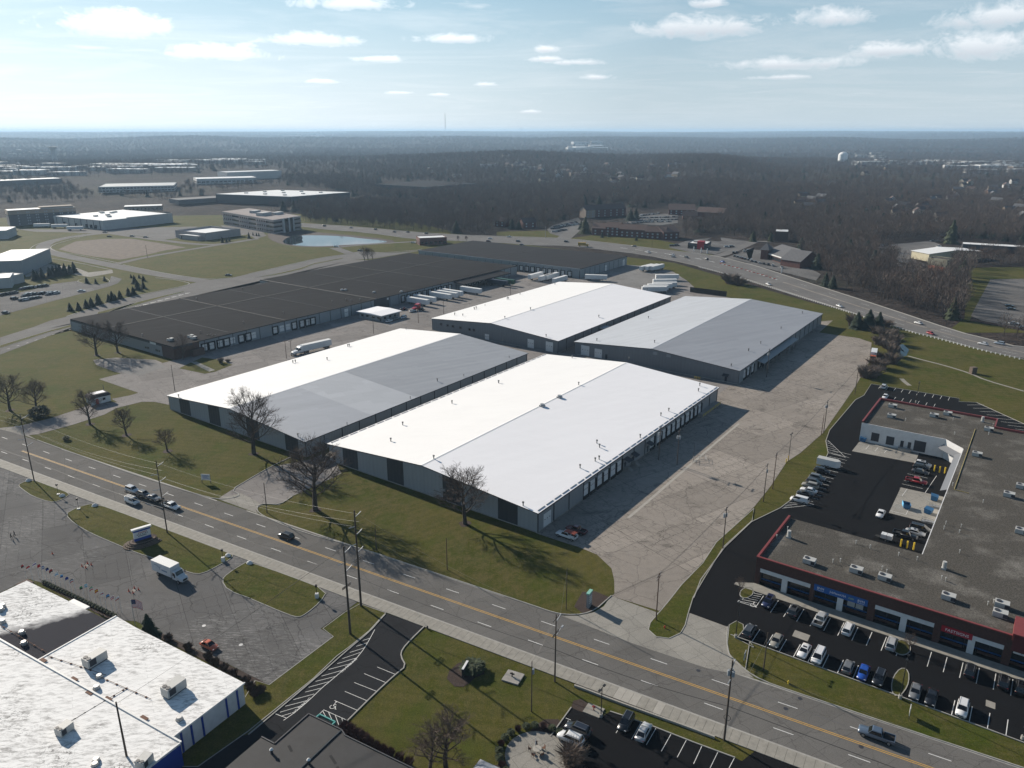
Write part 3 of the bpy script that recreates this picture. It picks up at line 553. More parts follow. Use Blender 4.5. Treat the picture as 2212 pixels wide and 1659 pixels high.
area('car_park', [(331, 700), (355, 712), (398, 733), (392, 704), (362, 651), (326, 630), (323, 587), (304, 560), (291, 576), (312, 618), (314, 658)], 'road', .02)
area('church_lot', [(336, 534), (362, 537), (270.3, 393.3), (258.1, 410.3), (258.8, 422.4)], 'lot', .02)
# pond beside the office block
MT['water'] = shader('pond water', lambda t, b: (bumpn(t, b, t.noise(t.pos(), .7, 3), .05, .05), (b.inputs['IOR'].__setattr__('default_value', 1.33)), t.mix(.0, (.008, .012, .012), (.01, .01, .01)))[2], .03, .5)
area('pond', smooth_line([(-218, 732), (-220, 763), (-209, 774), (-192, 774), (-165, 766), (-143, 748), (-124, 738), (-116, 726), (-126, 716), (-141, 710), (-156, 705), (-165, 699), (-179, 696), (-194, 701), (-209, 711)], 1, True), 'water', .0)
area('pond_bank', smooth_line([(-249, 788), (-253, 817), (-235, 798), (-225, 812), (-205, 802), (-185, 788), (-159, 774), (-113, 740), (-110, 720), (-135, 705), (-164, 691), (-192, 693), (-214, 712), (-234, 744)], 1, True), 'mulch', -.008)
area('creek', [(187.2, 359), (191.3, 362.4), (189.4, 352.2), (182.9, 341.4), (179, 339.3), (181.6, 347.8)], 'water', .0)
mb = MB(); flat(mb, smooth_line([(183.5, 341.4), (186.8, 335.2), (192.9, 325.3), (197.2, 314.2), (198, 305.4), (205.2, 290.6)], 1), 1.2, .0); struct('drain_channel', mb, MT['slab'])
mb = MB(); flat(mb, smooth_line([(164, 307.1), (163.1, 302), (162.9, 297.8)], 1), 1.8, .0); struct('drain_channel', mb, MT['slab'])
# ================================================================== WAREHOUSES
def roofm(name, base, panel=(18, 1.5), rot=-CTH, rough=.7, var=.05, dirt=.12, jd=.9, jw=.02, spec=.15):
    def fn(t, b):
        p = t.pos(); pr = t.pos(rot)
        br = t.n('ShaderNodeTexBrick', {'Vector': pr, 'Color1': (1-var,)*3, 'Color2': (1+var,)*3, 'Mortar': (jd,)*3, 'Scale': 1.0, 'Mortar Size': jw, 'Mortar Smooth': .4, 'Brick Width': panel[0], 'Row Height': panel[1]}, offset=.5)
        c = t.mix(1.0, base, br.outputs[0], 'MULTIPLY')
        n = t.noise(t.pos(rot, (.25, 1, 1)), .35, 7, .7); n2 = t.noise(p, .045, 5)
        c = t.mix(t.mr(n, .45, .8, 0, dirt*2), c, [x*.62 for x in base])
        c = t.mix(t.mr(n2, .4, .7, 0, dirt), c, [x*.75 for x in base])
        bumpn(t, b, br.outputs[1], .15, .03); return c
    return shader(name, fn, rough, spec)
MT['roof_white'] = roofm('white roof coating', (.80, .79, .775), (30, 1.9), var=.008, dirt=.06, jd=.97)
MT['roof_white2'] = roofm('white roof coating aged', (.84, .83, .84), (30, 1.9), var=.012, dirt=.05, jd=.97)
MT['roof_gray'] = roofm('gray roof coating', (.31, .325, .35), (26, 1.9), var=.05, dirt=.12, jd=.86)
MT['roof_gray2'] = roofm('lighter gray roof coating', (.42, .435, .46), (11, 3.8), var=.055, dirt=.1, jd=.86)
MT['roof_gray3'] = roofm('mid gray roof coating', (.37, .385, .415), (26, 1.9), var=.05, dirt=.1, jd=.86)
MT['roof_pale'] = roofm('pale gray roof coating', (.47, .49, .52), (26, 1.9), var=.04, dirt=.1, jd=.88)
MT['roof_slate'] = roofm('slate gray roof coating', (.285, .30, .33), (26, 1.9), var=.05, dirt=.1, jd=.86)
MT['roof_black'] = roofm('black ribbed roof', (.026, .025, .026), (80, .75), spec=.04, rough=1, var=.16, dirt=.35, jd=.62, jw=.06)
MT['roof_black2'] = roofm('black plain roof', (.034, .034, .037), (40, 2.0), spec=.04, rough=1, var=.1, dirt=.3, jd=.8)
MT['black_gap'] = mat('black joint', (.010, .010, .011), .9)
def ribwall(name, col, w_=.9, k=.12):
    def fn(t, b):
        g = t.n('ShaderNodeNewGeometry'); p = g.outputs['Position']
        pr = t.pos(-CTH); sx = t.n('ShaderNodeSeparateXYZ', {0: pr}).outputs
        s_ = t.math('SINE', t.math('MULTIPLY', t.math('ADD', sx[0], sx[1]), 2*pi/w_)); n = t.noise(t.pos(0, (.8, .8, .15)), 1.2, 5)
        c = t.mix(t.mr(s_, -1, 1, 0, k), col, [x*.6 for x in col]); c = t.mix(t.mr(n, .4, .8, 0, .3), c, [x*.7 for x in col])
        bumpn(t, b, s_, .4, .05); return c
    return shader(name, fn, .55, .4)
MT['wall_lt'] = ribwall('light gray metal siding', (.30, .31, .325))
MT['wall_dk'] = ribwall('charcoal metal siding', (.040, .043, .050))
MT['wall_gr'] = ribwall('gray metal siding', (.155, .165, .18))
MT['wall_md'] = ribwall('mid gray metal siding', (.24, .25, .26))
MT['wall_blue'] = ribwall('blue gray metal siding', (.23, .255, .275))
MT['trim'] = mat('dark trim', (.03, .032, .04), .6)
MT['trimw'] = mat('white trim', (.62, .62, .61), .6)
MT['door'] = mat('white dock door', (.60, .60, .60), .55, vary=.08, vscale=1.2)
MT['seal'] = mat('black dock seal', (.012, .012, .013), .9)
MT['glass'] = mat('dark window glass', (.012, .015, .02), .06, spec=.6)
MT['metal'] = mat('galvanized metal', (.34, .34, .34), .45, .5, vary=.2, vscale=3)
MT['rust'] = mat('rusted metal', (.13, .06, .035), .85, vary=.4, vscale=4)
MT['brownbrick'] = mat('brown brick', (.085, .052, .042), .9, vary=.25, vscale=1.5)
MT['pipe'] = mat('gray vent pipe', (.16, .16, .155), .7)
MT['concw'] = mat('concrete wall', (.27, .255, .235), .95, vary=.2, vscale=1)
MT['yelp'] = mat('yellow safety paint', (.60, .42, .03), .6, vary=.15, vscale=2)
def wpoly(pts, x0, x1, mi=0, mb=None):
    """vertical wall piece: outline in (y, z), thickness from x0 to x1"""
    mb = mb or MB(); n = len(pts); vs = [(x0, *p) for p in pts]+[(x1, *p) for p in pts]
    a = sum(pts[i][0]*pts[(i+1) % n][1]-pts[(i+1) % n][0]*pts[i][1] for i in range(n))
    f = [tuple(range(n-1, -1, -1)), tuple(range(n, 2*n))]+[(i, (i+1) % n, n+(i+1) % n, n+i) for i in range(n)]
    if a < 0: f = [q[::-1] for q in f]
    return mb.add(vs, f, mi)
VENT = MB(); VENT.cyl(0, 0, 0, .9, .16, n=8); VENT.cyl(0, 0, .85, 1.2, .30, n=8); VENT = VENT.mesh('roof_vent', MT['pipe'])
VENTS = MB(); VENTS.cyl(0, 0, 0, .75, .11, n=6); VENTS.cyl(0, 0, .7, .9, .17, n=6); VENTS = VENTS.mesh('roof_vent_small', MT['pipe'])
FAN = MB(); FAN.box(-.8, .8, -.8, .8, 0, .5); FAN.cyl(0, 0, .5, .9, .95, .75, n=10); FAN = FAN.mesh('roof_fan', MT['metal'])
DOWN = {}
def downspout(h):
    if h not in DOWN: m = MB(); m.box(-.11, .11, -.16, 0, 0, h); DOWN[h] = m.mesh('downspout', MT['trim'])
    return DOWN[h]
def local(t, x, y):
    q = Vector((x-t.location.x, y-t.location.y)); a = -t.rotation_euler.z
    return (q.x*cos(a)-q.y*sin(a), q.x*sin(a)+q.y*cos(a))
DKM = {}
def dock(t, x, side=0, y=0.0, w_=2.6, h=2.9, z0=1.05, plain=False, m='door', slim=False):
    """overhead door on the wall y (side 0: facing -y, side 1: on the x=0 wall facing -x at position y)"""
    k = (w_, h, plain, m, slim)
    if k not in DKM:
        a = MB(); a.box(-w_/2, w_/2, -.06, 0, 0, h); b = None
        if slim: b = MB(); b.box(w_/2+.02, w_/2+.5, -.45, 0, -.4, h+.1); b.box(-w_/2-.1, w_/2+.1, -.3, 0, -.9, -.05); b = b.mesh('dock_seal', MT['seal'])
        elif not plain: b = MB(); b.box(-w_/2-.45, -w_/2, -.5, 0, -.3, h+.1); b.box(w_/2, w_/2+.45, -.5, 0, -.3, h+.1); b.box(-w_/2-.45, w_/2+.45, -.5, 0, h+.1, h+.55); b.box(-w_/2-.3, w_/2+.3, -.3, 0, -.9, -.3); b = b.mesh('dock_seal', MT['seal'])
        q = MB()
        for i in range(3): q.box(-w_*.32+i*w_*.32-.16, -w_*.32+i*w_*.32+.16, -.075, -.06, h*.55, h*.55+.26)
        DKM[k] = (a.mesh('dock_door', MT[m]), b, q.mesh('door_window', MT['glass']))
    a, b, q = DKM[k]; rz = 0 if side == 0 else -pi/2
    loc = (x, y, z0) if side == 0 else (0, y, z0)
    d = ob('dock_door', a, t, loc, rz)
    ob('door_window', q, d)
    if b: ob('dock_seal', b, d)
    return d
def warehouse(label, u0, u1, w0, w1, eave, ridge, lslope, rslopes, side_m, front_m, front_dark, bay=7.75, guards=False):
    L, Wd = u1-u0, w1-w0
    t = thing('warehouse', label, 'warehouse', C(u0, w1), CR, 'gabled gray warehouses'); t['wz'] = 0
    yr = Wd/2; top = lambda y: eave+(ridge-eave)*(1-abs(y-yr)/yr)-.12
    # front and back walls panel by panel
    cuts = sorted(set([0, Wd, yr]+[v for d in front_dark for v in d]+[c for c in [Wd*i/12 for i in range(1, 12)] if not any(abs(c-v) < 2.5 or d[0] < c < d[1] for d in front_dark for v in d) and abs(c-yr) > 2]))
    for y0, y1 in zip(cuts, cuts[1:]):
        dk = any(d[0]-.01 <= y0 and y1 <= d[1]+.01 for d in front_dark)
        ob('wall_panel', wpoly([(y0+.02, .25), (y1-.02, .25), (y1-.02, top(y1)), (y0+.02, top(y0))], -.02 if dk else .03, .2), t, mats=MT['wall_dk' if dk else front_m])
        ob('wall_panel', wpoly([(y0, 0), (y1, 0), (y1, top(y1)), (y0, top(y0))], L-.2, L), t, mats=MT[side_m])
    fb = MB(); fb.box(-.06, .3, -.04, Wd+.04, 0, .3); fb.box(0, L, -.08, .25, 0, .3); fb.box(0, L, Wd-.25, Wd+.08, 0, .3); ob('foundation', fb, t, mats=MT['concw'])
    n = round(L/bay); bw = L/n
    pan = MB(); pan.box(.03, bw-.03, 0, .15, .28, eave-.1); pan = pan.mesh('wall_panel', MT[side_m])
    for i in range(n):
        ob('wall_panel', pan, t, (i*bw, 0, 0)); ob('wall_panel', pan, t, ((i+1)*bw, Wd, 0), pi)
        ob('downspout', downspout(eave), t, (i*bw if i else .12, 0, 0)); ob('downspout', downspout(eave), t, (i*bw if i else .12, Wd, 0), pi)
    ob('downspout', downspout(eave), t, (L-.1, 0, 0))
    oh = .45; dz = (ridge-eave)/yr*oh
    def slope(x0, x1, left, m, z=0.0):
        mb = MB(); ya, yb = (Wd+oh, yr) if left else (-oh, yr); za, zb = eave-dz+z, ridge+z
        q = [(x0, ya, za), (x1, ya, za), (x1, yb, zb), (x0, yb, zb)]
        if left: q = q[::-1]
        mb.add(q+[(p[0], p[1], p[2]-.18) for p in q], [(0, 1, 2, 3), (7, 6, 5, 4), (0, 4, 5, 1), (1, 5, 6, 2), (2, 6, 7, 3), (3, 7, 4, 0)])
        return ob('roof_slope', mb, t, mats=MT[m])
    slope(-oh, L+oh, True, lslope)
    for x0, x1, m in rslopes: slope(x0-(oh if x0 == 0 else 0), x1+(oh if x1 == L else 0), False, m)
    rc = MB(); rc.add([(-oh, yr-.5, ridge-.02), (-oh, yr+.5, ridge-.02), (-oh, yr, ridge+.10), (L+oh, yr-.5, ridge-.02), (L+oh, yr+.5, ridge-.02), (L+oh, yr, ridge+.10)], [(0, 3, 5, 2), (1, 2, 5, 4), (0, 2, 1), (3, 4, 5)]); ob('ridge_cap', rc, t, mats=MT[lslope])
    gt = MB(); gt.box(-oh, L+oh, -oh-.14, -oh, eave-dz-.28, eave-dz-.02); ob('gutter', gt, t, mats=MT['trim']); gt = MB(); gt.box(-oh, L+oh, Wd+oh, Wd+oh+.14, eave-dz-.28, eave-dz-.02); ob('gutter', gt, t, mats=MT['trim'])
    for xx in (-oh-.05, L+oh+.003):
        ra = MB()
        ra.add([(xx, -oh, eave-dz-.22), (xx+.05, -oh, eave-dz-.22), (xx+.05, -oh, eave-dz-.01), (xx, -oh, eave-dz-.01), (xx, yr, ridge-.22), (xx+.05, yr, ridge-.22), (xx+.05, yr, ridge-.01), (xx, yr, ridge-.01), (xx, Wd+oh, eave-dz-.22), (xx+.05, Wd+oh, eave-dz-.22), (xx+.05, Wd+oh, eave-dz-.01), (xx, Wd+oh, eave-dz-.01)],
               [(0, 1, 5, 4), (1, 2, 6, 5), (2, 3, 7, 6), (3, 0, 4, 7), (4, 5, 9, 8), (5, 6, 10, 9), (6, 7, 11, 10), (7, 4, 8, 11)])
        ob('roof_trim', ra, t, mats=MT['trim'])
    if guards:
        sg = MB(); sg.box(0, 3.3, -.09, .09, 0, .16); sg = sg.mesh('snow_guard', MT['metal'])
        for k in range(int(L/4)):
            ob('snow_guard', sg, t, (k*4.0+.6, .35, eave+(ridge-eave)*.35/yr)); ob('snow_guard', sg, t, (k*4.0+.6, Wd-.35, eave+(ridge-eave)*.35/yr))
    def vents(pts_, me=VENT, nm='roof_vent'):
        for x, y in pts_:
            lx, ly = local(t, x, y); ob(nm, me, t, (lx, ly, top(min(max(ly, 0), Wd))+.1))
    return t, vents
A_, va = warehouse('front gabled warehouse with gleaming white roof and loading docks beside the cracked yard', 0, 124, -78.6, 0, 6.0, 9.0, 'roof_white', [(0, 124, 'roof_white2')], 'wall_md', 'wall_lt',
    [(6.3, 12.7), (25.5, 32), (47, 53.5), (66, 72.5)], guards=True)
va([(-37.7, 220.8), (-36.1, 236.2), (-21.4, 257.4), (-5.1, 280.7), (-22.6, 203.5), (-5.2, 280.7), (25.6, 313.4), (48.5, 304.8), (24.9, 271.6), (54.6, 250.5), (51, 245.9), (40.9, 226.8), (26.4, 220.6), (24.6, 208), (25.9, 209.4), (19.7, 203), (69.9, 272), (71.8, 278.1), (26.9, 217.7), (2.9, 179.5)])
va([(10.4, 248.2), (16.9, 257.3)], FAN, 'roof_fan')
for x in (4.6,): dock(A_, x, w_=3.6, h=4.0, z0=.1, plain=True)
for x in (24.6, 28.4, 32.6, 36.3, 40.8, 44.6): dock(A_, x, w_=2.7, h=3.3, z0=.9, slim=True)
for k, x in enumerate((67.3, 72.6, 76.3, 80.2, 83.9, 88.0, 91.6, 96.0, 99.7, 103.0, 106.6)): dock(A_, x, w_=2.7, h=3.3, z0=.9, slim=True)
def canopy(t, x, y, w_=2.6, d=2.0, z=3.2, rz=0, m='metal'):
    o = MB(); o.add([(-w_/2, 0, z+.7), (w_/2, 0, z+.7), (w_/2, -d, z), (-w_/2, -d, z), (-w_/2, 0, z+.62), (w_/2, 0, z+.62), (w_/2, -d, z-.08), (-w_/2, -d, z-.08)], [(0, 3, 2, 1), (4, 5, 6, 7), (0, 4, 7, 3), (1, 2, 6, 5), (2, 3, 7, 6)])
    for sx in (-1, 1): o.tube([(sx*(w_/2-.1), -d+.1, z), (sx*(w_/2-.1), 0, z-1.0)], .05, 4)
    c = ob('canopy', o, t, (x, y, 0), rz, mats=MT[m]); dd = MB(); dd.box(-.5, .5, -.05, 0, .3, 2.4); ob('entry_door', dd, t, (x, y, 0), rz, mats=MT['trim']); return c
canopy(A_, 48.6, -.02, m='trim'); canopy(A_, 53.4, -.02, m='trim'); canopy(A_, 64.2, -.02, m='wall_dk')
for x in (48.6, 53.4):
    st = MB()
    for k in range(5): st.box(-.7, .7, -1.4-.3*k, -1.1-.3*k, 0, 1.0-.2*k)
    st.box(-.7, .7, -1.1, 0, 0, 1.0); ob('entry_stair', st, A_, (x, -.02, 0), mats=MT['concw'])
canopy(A_, -.02, 76.6, 2.8, 2.4, 2.9, -pi/2, m='slab')
dd = MB(); dd.box(-.08, 0, 68.0, 69.1, .3, 2.5); ob('entry_door', dd, A_, mats=MT['trim'])
hd = MB(); hd.box(-.08, 0, 31.0, 31.9, 2.9, 3.7); ob('wall_vent', hd, A_, mats=MT['wall_md'])
rl = MB()
for z in (.6, 1.15): rl.box(105, 122, -2.35, -2.27, z, z+.08)
for k in range(8): rl.box(105+k*2.42, 105.08+k*2.42, -2.35, -2.27, 0, 1.2)
tag(ob('guard_rail', rl, None, C(0, 0), CR, MT['yelp']), 'long yellow safety railing beside the dock wall of the front white warehouse', 'railing')
rl = MB(); rl.box(105, 122.5, -2.2, 0, 0, .9); ob('dock_platform', rl, A_, mats=MT['concw'])
B_, vb = warehouse('gabled warehouse with half white and half gray patched roof behind the roadside lawn', -2.5, 122, -163.5, -87, 5.6, 8.6, 'roof_white', [(0, 29, 'roof_gray3'), (29, 52, 'roof_gray2'), (52, 124.5, 'roof_gray')], 'wall_md', 'wall_lt', [(3.5+6.4-6.4, 9.9), (23.5, 30), (45, 51.5), (63, 69.6)])
vb([(-92.4, 309.7), (-91.6, 310.6), (-78.3, 311.4), (-74.5, 335.6), (-74, 336.4), (-52.3, 367.7), (-68.6, 228), (-29.2, 285), (-122.3, 265.5)]); vb([(-55.2, 239.3), (-37.4, 265.7), (-19.3, 292.5), (-4.4, 342), (-1.2, 318.7)], VENTS)
ob('entry_door', dd.__class__().box(3.0, 4.0, -.08, 0, .2, 2.4), B_, mats=MT['trim']); canopy(B_, 8.0, -.02, 2.2, 1.6, 2.8)
C_, vc = warehouse('gabled warehouse with bright white roof and small windows near the trailer yard', 146, 271, -163.5, -86, 6.2, 9.2, 'roof_white', [(0, 125, 'roof_white2')], 'wall_gr', 'wall_gr', [])
vc([(-30.2, 394.9), (-25.7, 391.6), (-20.6, 409.4), (-19.6, 410.9), (-2.8, 435.3), (-2.1, 436), (4.8, 450.2), (27.2, 480.5), (9.8, 397.2), (-3.6, 377.5), (45.3, 390.8), (16.1, 350.6), (9.8, 398.5), (45.3, 390.4)]); vc([(-30.5, 399.9), (-20.4, 408.3), (-19.9, 414.9), (-15, 418.5), (-2.5, 440.5), (82.1, 459.3), (86.4, 454)], VENTS)
for y in (71.5, 67.0, 63.4, 58.5, 52.6, 49.8):
    m = MB(); m.box(-.06, 0, y-.75, y+.75, 3.3, 4.5); wi = ob('window', m, C_, mats=MT['trim']); m = MB(); m.box(-.075, -.06, y-.62, y+.62, 3.42, 4.38); ob('pane', m, wi, mats=MT['glass'])
dock(C_, 0, 1, 41.5, w_=2.6, h=3.0, z0=.1, plain=True); dock(C_, 0, 1, 15.2, w_=3.6, h=4.4, z0=.1, plain=True); dock(C_, 0, 1, 4.6, w_=4.0, h=4.8, z0=.1, plain=True)
m = MB(); m.box(40, 46, -2.4, 0, 3.6, 4.3); ob('connecting_canopy', m, C_, mats=MT['roof_pale'])
D_, vd = warehouse('gabled warehouse with slate gray roof beside the far end of the cracked yard', 150, 276.5, -79, -1, 6.0, 9.0, 'roof_pale', [(0, 126.5, 'roof_slate')], 'wall_md', 'wall_gr', [])
vd([(39.3, 343.3), (70.8, 388.4), (64, 332.6), (104.8, 326.8), (90.9, 304.1), (10, 425.8), (154.7, 399.6), (132.3, 366.4), (113.9, 339.1), (104.7, 326.9)])
dock(D_, 0, 1, 72.5, w_=4.4, h=4.8, z0=.1, plain=True); dock(D_, 0, 1, 65.6, w_=3.8, h=4.3, z0=.1, plain=True)
m = MB(); m.box(-.06, 0, 60.8, 61.9, .3, 2.6); ob('entry_door', m, D_, mats=MT['trim']); canopy(D_, -.02, 5.2, 2.6, 1.5, 2.9, -pi/2, m='wall_dk')
for y in (37.5, 31.2): m = MB(); m.box(-.05, 0, y-1, y+1, 6.4, 7.7); ob('wall_vent', m, D_, mats=MT['wall_md'])
for x in (7.5, 11.6, 17.0): dock(D_, x, h=3.3, slim=True)
m = MB(); m.add([(22, 0, 5.0), (72, 0, 5.0), (72, -3.4, 4.2), (22, -3.4, 4.2), (22, 0, 4.8), (72, 0, 4.8), (72, -3.4, 4.0), (22, -3.4, 4.0)], [(0, 3, 2, 1), (4, 5, 6, 7), (0, 4, 7, 3), (1, 2, 6, 5), (2, 3, 7, 6)])
for k in range(9): m.cyl(23+6*k, -3.2, 0, 4.1, .09, n=6)
ob('dock_canopy', m, D_, mats=MT['wall_md'])
for k in range(9): dock(D_, 26+5.4*k, y=-.02)
# bollards at the gray warehouse front and between the buildings
bo = MB(); bo.cyl(0, 0, 0, 1.15, .12, n=8); bo = bo.mesh('bollard', MT['yelp'])
for i, (x, y) in enumerate([(76.9, 306.6), (77.5, 306.2), (78.1, 306), (78.7, 305.6)]):
    tag(ob('bollard', bo, None, (x, y)), ['leftmost', 'second', 'third', 'rightmost'][i]+' yellow bollard in the row before the slate-roofed warehouse front', 'bollard', 'bollards before the slate-roofed warehouse')

# ---------------------------------------------------------------- the long black-roofed building, stage by stage
E_ = thing('warehouse', 'very long low warehouse with flat black roof split by black joints', 'warehouse', C(36, -222), CR)
EL, EH = 270, 6.2
def flatroof(t, poly, z0, z1, m, nm='roof'): mb = MB(); mb.prism(poly, z0, z1); return ob(nm, mb, t, mats=MT[m])
ysp = 58.5
segs = [(0, 62.6, 0, ysp), (0, 62.6, ysp, 94), (62.6, 127, 0, ysp), (62.6, 127, ysp, 95), (127.6, 197.6, 0, ysp), (127.6, 197.6, ysp, 106), (197.6, 270, 0, ysp), (197.6, 270, ysp, 106)]
for x0, x1, y0, y1 in segs:
    n0 = 9.0 if (x0 == 127.6 and y0 == 0) else None
    flatroof(E_, [(x0-(.3 if x0 == 0 else -.2), y0+(-.35 if y0 == 0 else .25)), (x1-.2, y0+(-.35 if y0 == 0 else .25)), (x1-.2, y1-.25), (x0-(.3 if x0 == 0 else -.2), y1-.25)], EH-.35, EH, 'roof_black', 'roof_section')
for nm, b in (('roof_joint', (-.3, 270, ysp-.55, ysp+.55)), ('roof_joint', (62.0, 63.1, 0, 95)), ('roof_joint', (126.3, 128.2, 0, 105)), ('roof_joint', (197.0, 198.1, 0, 105))):
    m = MB(); m.box(b[0], b[1], b[2], b[3], EH-.3, EH+.16); ob(nm, m, E_, mats=MT['black_gap'])
for xx in (30.5, 95, 163, 233):
    m = MB(); m.box(xx-.1, xx+.1, 3, 93, EH, EH+.04); ob('roof_seam', m, E_, mats=MT['trim'])
bw = 270/35
pan = MB(); pan.box(.04, bw-.04, 0, .2, 0, EH-.36); pan = pan.mesh('wall_panel', MT['wall_blue'])
for i in range(35):
    ob('wall_panel', pan, E_, (i*bw, 0, 0)); ob('downspout', downspout(5.8), E_, (i*bw, 0, 0))
    if i % 2 == 0: m = 0
for i in range(14):
    y0, y1 = 94*i/14, 94*(i+1)/14
    ob('wall_panel', wpoly([(y0+.03, 0), (y1-.03, 0), (y1-.03, 4.9), (y0+.03, 4.9)], 0, .2), E_, mats=MT['wall_md' if i < 12 else 'wall_blue'])
m = MB(); m.box(-.12, .2, 0, 94, 4.9, EH-.02); ob('fascia', m, E_, mats=MT['wall_dk'])
m = MB(); m.box(127, 270, 105.6, 106, 0, EH-.36); m.box(0, 127, 94.6, 95, 0, EH-.36); m.box(126.6, 127, 95, 105.6, 0, EH-.36); m.box(269.6, 270, 0, 106, 0, EH-.36); ob('rear_wall', m, E_, mats=MT['wall_blue'])
m = MB(); m.box(-.35, 12.5, -.35, -.02, 0, EH+.03); m.box(-.35, -.02, -.35, 9.5, 0, EH-.6); ob('brick_corner', m, E_, mats=MT['brownbrick'])
m = MB(); m.box(-.5, 9, -.5, -.36, 5.2, 6.4); ob('fascia', m, E_, mats=MT['wall_dk'])
m = MB(); m.box(7.5, 13.5, -2.6, -.36, 0, 3.2); ob('entrance_porch', m, E_, mats=MT['brownbrick'])
m = MB(); m.box(-.16, -.13, 14.5, 19.5, 4.7, 6.0); ob('blank_sign', m, E_, mats=MT['trimw'])
for y in (12.6, 13.9, 15.2, 21.6, 22.9, 24.2): m = MB(); m.box(-.06, 0, y-.4, y+.4, 1.6, 2.6); ob('window', m, E_, mats=MT['glass'])
def eu(p): q = Vector(p)-Vector(C(36, -222)); return q.dot(CU)
for i, p in enumerate([(-141.4, 340.5), (-139.3, 343.5), (-137.1, 346.6), (-134.2, 350.1), (-132, 352.9), (-130.1, 355.7), (-126.9, 359.4), (-124.9, 362.8), (-123, 365.5), (-115.8, 376.3), (-113.1, 379.7), (-111, 383), (-108.7, 386.2), (-106.1, 390.6), (-104.1, 394), (-101.9, 396.6), (-88.4, 416.6)]): dock(E_, eu(p), w_=2.7, h=3.0 if i not in (0, 16) else 4.4, z0=1.0 if i not in (0, 16) else .2, plain=i in (0, 5, 8, 10, 11, 16))
for k in range(10): dock(E_, 150+k*4.9, w_=2.7, h=3.0)
for k in range(7): dock(E_, 210+k*5.2, y=-.02, w_=2.7, h=3.0)
m = MB(); m.add([(198, 0, 5.6), (250, 0, 5.6), (250, -9, 4.7), (198, -9, 4.7), (198, 0, 5.2), (250, 0, 5.2), (250, -9, 4.3), (198, -9, 4.3)], [(0, 3, 2, 1), (4, 5, 6, 7), (0, 4, 7, 3), (1, 2, 6, 5), (2, 3, 7, 6)]); m.box(198, 250, -9.02, -9.0, 4.2, 4.75)
for k in range(8): m.cyl(199+7*k, -8.7, 0, 4.4, .12, n=6)
ob('dock_canopy', m, E_, mats=MT['roof_black2'])
m = MB(); m.box(126, 138, -.3, -.02, 0, EH+.06); ob('wall_panel', m, E_, mats=MT['wall_dk'])
m = MB(); m.box(136.2, 137.6, -.34, -.3, 4.2, 5.4); ob('wall_vent', m, E_, mats=MT['trimw'])
def events(pts_, me, nm='roof_vent'):
    for x, y in pts_: lx, ly = local(E_, x, y); ob(nm, me, E_, (lx, ly, EH))
events([(-176.4, 354.5), (-150.6, 359.6), (-136.4, 379.1), (-122.3, 400.7), (-102.8, 429.8), (-95.7, 433.7), (-92.4, 432.7), (-87.7, 434.3), (-165.7, 466), (-182.8, 437)], VENT); events([(-104.2, 463.9), (-102.1, 463.9), (-83.4, 456.8), (-67.1, 458.5)], FAN, 'roof_fan')
RTU = MB(); RTU.box(-1.3, 1.3, -.9, .9, .15, 1.25); RTU.cyl(-.6, 0, 1.25, 1.38, .5, n=12, mi=1); RTU.box(.5, 1.35, -.95, -.9, .3, 1.1, 1); RTU.box(-1.2, 1.2, -.8, .8, 0, .15, 1)
MT['hvac'] = mat('painted hvac metal', (.40, .40, .385), .55, vary=.12, vscale=2)
RTU = RTU.mesh('rooftop_unit', [MT['hvac'], MT['trim']])
events([(-159, 345.1), (-152, 351.2), (-149.5, 348.3)], RTU, 'rooftop_unit')
# ---------------------------------------------------------------- black-roofed building across the back
F_ = thing('warehouse', 'square black-roofed warehouse with pale blue eave at the back of the yard', 'warehouse', C(317.6, -176), CR)
for y0, y1 in ((-.3, 75.6), (76.4, 152.3)): flatroof(F_, [(-.3, y0), (71.8, y0), (71.8, y1), (-.3, y1)], 6.5, 6.9, 'roof_black2', 'roof_section')
m = MB(); m.box(-.3, 71.8, 75.6, 76.4, 6.4, 7.0); ob('roof_joint', m, F_, mats=MT['black_gap'])
for i in range(20):
    y0, y1 = 7.6*i, 7.6*(i+1); ob('wall_panel', wpoly([(y0+.03, 0), (y1-.03, 0), (y1-.03, 6.0), (y0+.03, 6.0)], 0, .2), F_, mats=MT['wall_blue']); ob('downspout', downspout(5.8), F_, (0, y0+.05, 0), -pi/2)
pan = MB(); pan.box(.03, 7.12, 0, .2, 0, 6.5); pan = pan.mesh('wall_panel', MT['wall_blue'])
for i in range(10): ob('wall_panel', pan, F_, (i*7.15, 0, 0)); ob('downspout', downspout(5.8), F_, (i*7.15+.1, 0, 0))
m = MB(); m.box(-.36, -.02, -.1, 152, 6.0, 6.95); ob('fascia', m, F_, mats=MT['wall_blue'])
m = MB(); m.box(71.3, 71.5, 0, 152, 0, 6.5); m.box(0, 71.5, 151.8, 152, 0, 6.5); ob('rear_wall', m, F_, mats=MT['wall_blue'])
for k, y in enumerate((60, 56, 50, 45, 40, 35, 30, 25, 20, 14, 8)): dock(F_, 0, 1, y, w_=2.7, h=3.0, plain=k in (0,))
dock(F_, 38, w_=2.8, h=4.2, z0=.1, plain=True); dock(F_, 66, w_=4, h=4.8, z0=.1, plain=True)
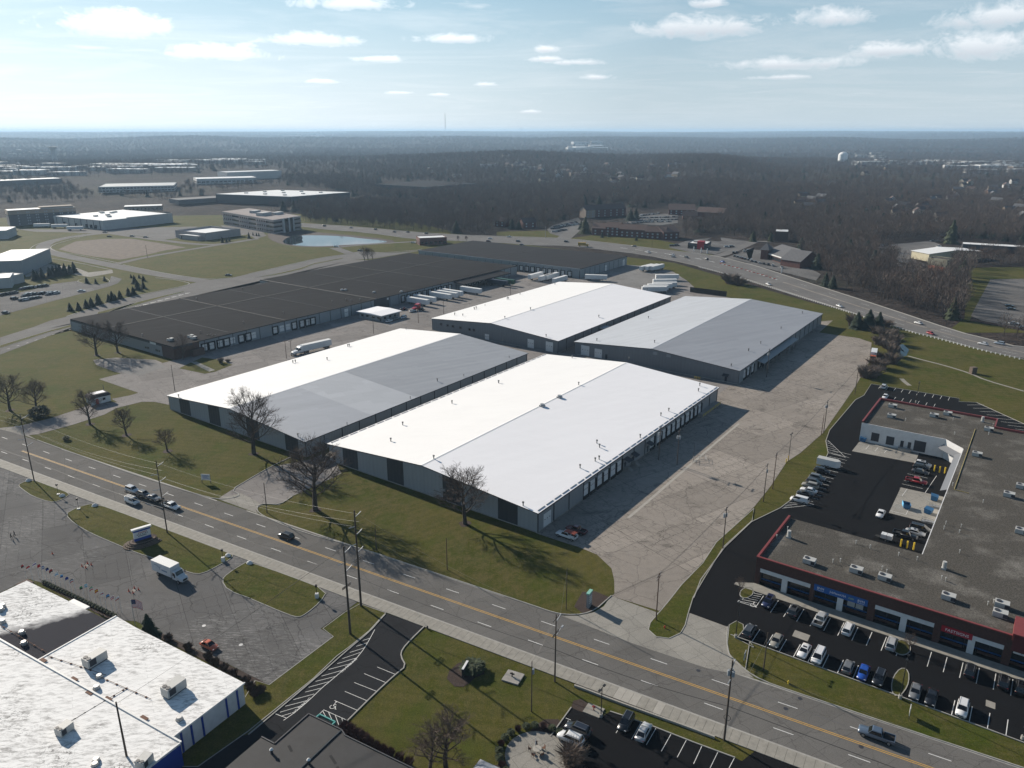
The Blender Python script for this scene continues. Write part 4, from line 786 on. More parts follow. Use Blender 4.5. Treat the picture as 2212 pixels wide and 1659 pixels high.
# ---------------------------------------------------------------- site office and gate shed
Oo = thing('office', 'small low office with pale flat roof against the long black-roofed warehouse', 'office', C(143, -197.5), CR)
m = MB(); m.box(.3, 14.7, .3, 17.7, 0, 3.2); ob('wall', m, Oo, mats=MT['wall_md'])
m = MB(); m.add([(-.6, -.6, 3.2), (15.6, -.6, 3.2), (15.6, 19, 3.3), (-.6, 19, 3.3), (-.6, -.6, 3.5), (15.6, -.6, 3.5), (15.6, 19, 3.6), (-.6, 19, 3.6), (-.6, 8, 3.95), (15.6, 8, 3.95)], [(3, 2, 1, 0), (4, 5, 9, 8), (8, 9, 6, 7), (0, 1, 5, 4), (2, 3, 7, 6), (0, 4, 8, 7, 3), (1, 2, 6, 9, 5)]); ob('roof', m, Oo, mats=MT['roof_white2'])
for y in (2.5, 6.5, 11, 15): m = MB(); m.box(.22, .3, y-.9, y+.9, 1.2, 2.3); ob('window', m, Oo, mats=MT['glass'])
for x in (3, 7, 11): m = MB(); m.box(x-.8, x+.8, .22, .3, 1.2, 2.3); ob('window', m, Oo, mats=MT['glass'])
m = MB(); m.box(.2, .3, .6, 1.6, 0, 2.2); ob('door', m, Oo, mats=MT['trim'])
x, y = (-159.5, 273.6); gx, gy = (-154.8, 278.9)
Gs = thing('gate_shed', 'small whitewashed gate shed with red door and dark hipped roof by the drive', 'shed', (x, y), atan2(gy-y, gx-x))
GL = hypot(gx-x, gy-y); m = MB(); m.box(0, GL, 0, 5.0, 0, 2.7); ob('wall', m, Gs, mats=MT['trimw'])
MT['roofbrown'] = mat('dark shingle roof', (.045, .036, .034), .9, vary=.3, vscale=2); MT['red'] = mat('red paint', (.36, .035, .025), .6)
m = MB(); m.add([(-.5, -.5, 2.7), (GL+.5, -.5, 2.7), (GL+.5, 5.5, 2.7), (-.5, 5.5, 2.7), (.4, .4, 3.7), (GL-.4, .4, 3.7), (GL-.4, 4.6, 3.7), (.4, 4.6, 3.7)], [(0, 1, 5, 4), (1, 2, 6, 5), (2, 3, 7, 6), (3, 0, 4, 7), (3, 2, 1, 0), (4, 5, 6, 7)]); rf = ob('roof', m, Gs, mats=MT['roofbrown'])
m = MB(); m.box(1.5, GL-1, 1.2, 4, 3.7, 3.76); ob('roof_patch', m, rf, mats=MT['roof_white2'])
m = MB(); m.box(1.6, 2.7, -.06, 0, 0, 2.1); ob('door', m, Gs, mats=MT['red'], ); m = MB(); m.box(4.2, 5.2, -.05, 0, 1.1, 2.0); ob('window', m, Gs, mats=MT['glass'])
m = MB(); m.cyl(GL-.3, 4.7, 0, 5.6, .1, n=6); ob('chimney_pipe', m, Gs, mats=MT['trim'])
# ================================================================== STRIP MALL
MT['brick'] = mat('dark brown storefront brick', (.070, .033, .026), .9, vary=.3, vscale=2.5, bump=.3, bscale=12)
MT['coping'] = mat('red metal coping', (.19, .038, .036), .5, vary=.15, vscale=2)
MT['redpanel'] = mat('dark red fascia', (.085, .012, .014), .6)
MT['gravelroof'] = shader('ballasted gravel roof', lambda t, b: (bumpn(t, b, t.noise(t.pos(), 4, 4, .8), .8, .1), t.mix(1.0, t.mix(t.mr(t.noise(t.pos(), .12, 6, .65), .5, .72, 0, .75), (.080, .074, .065), (.20, .188, .17)), t.n('ShaderNodeCombineXYZ', {i: t.mr(t.noise(t.pos(), 3.0, 4, .85), .34, .66, .45, 1.6) for i in range(3)}).outputs[0], 'MULTIPLY'))[1], 1.0, .03)
MT['whitewall'] = mat('white painted block wall', (.56, .56, .56), .8, vary=.12, vscale=.8)
MT['awn'] = mat('gray metal awning', (.15, .155, .165), .5)
MT['blue'] = mat('blue sign', (.010, .085, .30), .5); MT['redsign'] = mat('red sign', (.33, .010, .022), .5)
MT['bluetint'] = mat('blue window strip', (.01, .07, .2), .3); MT['text'] = mat('white lettering', (.75, .75, .75), .5)
MT['green_text'] = mat('yellow green lettering', (.45, .60, .12), .5)
def textob(s, size, parent, loc, rot, m, name='lettering', ext=.01, align='CENTER', sx=1.0):
    cu = D.curves.new(name, 'FONT'); cu.body = s; cu.size = size; cu.extrude = ext; cu.align_x = align; cu.resolution_u = 2
    cu.materials.append(MT[m]); oc = D.objects.new(name, cu); me = D.meshes.new_from_object(oc); D.objects.remove(oc); me.name = name; o = D.objects.new(name, me); COL.objects.link(o); o.parent = parent; o.location = loc; o.rotation_euler = rot; o.scale = (sx, 1, 1); return o
Gm = thing('strip_mall', 'brown brick strip mall with gravel roof and red coping around a parking court', 'strip mall', C(9.8, 53.5), CR)
def G(u, w_): return (u-9.8, 53.5-w_)
def gbox(nm, u0, u1, w0, w1, z0, z1, m, par=None):
    mb = MB(); a, b = G(u0, w0), G(u1, w1); mb.box(min(a[0], b[0]), max(a[0], b[0]), min(a[1], b[1]), max(a[1], b[1]), z0, z1); return ob(nm, mb, par or Gm, mats=MT[m])
flatroof(Gm, [G(10.1, 53.8), G(34, 53.8), G(34, 84), G(75, 84), G(110.4, 84), G(115.2, 78.5), G(115.2, 53.8), G(143.7, 53.8), G(143.7, 90), G(135, 90), G(135, 120), G(10.1, 120)], 6.0, 6.3, 'gravelroof')
gbox('front_wall', 9.8, 10.1, 53.5, 103.3, 4.2, 6.8, 'brick'); gbox('coping', 9.7, 10.2, 53.4, 103.3, 6.8, 7.0, 'coping')
gbox('side_wall', 10.1, 34, 53.5, 53.8, 0, 6.8, 'brick'); gbox('coping', 10.2, 34, 53.4, 53.9, 6.8, 7.0, 'coping'); gbox('coping', 10.3, 33.8, 53.9, 53.98, 6.3, 6.8, 'coping')
gbox('coping', 10.2, 10.28, 54, 103.2, 6.3, 6.8, 'coping')
gbox('front_wall', 9.2, 16, 103.3, 120, 4.0, 7.6, 'redpanel'); gbox('coping', 9.1, 16.1, 103.1, 103.4, 6.3, 7.8, 'coping'); gbox('coping', 9.1, 16.1, 103.4, 120, 7.6, 7.8, 'coping')
for a, b, c_, d in ((118.7, 143.7, 53.5, 53.8), ): gbox('side_wall', 115.2, b, c_, d, 0, 6.8, 'brick'); gbox('coping', 115.2, 143.7, 53.4, 53.9, 6.8, 7.0, 'coping'); gbox('coping', 115.5, 143.6, 53.9, 53.98, 6.3, 6.8, 'coping')
gbox('rear_wall', 143.7, 144, 53.5, 90, 0, 6.8, 'brick'); gbox('coping', 143.6, 144.1, 53.4, 90.3, 6.8, 7.0, 'coping'); gbox('coping', 143.5, 143.6, 54, 90, 6.3, 6.8, 'coping')
gbox('coping', 135, 143.6, 89.9, 90.3, 6.3, 7.0, 'coping'); gbox('coping', 134.9, 135.3, 90.3, 120, 6.3, 7.0, 'coping'); gbox('rear_wall', 135, 135.2, 90, 120, 0, 6.3, 'brick')
# storefront: piers, glass, white heads, signs
for a, b in ((53.5, 54.6), (65.7, 66.5), (77.6, 79.0), (90.1, 91.4), (102.2, 103.6)): gbox('pier', 9.8, 11.6, a, b, 0, 4.2, 'brick')
for a, b in ((54.6, 65.7), (66.5, 77.6), (79, 90.1), (91.4, 102.2), (103.6, 116)):
    n = 5; gl = gbox('shop_window', 11.2, 11.3, a, b, 0, 4.2, 'glass')
    for i in range(n+1): gbox('mullion', 11.12, 11.2, a+(b-a-.1)*i/n, a+(b-a-.1)*i/n+.1, 0, 3.4, 'trim', gl)
    gbox('window_strip', 11.13, 11.19, a+.1, b-.1, .75, 1.1, 'bluetint', gl); gbox('bulkhead', 11.0, 11.19, a, (a+b)/2-1.3, 0, .55, 'brick', gl); gbox('bulkhead', 11.0, 11.19, (a+b)/2+1.3, b, 0, .55, 'brick', gl)
for a, b in ((54.6, 65.7), (79, 90.1), (96.9, 102.2), (103.8, 116)): gbox('white_head', 9.72, 9.85, a, b, 3.3, 4.25, 'whitewall')
for a in (59.6, 71.5, 84.0, 96.3): gbox('white_pier', 9.72, 10.3, a, a+1.2, 0, 3.3, 'whitewall')
sg = gbox('sign', 9.66, 9.8, 66.5, 77.5, 3.2, 4.7, 'blue'); rz_ = (pi/2, 0, -pi/2)
textob('BVM', .75, sg, (-.16, G(0, 67.9)[1], 3.75), rz_, 'text'); textob('BVM', .75, sg, (-.16, G(0, 76.2)[1], 3.75), rz_, 'text')
for yy in (67.9, 76.2):
    m = MB(); m.tube([(-.16, G(0, yy-.7)[1], 3.55), (-.16, G(0, yy)[1], 3.45), (-.16, G(0, yy+.7)[1], 3.6)], .04, 4); ob('swoosh', m, sg, mats=MT['text'])
textob('JobNewsUSA', .72, sg, (-.16, G(0, 71.5)[1], 3.75), rz_, 'text', sx=.85); textob('.com', .72, sg, (-.16, G(0, 74.15)[1], 3.75), rz_, 'green_text', sx=.85)
for a, b in ((73.4, 74.9), (75.1, 76.6)): gbox('window_poster', 11.05, 11.1, a, b, 1.2, 2.6, 'hvac')
sg = gbox('sign', 9.66, 9.8, 91.4, 96.9, 3.15, 4.5, 'redsign'); textob('FASTSIGNS', .86, sg, (-.16, G(0, 94.2)[1], 3.5), rz_, 'text')
textob('E', .8, Gm, (-.1, G(0, 105.2)[1], 3.45), rz_, 'bluetint')
# court side: white rear wall of the back wing with doors, slanted corner, awnings
gbox('court_wall', 115.0, 115.2, 53.5, 78.4, 0, 6.4, 'whitewall')
m = MB(); a, b = G(115.1, 78.4), G(109.7, 83.8); m.prism([a, b, (b[0]+.2, b[1]+.05), (a[0]+.2, a[1]+.05)], 0, 6.4); ob('court_wall', m, Gm, mats=MT['whitewall'])
m = MB(); a, b = G(115.0, 78.2), G(109.4, 83.8); d_ = Vector((a[1]-b[1], b[0]-a[0])).normalized()*-1.9; d_ = d_ if d_.x < 0 else -d_
m.add([(*a, 4.6), (*b, 4.6), (b[0]+d_.x, b[1]+d_.y, 3.6), (a[0]+d_.x, a[1]+d_.y, 3.6), (*a, 4.5), (*b, 4.5), (b[0]+d_.x, b[1]+d_.y, 3.5), (a[0]+d_.x, a[1]+d_.y, 3.5)], [(0, 1, 2, 3), (7, 6, 5, 4), (0, 3, 7, 4), (1, 5, 6, 2), (3, 2, 6, 7)]); ob('awning', m, Gm, mats=MT['awn'])
gbox('court_wall', 34, 109.7, 83.8, 84, 0, 6.3, 'whitewall'); gbox('court_wall', 33.8, 34, 53.8, 84, 0, 6.0, 'brick')
m = MB(); q = [(*G(78, 83.8), 5.2), (*G(108.5, 83.8), 5.2), (*G(108.5, 82.0), 4.4), (*G(78, 82.0), 4.4)]; m.add(q+[(p[0], p[1], p[2]-.1) for p in q], [(0, 1, 2, 3), (7, 6, 5, 4), (3, 2, 6, 7), (0, 3, 7, 4), (1, 5, 6, 2)]); ob('awning', m, Gm, mats=MT['awn'])
for wc, ww, hh, z in ((58.2, 2.4, 2.9, .9), (62.8, 2.4, 2.9, .7), (66.4, .95, 2.1, .9), (68.6, .95, 2.1, .9), (71.6, 3.4, 3.6, .5)): gbox('door' if ww < 1.5 else 'loading_door', 114.92, 115.0, wc-ww/2, wc+ww/2, z, z+hh, 'trim')
gbox('door_landing', 113.2, 114.9, 65.7, 69.4, 0, .9, 'concw')
for wc in (67.5,):
    m = MB()
    for y in (65.8, 69.2): p = G(113.3, y); m.tube([(*p, .9), (*p, 1.9)], .04, 4)
    m.tube([(*G(113.3, 65.8), 1.9), (*G(113.3, 69.2), 1.9)], .04, 4); ob('hand_rail', m, Gm, mats=MT['trim'])
def gput(pts_, me, nm, z=6.3, rz=0):
    for x, y in pts_: lx, ly = local(Gm, x, y); ob(nm, me, Gm, (lx, ly, z), rz)
gput([(67.1, 151.6), (76.1, 147.9), (81, 144.9), (90.9, 137.6), (100.4, 134.9), (98.1, 131.7), (132.6, 184.8), (139.1, 189.8), (123.5, 165.2), (134.3, 254.2), (129.2, 244.2), (144, 244.8), (149.6, 246.6), (155.1, 232), (139.6, 211.7)], RTU, 'rooftop_unit', rz=-pi/2)
VP = MB(); VP.cyl(0, 0, 0, .8, .09, n=6); VP.cyl(0, 0, .75, .95, .16, n=6); VP = VP.mesh('vent_pipe', MT['hvac'])
gput([(66.5, 163.4), (63.4, 162.8), (67.4, 166.8), (72.5, 151.8), (74.3, 152.1), (81.3, 160.2), (83.7, 158.1), (88.8, 154.8), (92.1, 152.9), (82.3, 148.9), (82.7, 147.6), (96.6, 150), (103.4, 155.9), (110.5, 168), (108.5, 165.2), (105.8, 167.1), (107.6, 169.6), (123.6, 181.2), (93.5, 145.1), (94, 144.4), (97.9, 135.5), (99.5, 136.2), (132.5, 241.2), (148.9, 241.8), (159.2, 236.5), (153.2, 228.8), (121.2, 191.4), (142.2, 228.8)], VP, 'vent_pipe')
m = MB(); m.box(-.5, .5, -.5, .5, 0, .4); m.cyl(0, 0, .4, 1.9, .45, n=10); gput([(157.7, 240)], m.mesh('exhaust_stack', MT['hvac']), 'exhaust_stack'); gput([(96.2, 149.2), (66.4, 163.1)], m.mesh('exhaust_stack', MT['hvac']), 'exhaust_stack')
m = MB(); pp = [local(Gm, *p) for p in [(151.6, 233.4), (120.3, 188.9)]]; m.tube([(*p, 6.42) for p in pp], .10, 5); m.tube([(pp[1][0], pp[1][1], 6.42), (pp[1][0]-.3, pp[1][1]-3.5, 6.42)], .10, 5); ob('gas_pipe', m, Gm, mats=mat('faded yellow pipe', (.28, .23, .09), .7))
# ================================================================== DEALERSHIP AND CLINIC ON THE NEAR SIDE
def whiteroof_fn(t, b):
    p = t.pos(-(RTH-pi/2)+0); n = t.noise(t.pos(-(RTH-pi/2), (.45, 1.6, 1)), 1.1, 7, .7); n2 = t.noise(p, .11, 6, .62); n3 = t.noise(p, 2.2, 5, .7)
    br = t.n('ShaderNodeTexBrick', {'Vector': p, 'Color1': (.97,)*3, 'Color2': (1, 1, 1), 'Mortar': (.72,)*3, 'Scale': 1.0, 'Mortar Size': .03, 'Brick Width': 12.0, 'Row Height': 1.0}, offset=.4)
    c = t.mix(t.math('MULTIPLY', t.mr(n, .47, .66), t.mr(n2, .36, .58, .3, 1)), (.84, .83, .81), (.30, .29, .28))
    c = t.mix(t.math('MULTIPLY', t.mr(n3, .52, .62), t.mr(n2, .53, .64, 0, .95)), c, (.12, .115, .11))
    return t.mix(1.0, c, br.outputs[0], 'MULTIPLY')
MT['dealer_roof'] = shader('weathered white membrane', whiteroof_fn, .8, .1)
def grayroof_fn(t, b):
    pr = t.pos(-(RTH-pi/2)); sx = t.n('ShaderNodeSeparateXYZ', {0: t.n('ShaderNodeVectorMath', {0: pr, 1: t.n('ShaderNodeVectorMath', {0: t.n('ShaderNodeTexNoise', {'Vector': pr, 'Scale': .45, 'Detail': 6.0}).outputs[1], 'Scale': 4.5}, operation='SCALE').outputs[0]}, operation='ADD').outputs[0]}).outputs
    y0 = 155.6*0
    return t.mix(t.mr(sx[1], DT0, DT1), whiteroof_fn(t, b), (.040, .039, .046))  # weathered white blends to dark gray across the roof depth, with a ragged edge
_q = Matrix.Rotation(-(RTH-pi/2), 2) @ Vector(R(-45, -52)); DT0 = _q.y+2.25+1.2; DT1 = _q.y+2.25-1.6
MT['dealer_roof2'] = shader('weathered white to gray membrane', grayroof_fn, .9, .05)
MT['royal'] = mat('royal blue paint', (.012, .045, .26), .5)
Hd = thing('dealership', 'white flat-roofed building with blue striped wall and rooftop units', 'commercial building', R(0, 0), RR)
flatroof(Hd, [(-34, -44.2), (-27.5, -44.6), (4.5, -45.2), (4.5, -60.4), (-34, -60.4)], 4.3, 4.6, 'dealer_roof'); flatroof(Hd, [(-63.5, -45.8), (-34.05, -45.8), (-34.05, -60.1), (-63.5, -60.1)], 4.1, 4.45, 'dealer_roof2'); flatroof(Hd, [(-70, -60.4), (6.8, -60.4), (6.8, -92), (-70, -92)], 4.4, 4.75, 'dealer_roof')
def hbox(nm, a, b, m, par=None): mb = MB(); mb.box(a[0], b[0], a[1], b[1], a[2], b[2]); return ob(nm, mb, par or Hd, mats=MT[m])
hbox('wall', (-63.3, -60, 0), (-34.1, -46, 4.1), 'whitewall'); hbox('wall', (-33.8, -60.3, 0), (4.3, -45.4, 4.3), 'whitewall'); hbox('wall', (-70, -91, 0), (6.5, -60.5, 4.4), 'whitewall')
hbox('blue_wall', (6.5, -90, .0), (6.7, -60.45, 4.35), 'royal')
for y in (-46.9, -49.3, -54.4, -56.6, -58.6): hbox('blue_stripe', (4.3, y-.2, .1), (4.36, y+.2, 4.25), 'royal')
for a, b in (((-34.2, -60.4, 4.6), (-33.9, -44.2, 4.72)), ((4.4, -60.4, 4.6), (4.6, -45.1, 4.7)), ((-70, -60.55, 4.75), (6.9, -60.25, 5.0)), ((6.7, -92, 4.75), (6.95, -60.4, 4.9))): hbox('parapet_cap', a, b, 'trimw')
hbox('entry_canopy', (-49.3, -45.8, 3.2), (-43.6, -44.0, 3.5), 'trimw'); hbox('entry_canopy', (-66, -47, 3.1), (-63.5, -44.5, 3.4), 'brownbrick')
BIG = MB(); BIG.box(-1.0, 1.0, -1.9, 1.9, .25, 1.95); BIG.box(-.9, .9, -1.8, 1.8, 0, .25, 1); BIG.cyl(-.45, -1.35, 1.95, 2.05, .42, n=12, mi=1); BIG.cyl(.45, -1.35, 1.95, 2.05, .42, n=12, mi=1); BIG.box(1.0, 1.02, -1.6, -.3, .5, 1.8, 1); BIG.box(-.4, .4, 1.9, 2.2, .9, 1.6)
BIG = BIG.mesh('rooftop_unit', [MT['hvac'], MT['trim']])
for (x, y), rz in zip([(-77.8, 119.6), (-59.8, 111.8), (-73.8, 102.1), (-57.5, 95.3)], (0, 0, .1, .3)): lx, ly = local(Hd, x, y); o = ob('rooftop_unit', BIG, Hd, (lx, ly, 4.62), rz); o.scale = (1, 1, 1) if rz == 0 else (.8, .62, .8)
for x, y in [(-103, 132), (-96.9, 128.4), (-75, 115.5), (-74, 112.6), (-56.1, 105), (-65.5, 96), (-94.5, 125.1), (-65.2, 95.1), (-105.9, 136.1), (-106.3, 137.3)]: lx, ly = local(Hd, x, y); ob('roof_fan', FAN, Hd, (lx, ly, 4.5)).scale = (.6, .6, .9)
for a, b in ([(-88.1, 121.6), (-74.1, 116.1)], [(-76.6, 116.4), (-63.1, 109.9)], [(-68.6, 112.9), (-74.3, 104.4)], [(-103, 131.1), (-88.7, 122.6)]):
    m = MB(); la, lb = local(Hd, *a), local(Hd, *b); m.tube([(*la, 4.75), (*lb, 4.75)], .05, 4)
    for k in range(6): q = lerp2(la, lb, (k+.5)/6); m.box(q[0]-.15, q[0]+.15, q[1]-.15, q[1]+.15, 4.6, 4.75)
    ob('gas_pipe', m, Hd, mats=MT['rust'])
for x, y in [(-87.9, 120.2), (-79.3, 115), (-74.6, 111.4), (-70.6, 109.9), (-62.2, 105.3)]: lx, ly = local(Hd, x, y); o = MB(); o.box(-.8, .8, -.35, .35, 0, .07); ob('roof_patch', o, Hd, (lx, ly, 4.76), .0, mats=MT['rust'])
Cl = thing('clinic', 'low building with black membrane roof at the bottom edge of the picture', 'commercial building', R(19.6, -44.8), RR)
MT['epdm'] = mat('black rubber roof', (.020, .020, .022), .75, vary=.25, vscale=.5)
flatroof(Cl, [(0, 0), (7.4, 0), (8.6, -.7), (24, -.7), (24, -30), (-3, -30), (-3, -7.7), (0, -7.7)], 3.6, 4.0, 'epdm')
m = MB(); m.prism([(.3, -.3), (7.3, -.3), (8.3, -1), (23.5, -1), (23.5, -29), (-2.7, -29), (-2.7, -8), (.3, -8)], 0, 3.6); ob('wall', m, Cl, mats=MT['brick'])
m = MB(); m.tube([(7.4, -.1, 4.12), (7.4, -13, 4.12)], .10, 5); ob('roof_ridge', m, Cl, mats=MT['pipe'])
m = MB()
for a, b in (((-.05, .05), (7.4, .05)), ((7.4, .05), (8.7, -.6)), ((8.7, -.6), (24, -.6)), ((-.05, .05), (-.05, -7.7)), ((-3.05, -7.7), (-.05, -7.7))): strip(m, [a, b], .2, 4.0, 4.15)
ob('parapet_cap', m, Cl, mats=MT['trim'])
for x, y in [(-38.6, 98.3), (-32.1, 96.2)]: lx, ly = local(Cl, x, y); m = MB(); m.cyl(0, 0, 0, .8, .22, n=8, mi=0); m.cyl(0, 0, .8, 1.1, .34, .1, 8, 1); ob('roof_vent', m, Cl, (lx, ly, 4.0), mats=[MT['trim'], MT['trimw']])
for a, b in (((9.5, -5), (11.5, -5.9)), ((12, -6.2), (13.2, -6.8)), ((13.6, -6.9), (16.4, -8.2)), ((2.2, -6.8), (3.6, -7.5))): m = MB(); flat(m, [a, b], .45, 4.012); ob('roof_patch', m, Cl, mats=MT['black_gap'])
MT['teal'] = mat('teal metal edge', (.06, .30, .28), .5)
pc = [(-33.4, 108.3), (-30.3, 106.5)]; m = MB(); la, lb = local(Cl, *pc[0]), local(Cl, *pc[1])
for a, b in ((la, lb), (la, (la[0], 0.1)), (lb, (lb[0], .1))): strip(m, [a, b], .22, 2.5, 2.95)
cp = ob('entry_canopy', m, Cl, mats=MT['teal'])
m = MB(); m.prism([(la[0]-.6, 0), (lb[0]+1.2, 0), (lb[0]+1.2, 2.2), (la[0]-.6, 2.2)], 0, .08); ob('entry_slab', m, Cl, mats=MT['conc'])
for p in (la, lb): m = MB(); m.cyl(p[0], p[1], 0, 2.6, .12, n=6); ob('canopy_post', m, cp, mats=MT['trim'])
# slate roof corner over the patio
x, y = (-0.4, 98.2); Pv = thing('pavilion', 'slate gray hipped roof corner beside the round patio', 'pavilion', (x-2.5, y-8), RR)
m = MB(); m.add([(-6, -6, 2.8), (6, -6, 2.8), (6, 6, 2.8), (-6, 6, 2.8), (0, 0, 5.2)], [(0, 1, 4), (1, 2, 4), (2, 3, 4), (3, 0, 4), (3, 2, 1, 0)]); ob('roof', m, Pv, mats=MT['roof_slate']); m = MB(); m.box(-5.2, 5.2, -5.2, 5.2, 0, 2.8); ob('wall', m, Pv, mats=MT['brick'])
# ================================================================== BUILDINGS FARTHER OFF
MT['tan'] = mat('tan stucco', (.29, .235, .19), .9, vary=.1, vscale=.3); MT['taupe'] = mat('taupe stucco', (.10, .10, .105), .9, vary=.1, vscale=.3)
MT['pink'] = mat('pinkish beige precast', (.33, .295, .285), .85, vary=.08, vscale=.4); MT['precast'] = mat('pale precast concrete', (.40, .40, .395), .85, vary=.08, vscale=.3)
MT['black_wall'] = mat('charcoal precast wall', (.055, .058, .065), .8); MT['redbrick'] = mat('red brick', (.105, .045, .038), .9, vary=.25, vscale=.6)
MT['brownroof'] = mat('brown shingle roof', (.085, .055, .048), .9, vary=.25, vscale=.8); MT['yellowwall'] = mat('pale yellow wall', (.50, .46, .33), .8, vary=.1, vscale=.4)
MT['grayroof'] = mat('gray shingle roof', (.10, .10, .105), .9, vary=.2, vscale=.8); MT['orange'] = mat('faded orange steel', (.33, .085, .04), .7, vary=.2, vscale=.5)
MT['winlt'] = mat('curtained window glass', (.30, .31, .32), .25); MT['roofw3'] = mat('distant white roof', (.70, .70, .69), .6, vary=.06, vscale=.05)
WM = {}
def fbox(name, label, cat, A, B, depth, h, wall='precast', roof='roofw3', par=.0, win=None, wm='glass', group=None, wsz=(1.5, 1.5), sidewin=True):
    """flat-roofed block: front edge A->B on the ground (left to right seen from the camera), depth away from the camera"""
    L = hypot(B[0]-A[0], B[1]-A[1]); t = thing(name, label, cat, A, atan2(B[1]-A[1], B[0]-A[0]), group)
    m = MB(); m.box(0, L, 0, depth, 0, h); ob('wall', m, t, mats=MT[wall])
    m = MB(); m.box(.4, L-.4, .4, depth-.4, h+.002, h+.12); ob('roof', m, t, mats=MT[roof])
    if par:
        m = MB(); strip(m, [(.2, .2), (L-.2, .2), (L-.2, depth-.2), (.2, depth-.2)], .4, h, h+par, closed=True); ob('parapet', m, t, mats=MT[wall])
    if win:
        k = (wsz, wm)
        if k not in WM: q = MB(); q.box(-wsz[0]/2, wsz[0]/2, -.06, 0, 0, wsz[1]); WM[k] = q.mesh('window', MT[wm])
        fl, z0, dz, nx = win
        for f in range(fl):
            for i in range(nx): ob('window', WM[k], t, (L*(i+.5)/nx, 0, z0+dz*f))
            if sidewin:
                ny = max(1, int(nx*depth/L))
                for i in range(ny): ob('window', WM[k], t, (L, depth*(i+.5)/ny, z0+dz*f), pi/2); ob('window', WM[k], t, (0, depth*(i+.5)/ny, z0+dz*f), -pi/2)
    return t, L
a, b = [(-548, 849), (-513, 878)]
t, L = fbox('hotel', 'tan and gray five storey hotel behind the white box warehouse', 'hotel', a, (a[0]+(b[0]-a[0])*1.45, a[1]+(b[1]-a[1])*1.45), 18, 12.2, 'taupe', 'roofw3')
m = MB(); m.box(-.3, L+.3, -.3, 18.3, 12.2, 16.8); ob('upper_storey', m, t, mats=MT['tan']); m = MB(); m.box(.5, L-.5, .5, 17.5, 16.81, 16.95); ob('roof', m, t, mats=MT['roofw3']); m = MB(); m.box(L*.48, L*.98, 2, 15, 16.95, 18.6); ob('roof_screen', m, t, mats=MT['tan'])
q = MB(); q.box(-.6, .6, -.07, 0, 0, 1.5); q = q.mesh('window', MT['winlt'])
for f in range(5):
    for x in (.14, .27, .30, .40, .43, .53, .56, .66, .76, .79, .88, .95): ob('window', q, t, (L*x, -.3 if f == 4 else 0, 1.2+3.0*f))
a, b, c_ = [(-508, 864), (-429, 816), (-386, 887)]
L1 = hypot(b[0]-a[0], b[1]-a[1]); L2 = hypot(c_[0]-b[0], c_[1]-b[1])
t = thing('warehouse', 'white box warehouse with bright roof and three docked trailers at its left wall', 'warehouse', b, atan2(c_[1]-b[1], c_[0]-b[0]))
an = atan2(a[1]-b[1], a[0]-b[0])-t.rotation_euler.z; pa_ = (L1*cos(an), L1*sin(an)); fp = [(0, 0), (L2, 0), (L2+pa_[0], pa_[1]), pa_]
m = MB(); m.prism(fp, 0, 9.6); ob('wall', m, t, mats=MT['precast']); m = MB(); m.prism([lerp2(p, (L2/2+pa_[0]/2, pa_[1]/2), .012) for p in fp], 9.6, 9.75); ob('roof', m, t, mats=MT['roofw3'])
m = MB(); m.prism([(L2*.33, -.1), (L2, -.1), (L2, .6), (L2*.33, .6)], 0, 10.6); ob('parapet', m, t, mats=MT['precast'])
for k in range(8): q = lerp2((0, 0), pa_, (k+.5)/8); m = MB(); m.box(q[0]-.4, q[0]+.1, q[1]-.15, q[1]+.15, 0, 9.6); ob('downspout', m, t, mats=MT['trim'])
for k in (1.2, 1.9, 2.6, 4.3, 6.2): q = lerp2((0, 0), pa_, k/8); m = MB(); m.box(q[0]-1.0, q[0]+.5, q[1]-1.5, q[1]+1.5, .8, 4.4); ob('dock_door', m, t, mats=MT['seal'])
for u, v in ((.25, .5), (.3, .3), (.42, .5), (.55, .8), (.62, .7), (.7, .75), (.6, .9)): m = MB(); cx, cy = u*L2+v*pa_[0], v*pa_[1]; m.box(cx-2.2, cx+2.2, cy-1.3, cy+1.3, 9.75, 11.2); ob('rooftop_unit', m, t, mats=MT['hvac'])
a, b, c_ = [(-329, 757), (-291, 735), (-274, 769)]
L1 = hypot(b[0]-a[0], b[1]-a[1]); t, L = fbox('bank', 'low windowless beige building with tall parapet before the office block', 'commercial building', a, b, L1*.95, 5.2, 'pink', 'roofw3', 1.9)
m = MB(); m.box(L*.25, L*.9, -5, 0, 0, 4.2); ob('entrance_block', m, t, mats=MT['pink']); m = MB(); m.box(L*.4, L*.85, -5.2, -.5, 4.2, 4.5); ob('roof', m, t, mats=MT['roofw3'])
for x in (.12, .17, .35): m = MB(); m.box(L*x-.6, L*x+.6, -5.1 if x > .25 else -.08, -5.0 if x > .25 else 0, .3, 3.2); ob('window', m, t, mats=MT['glass'])
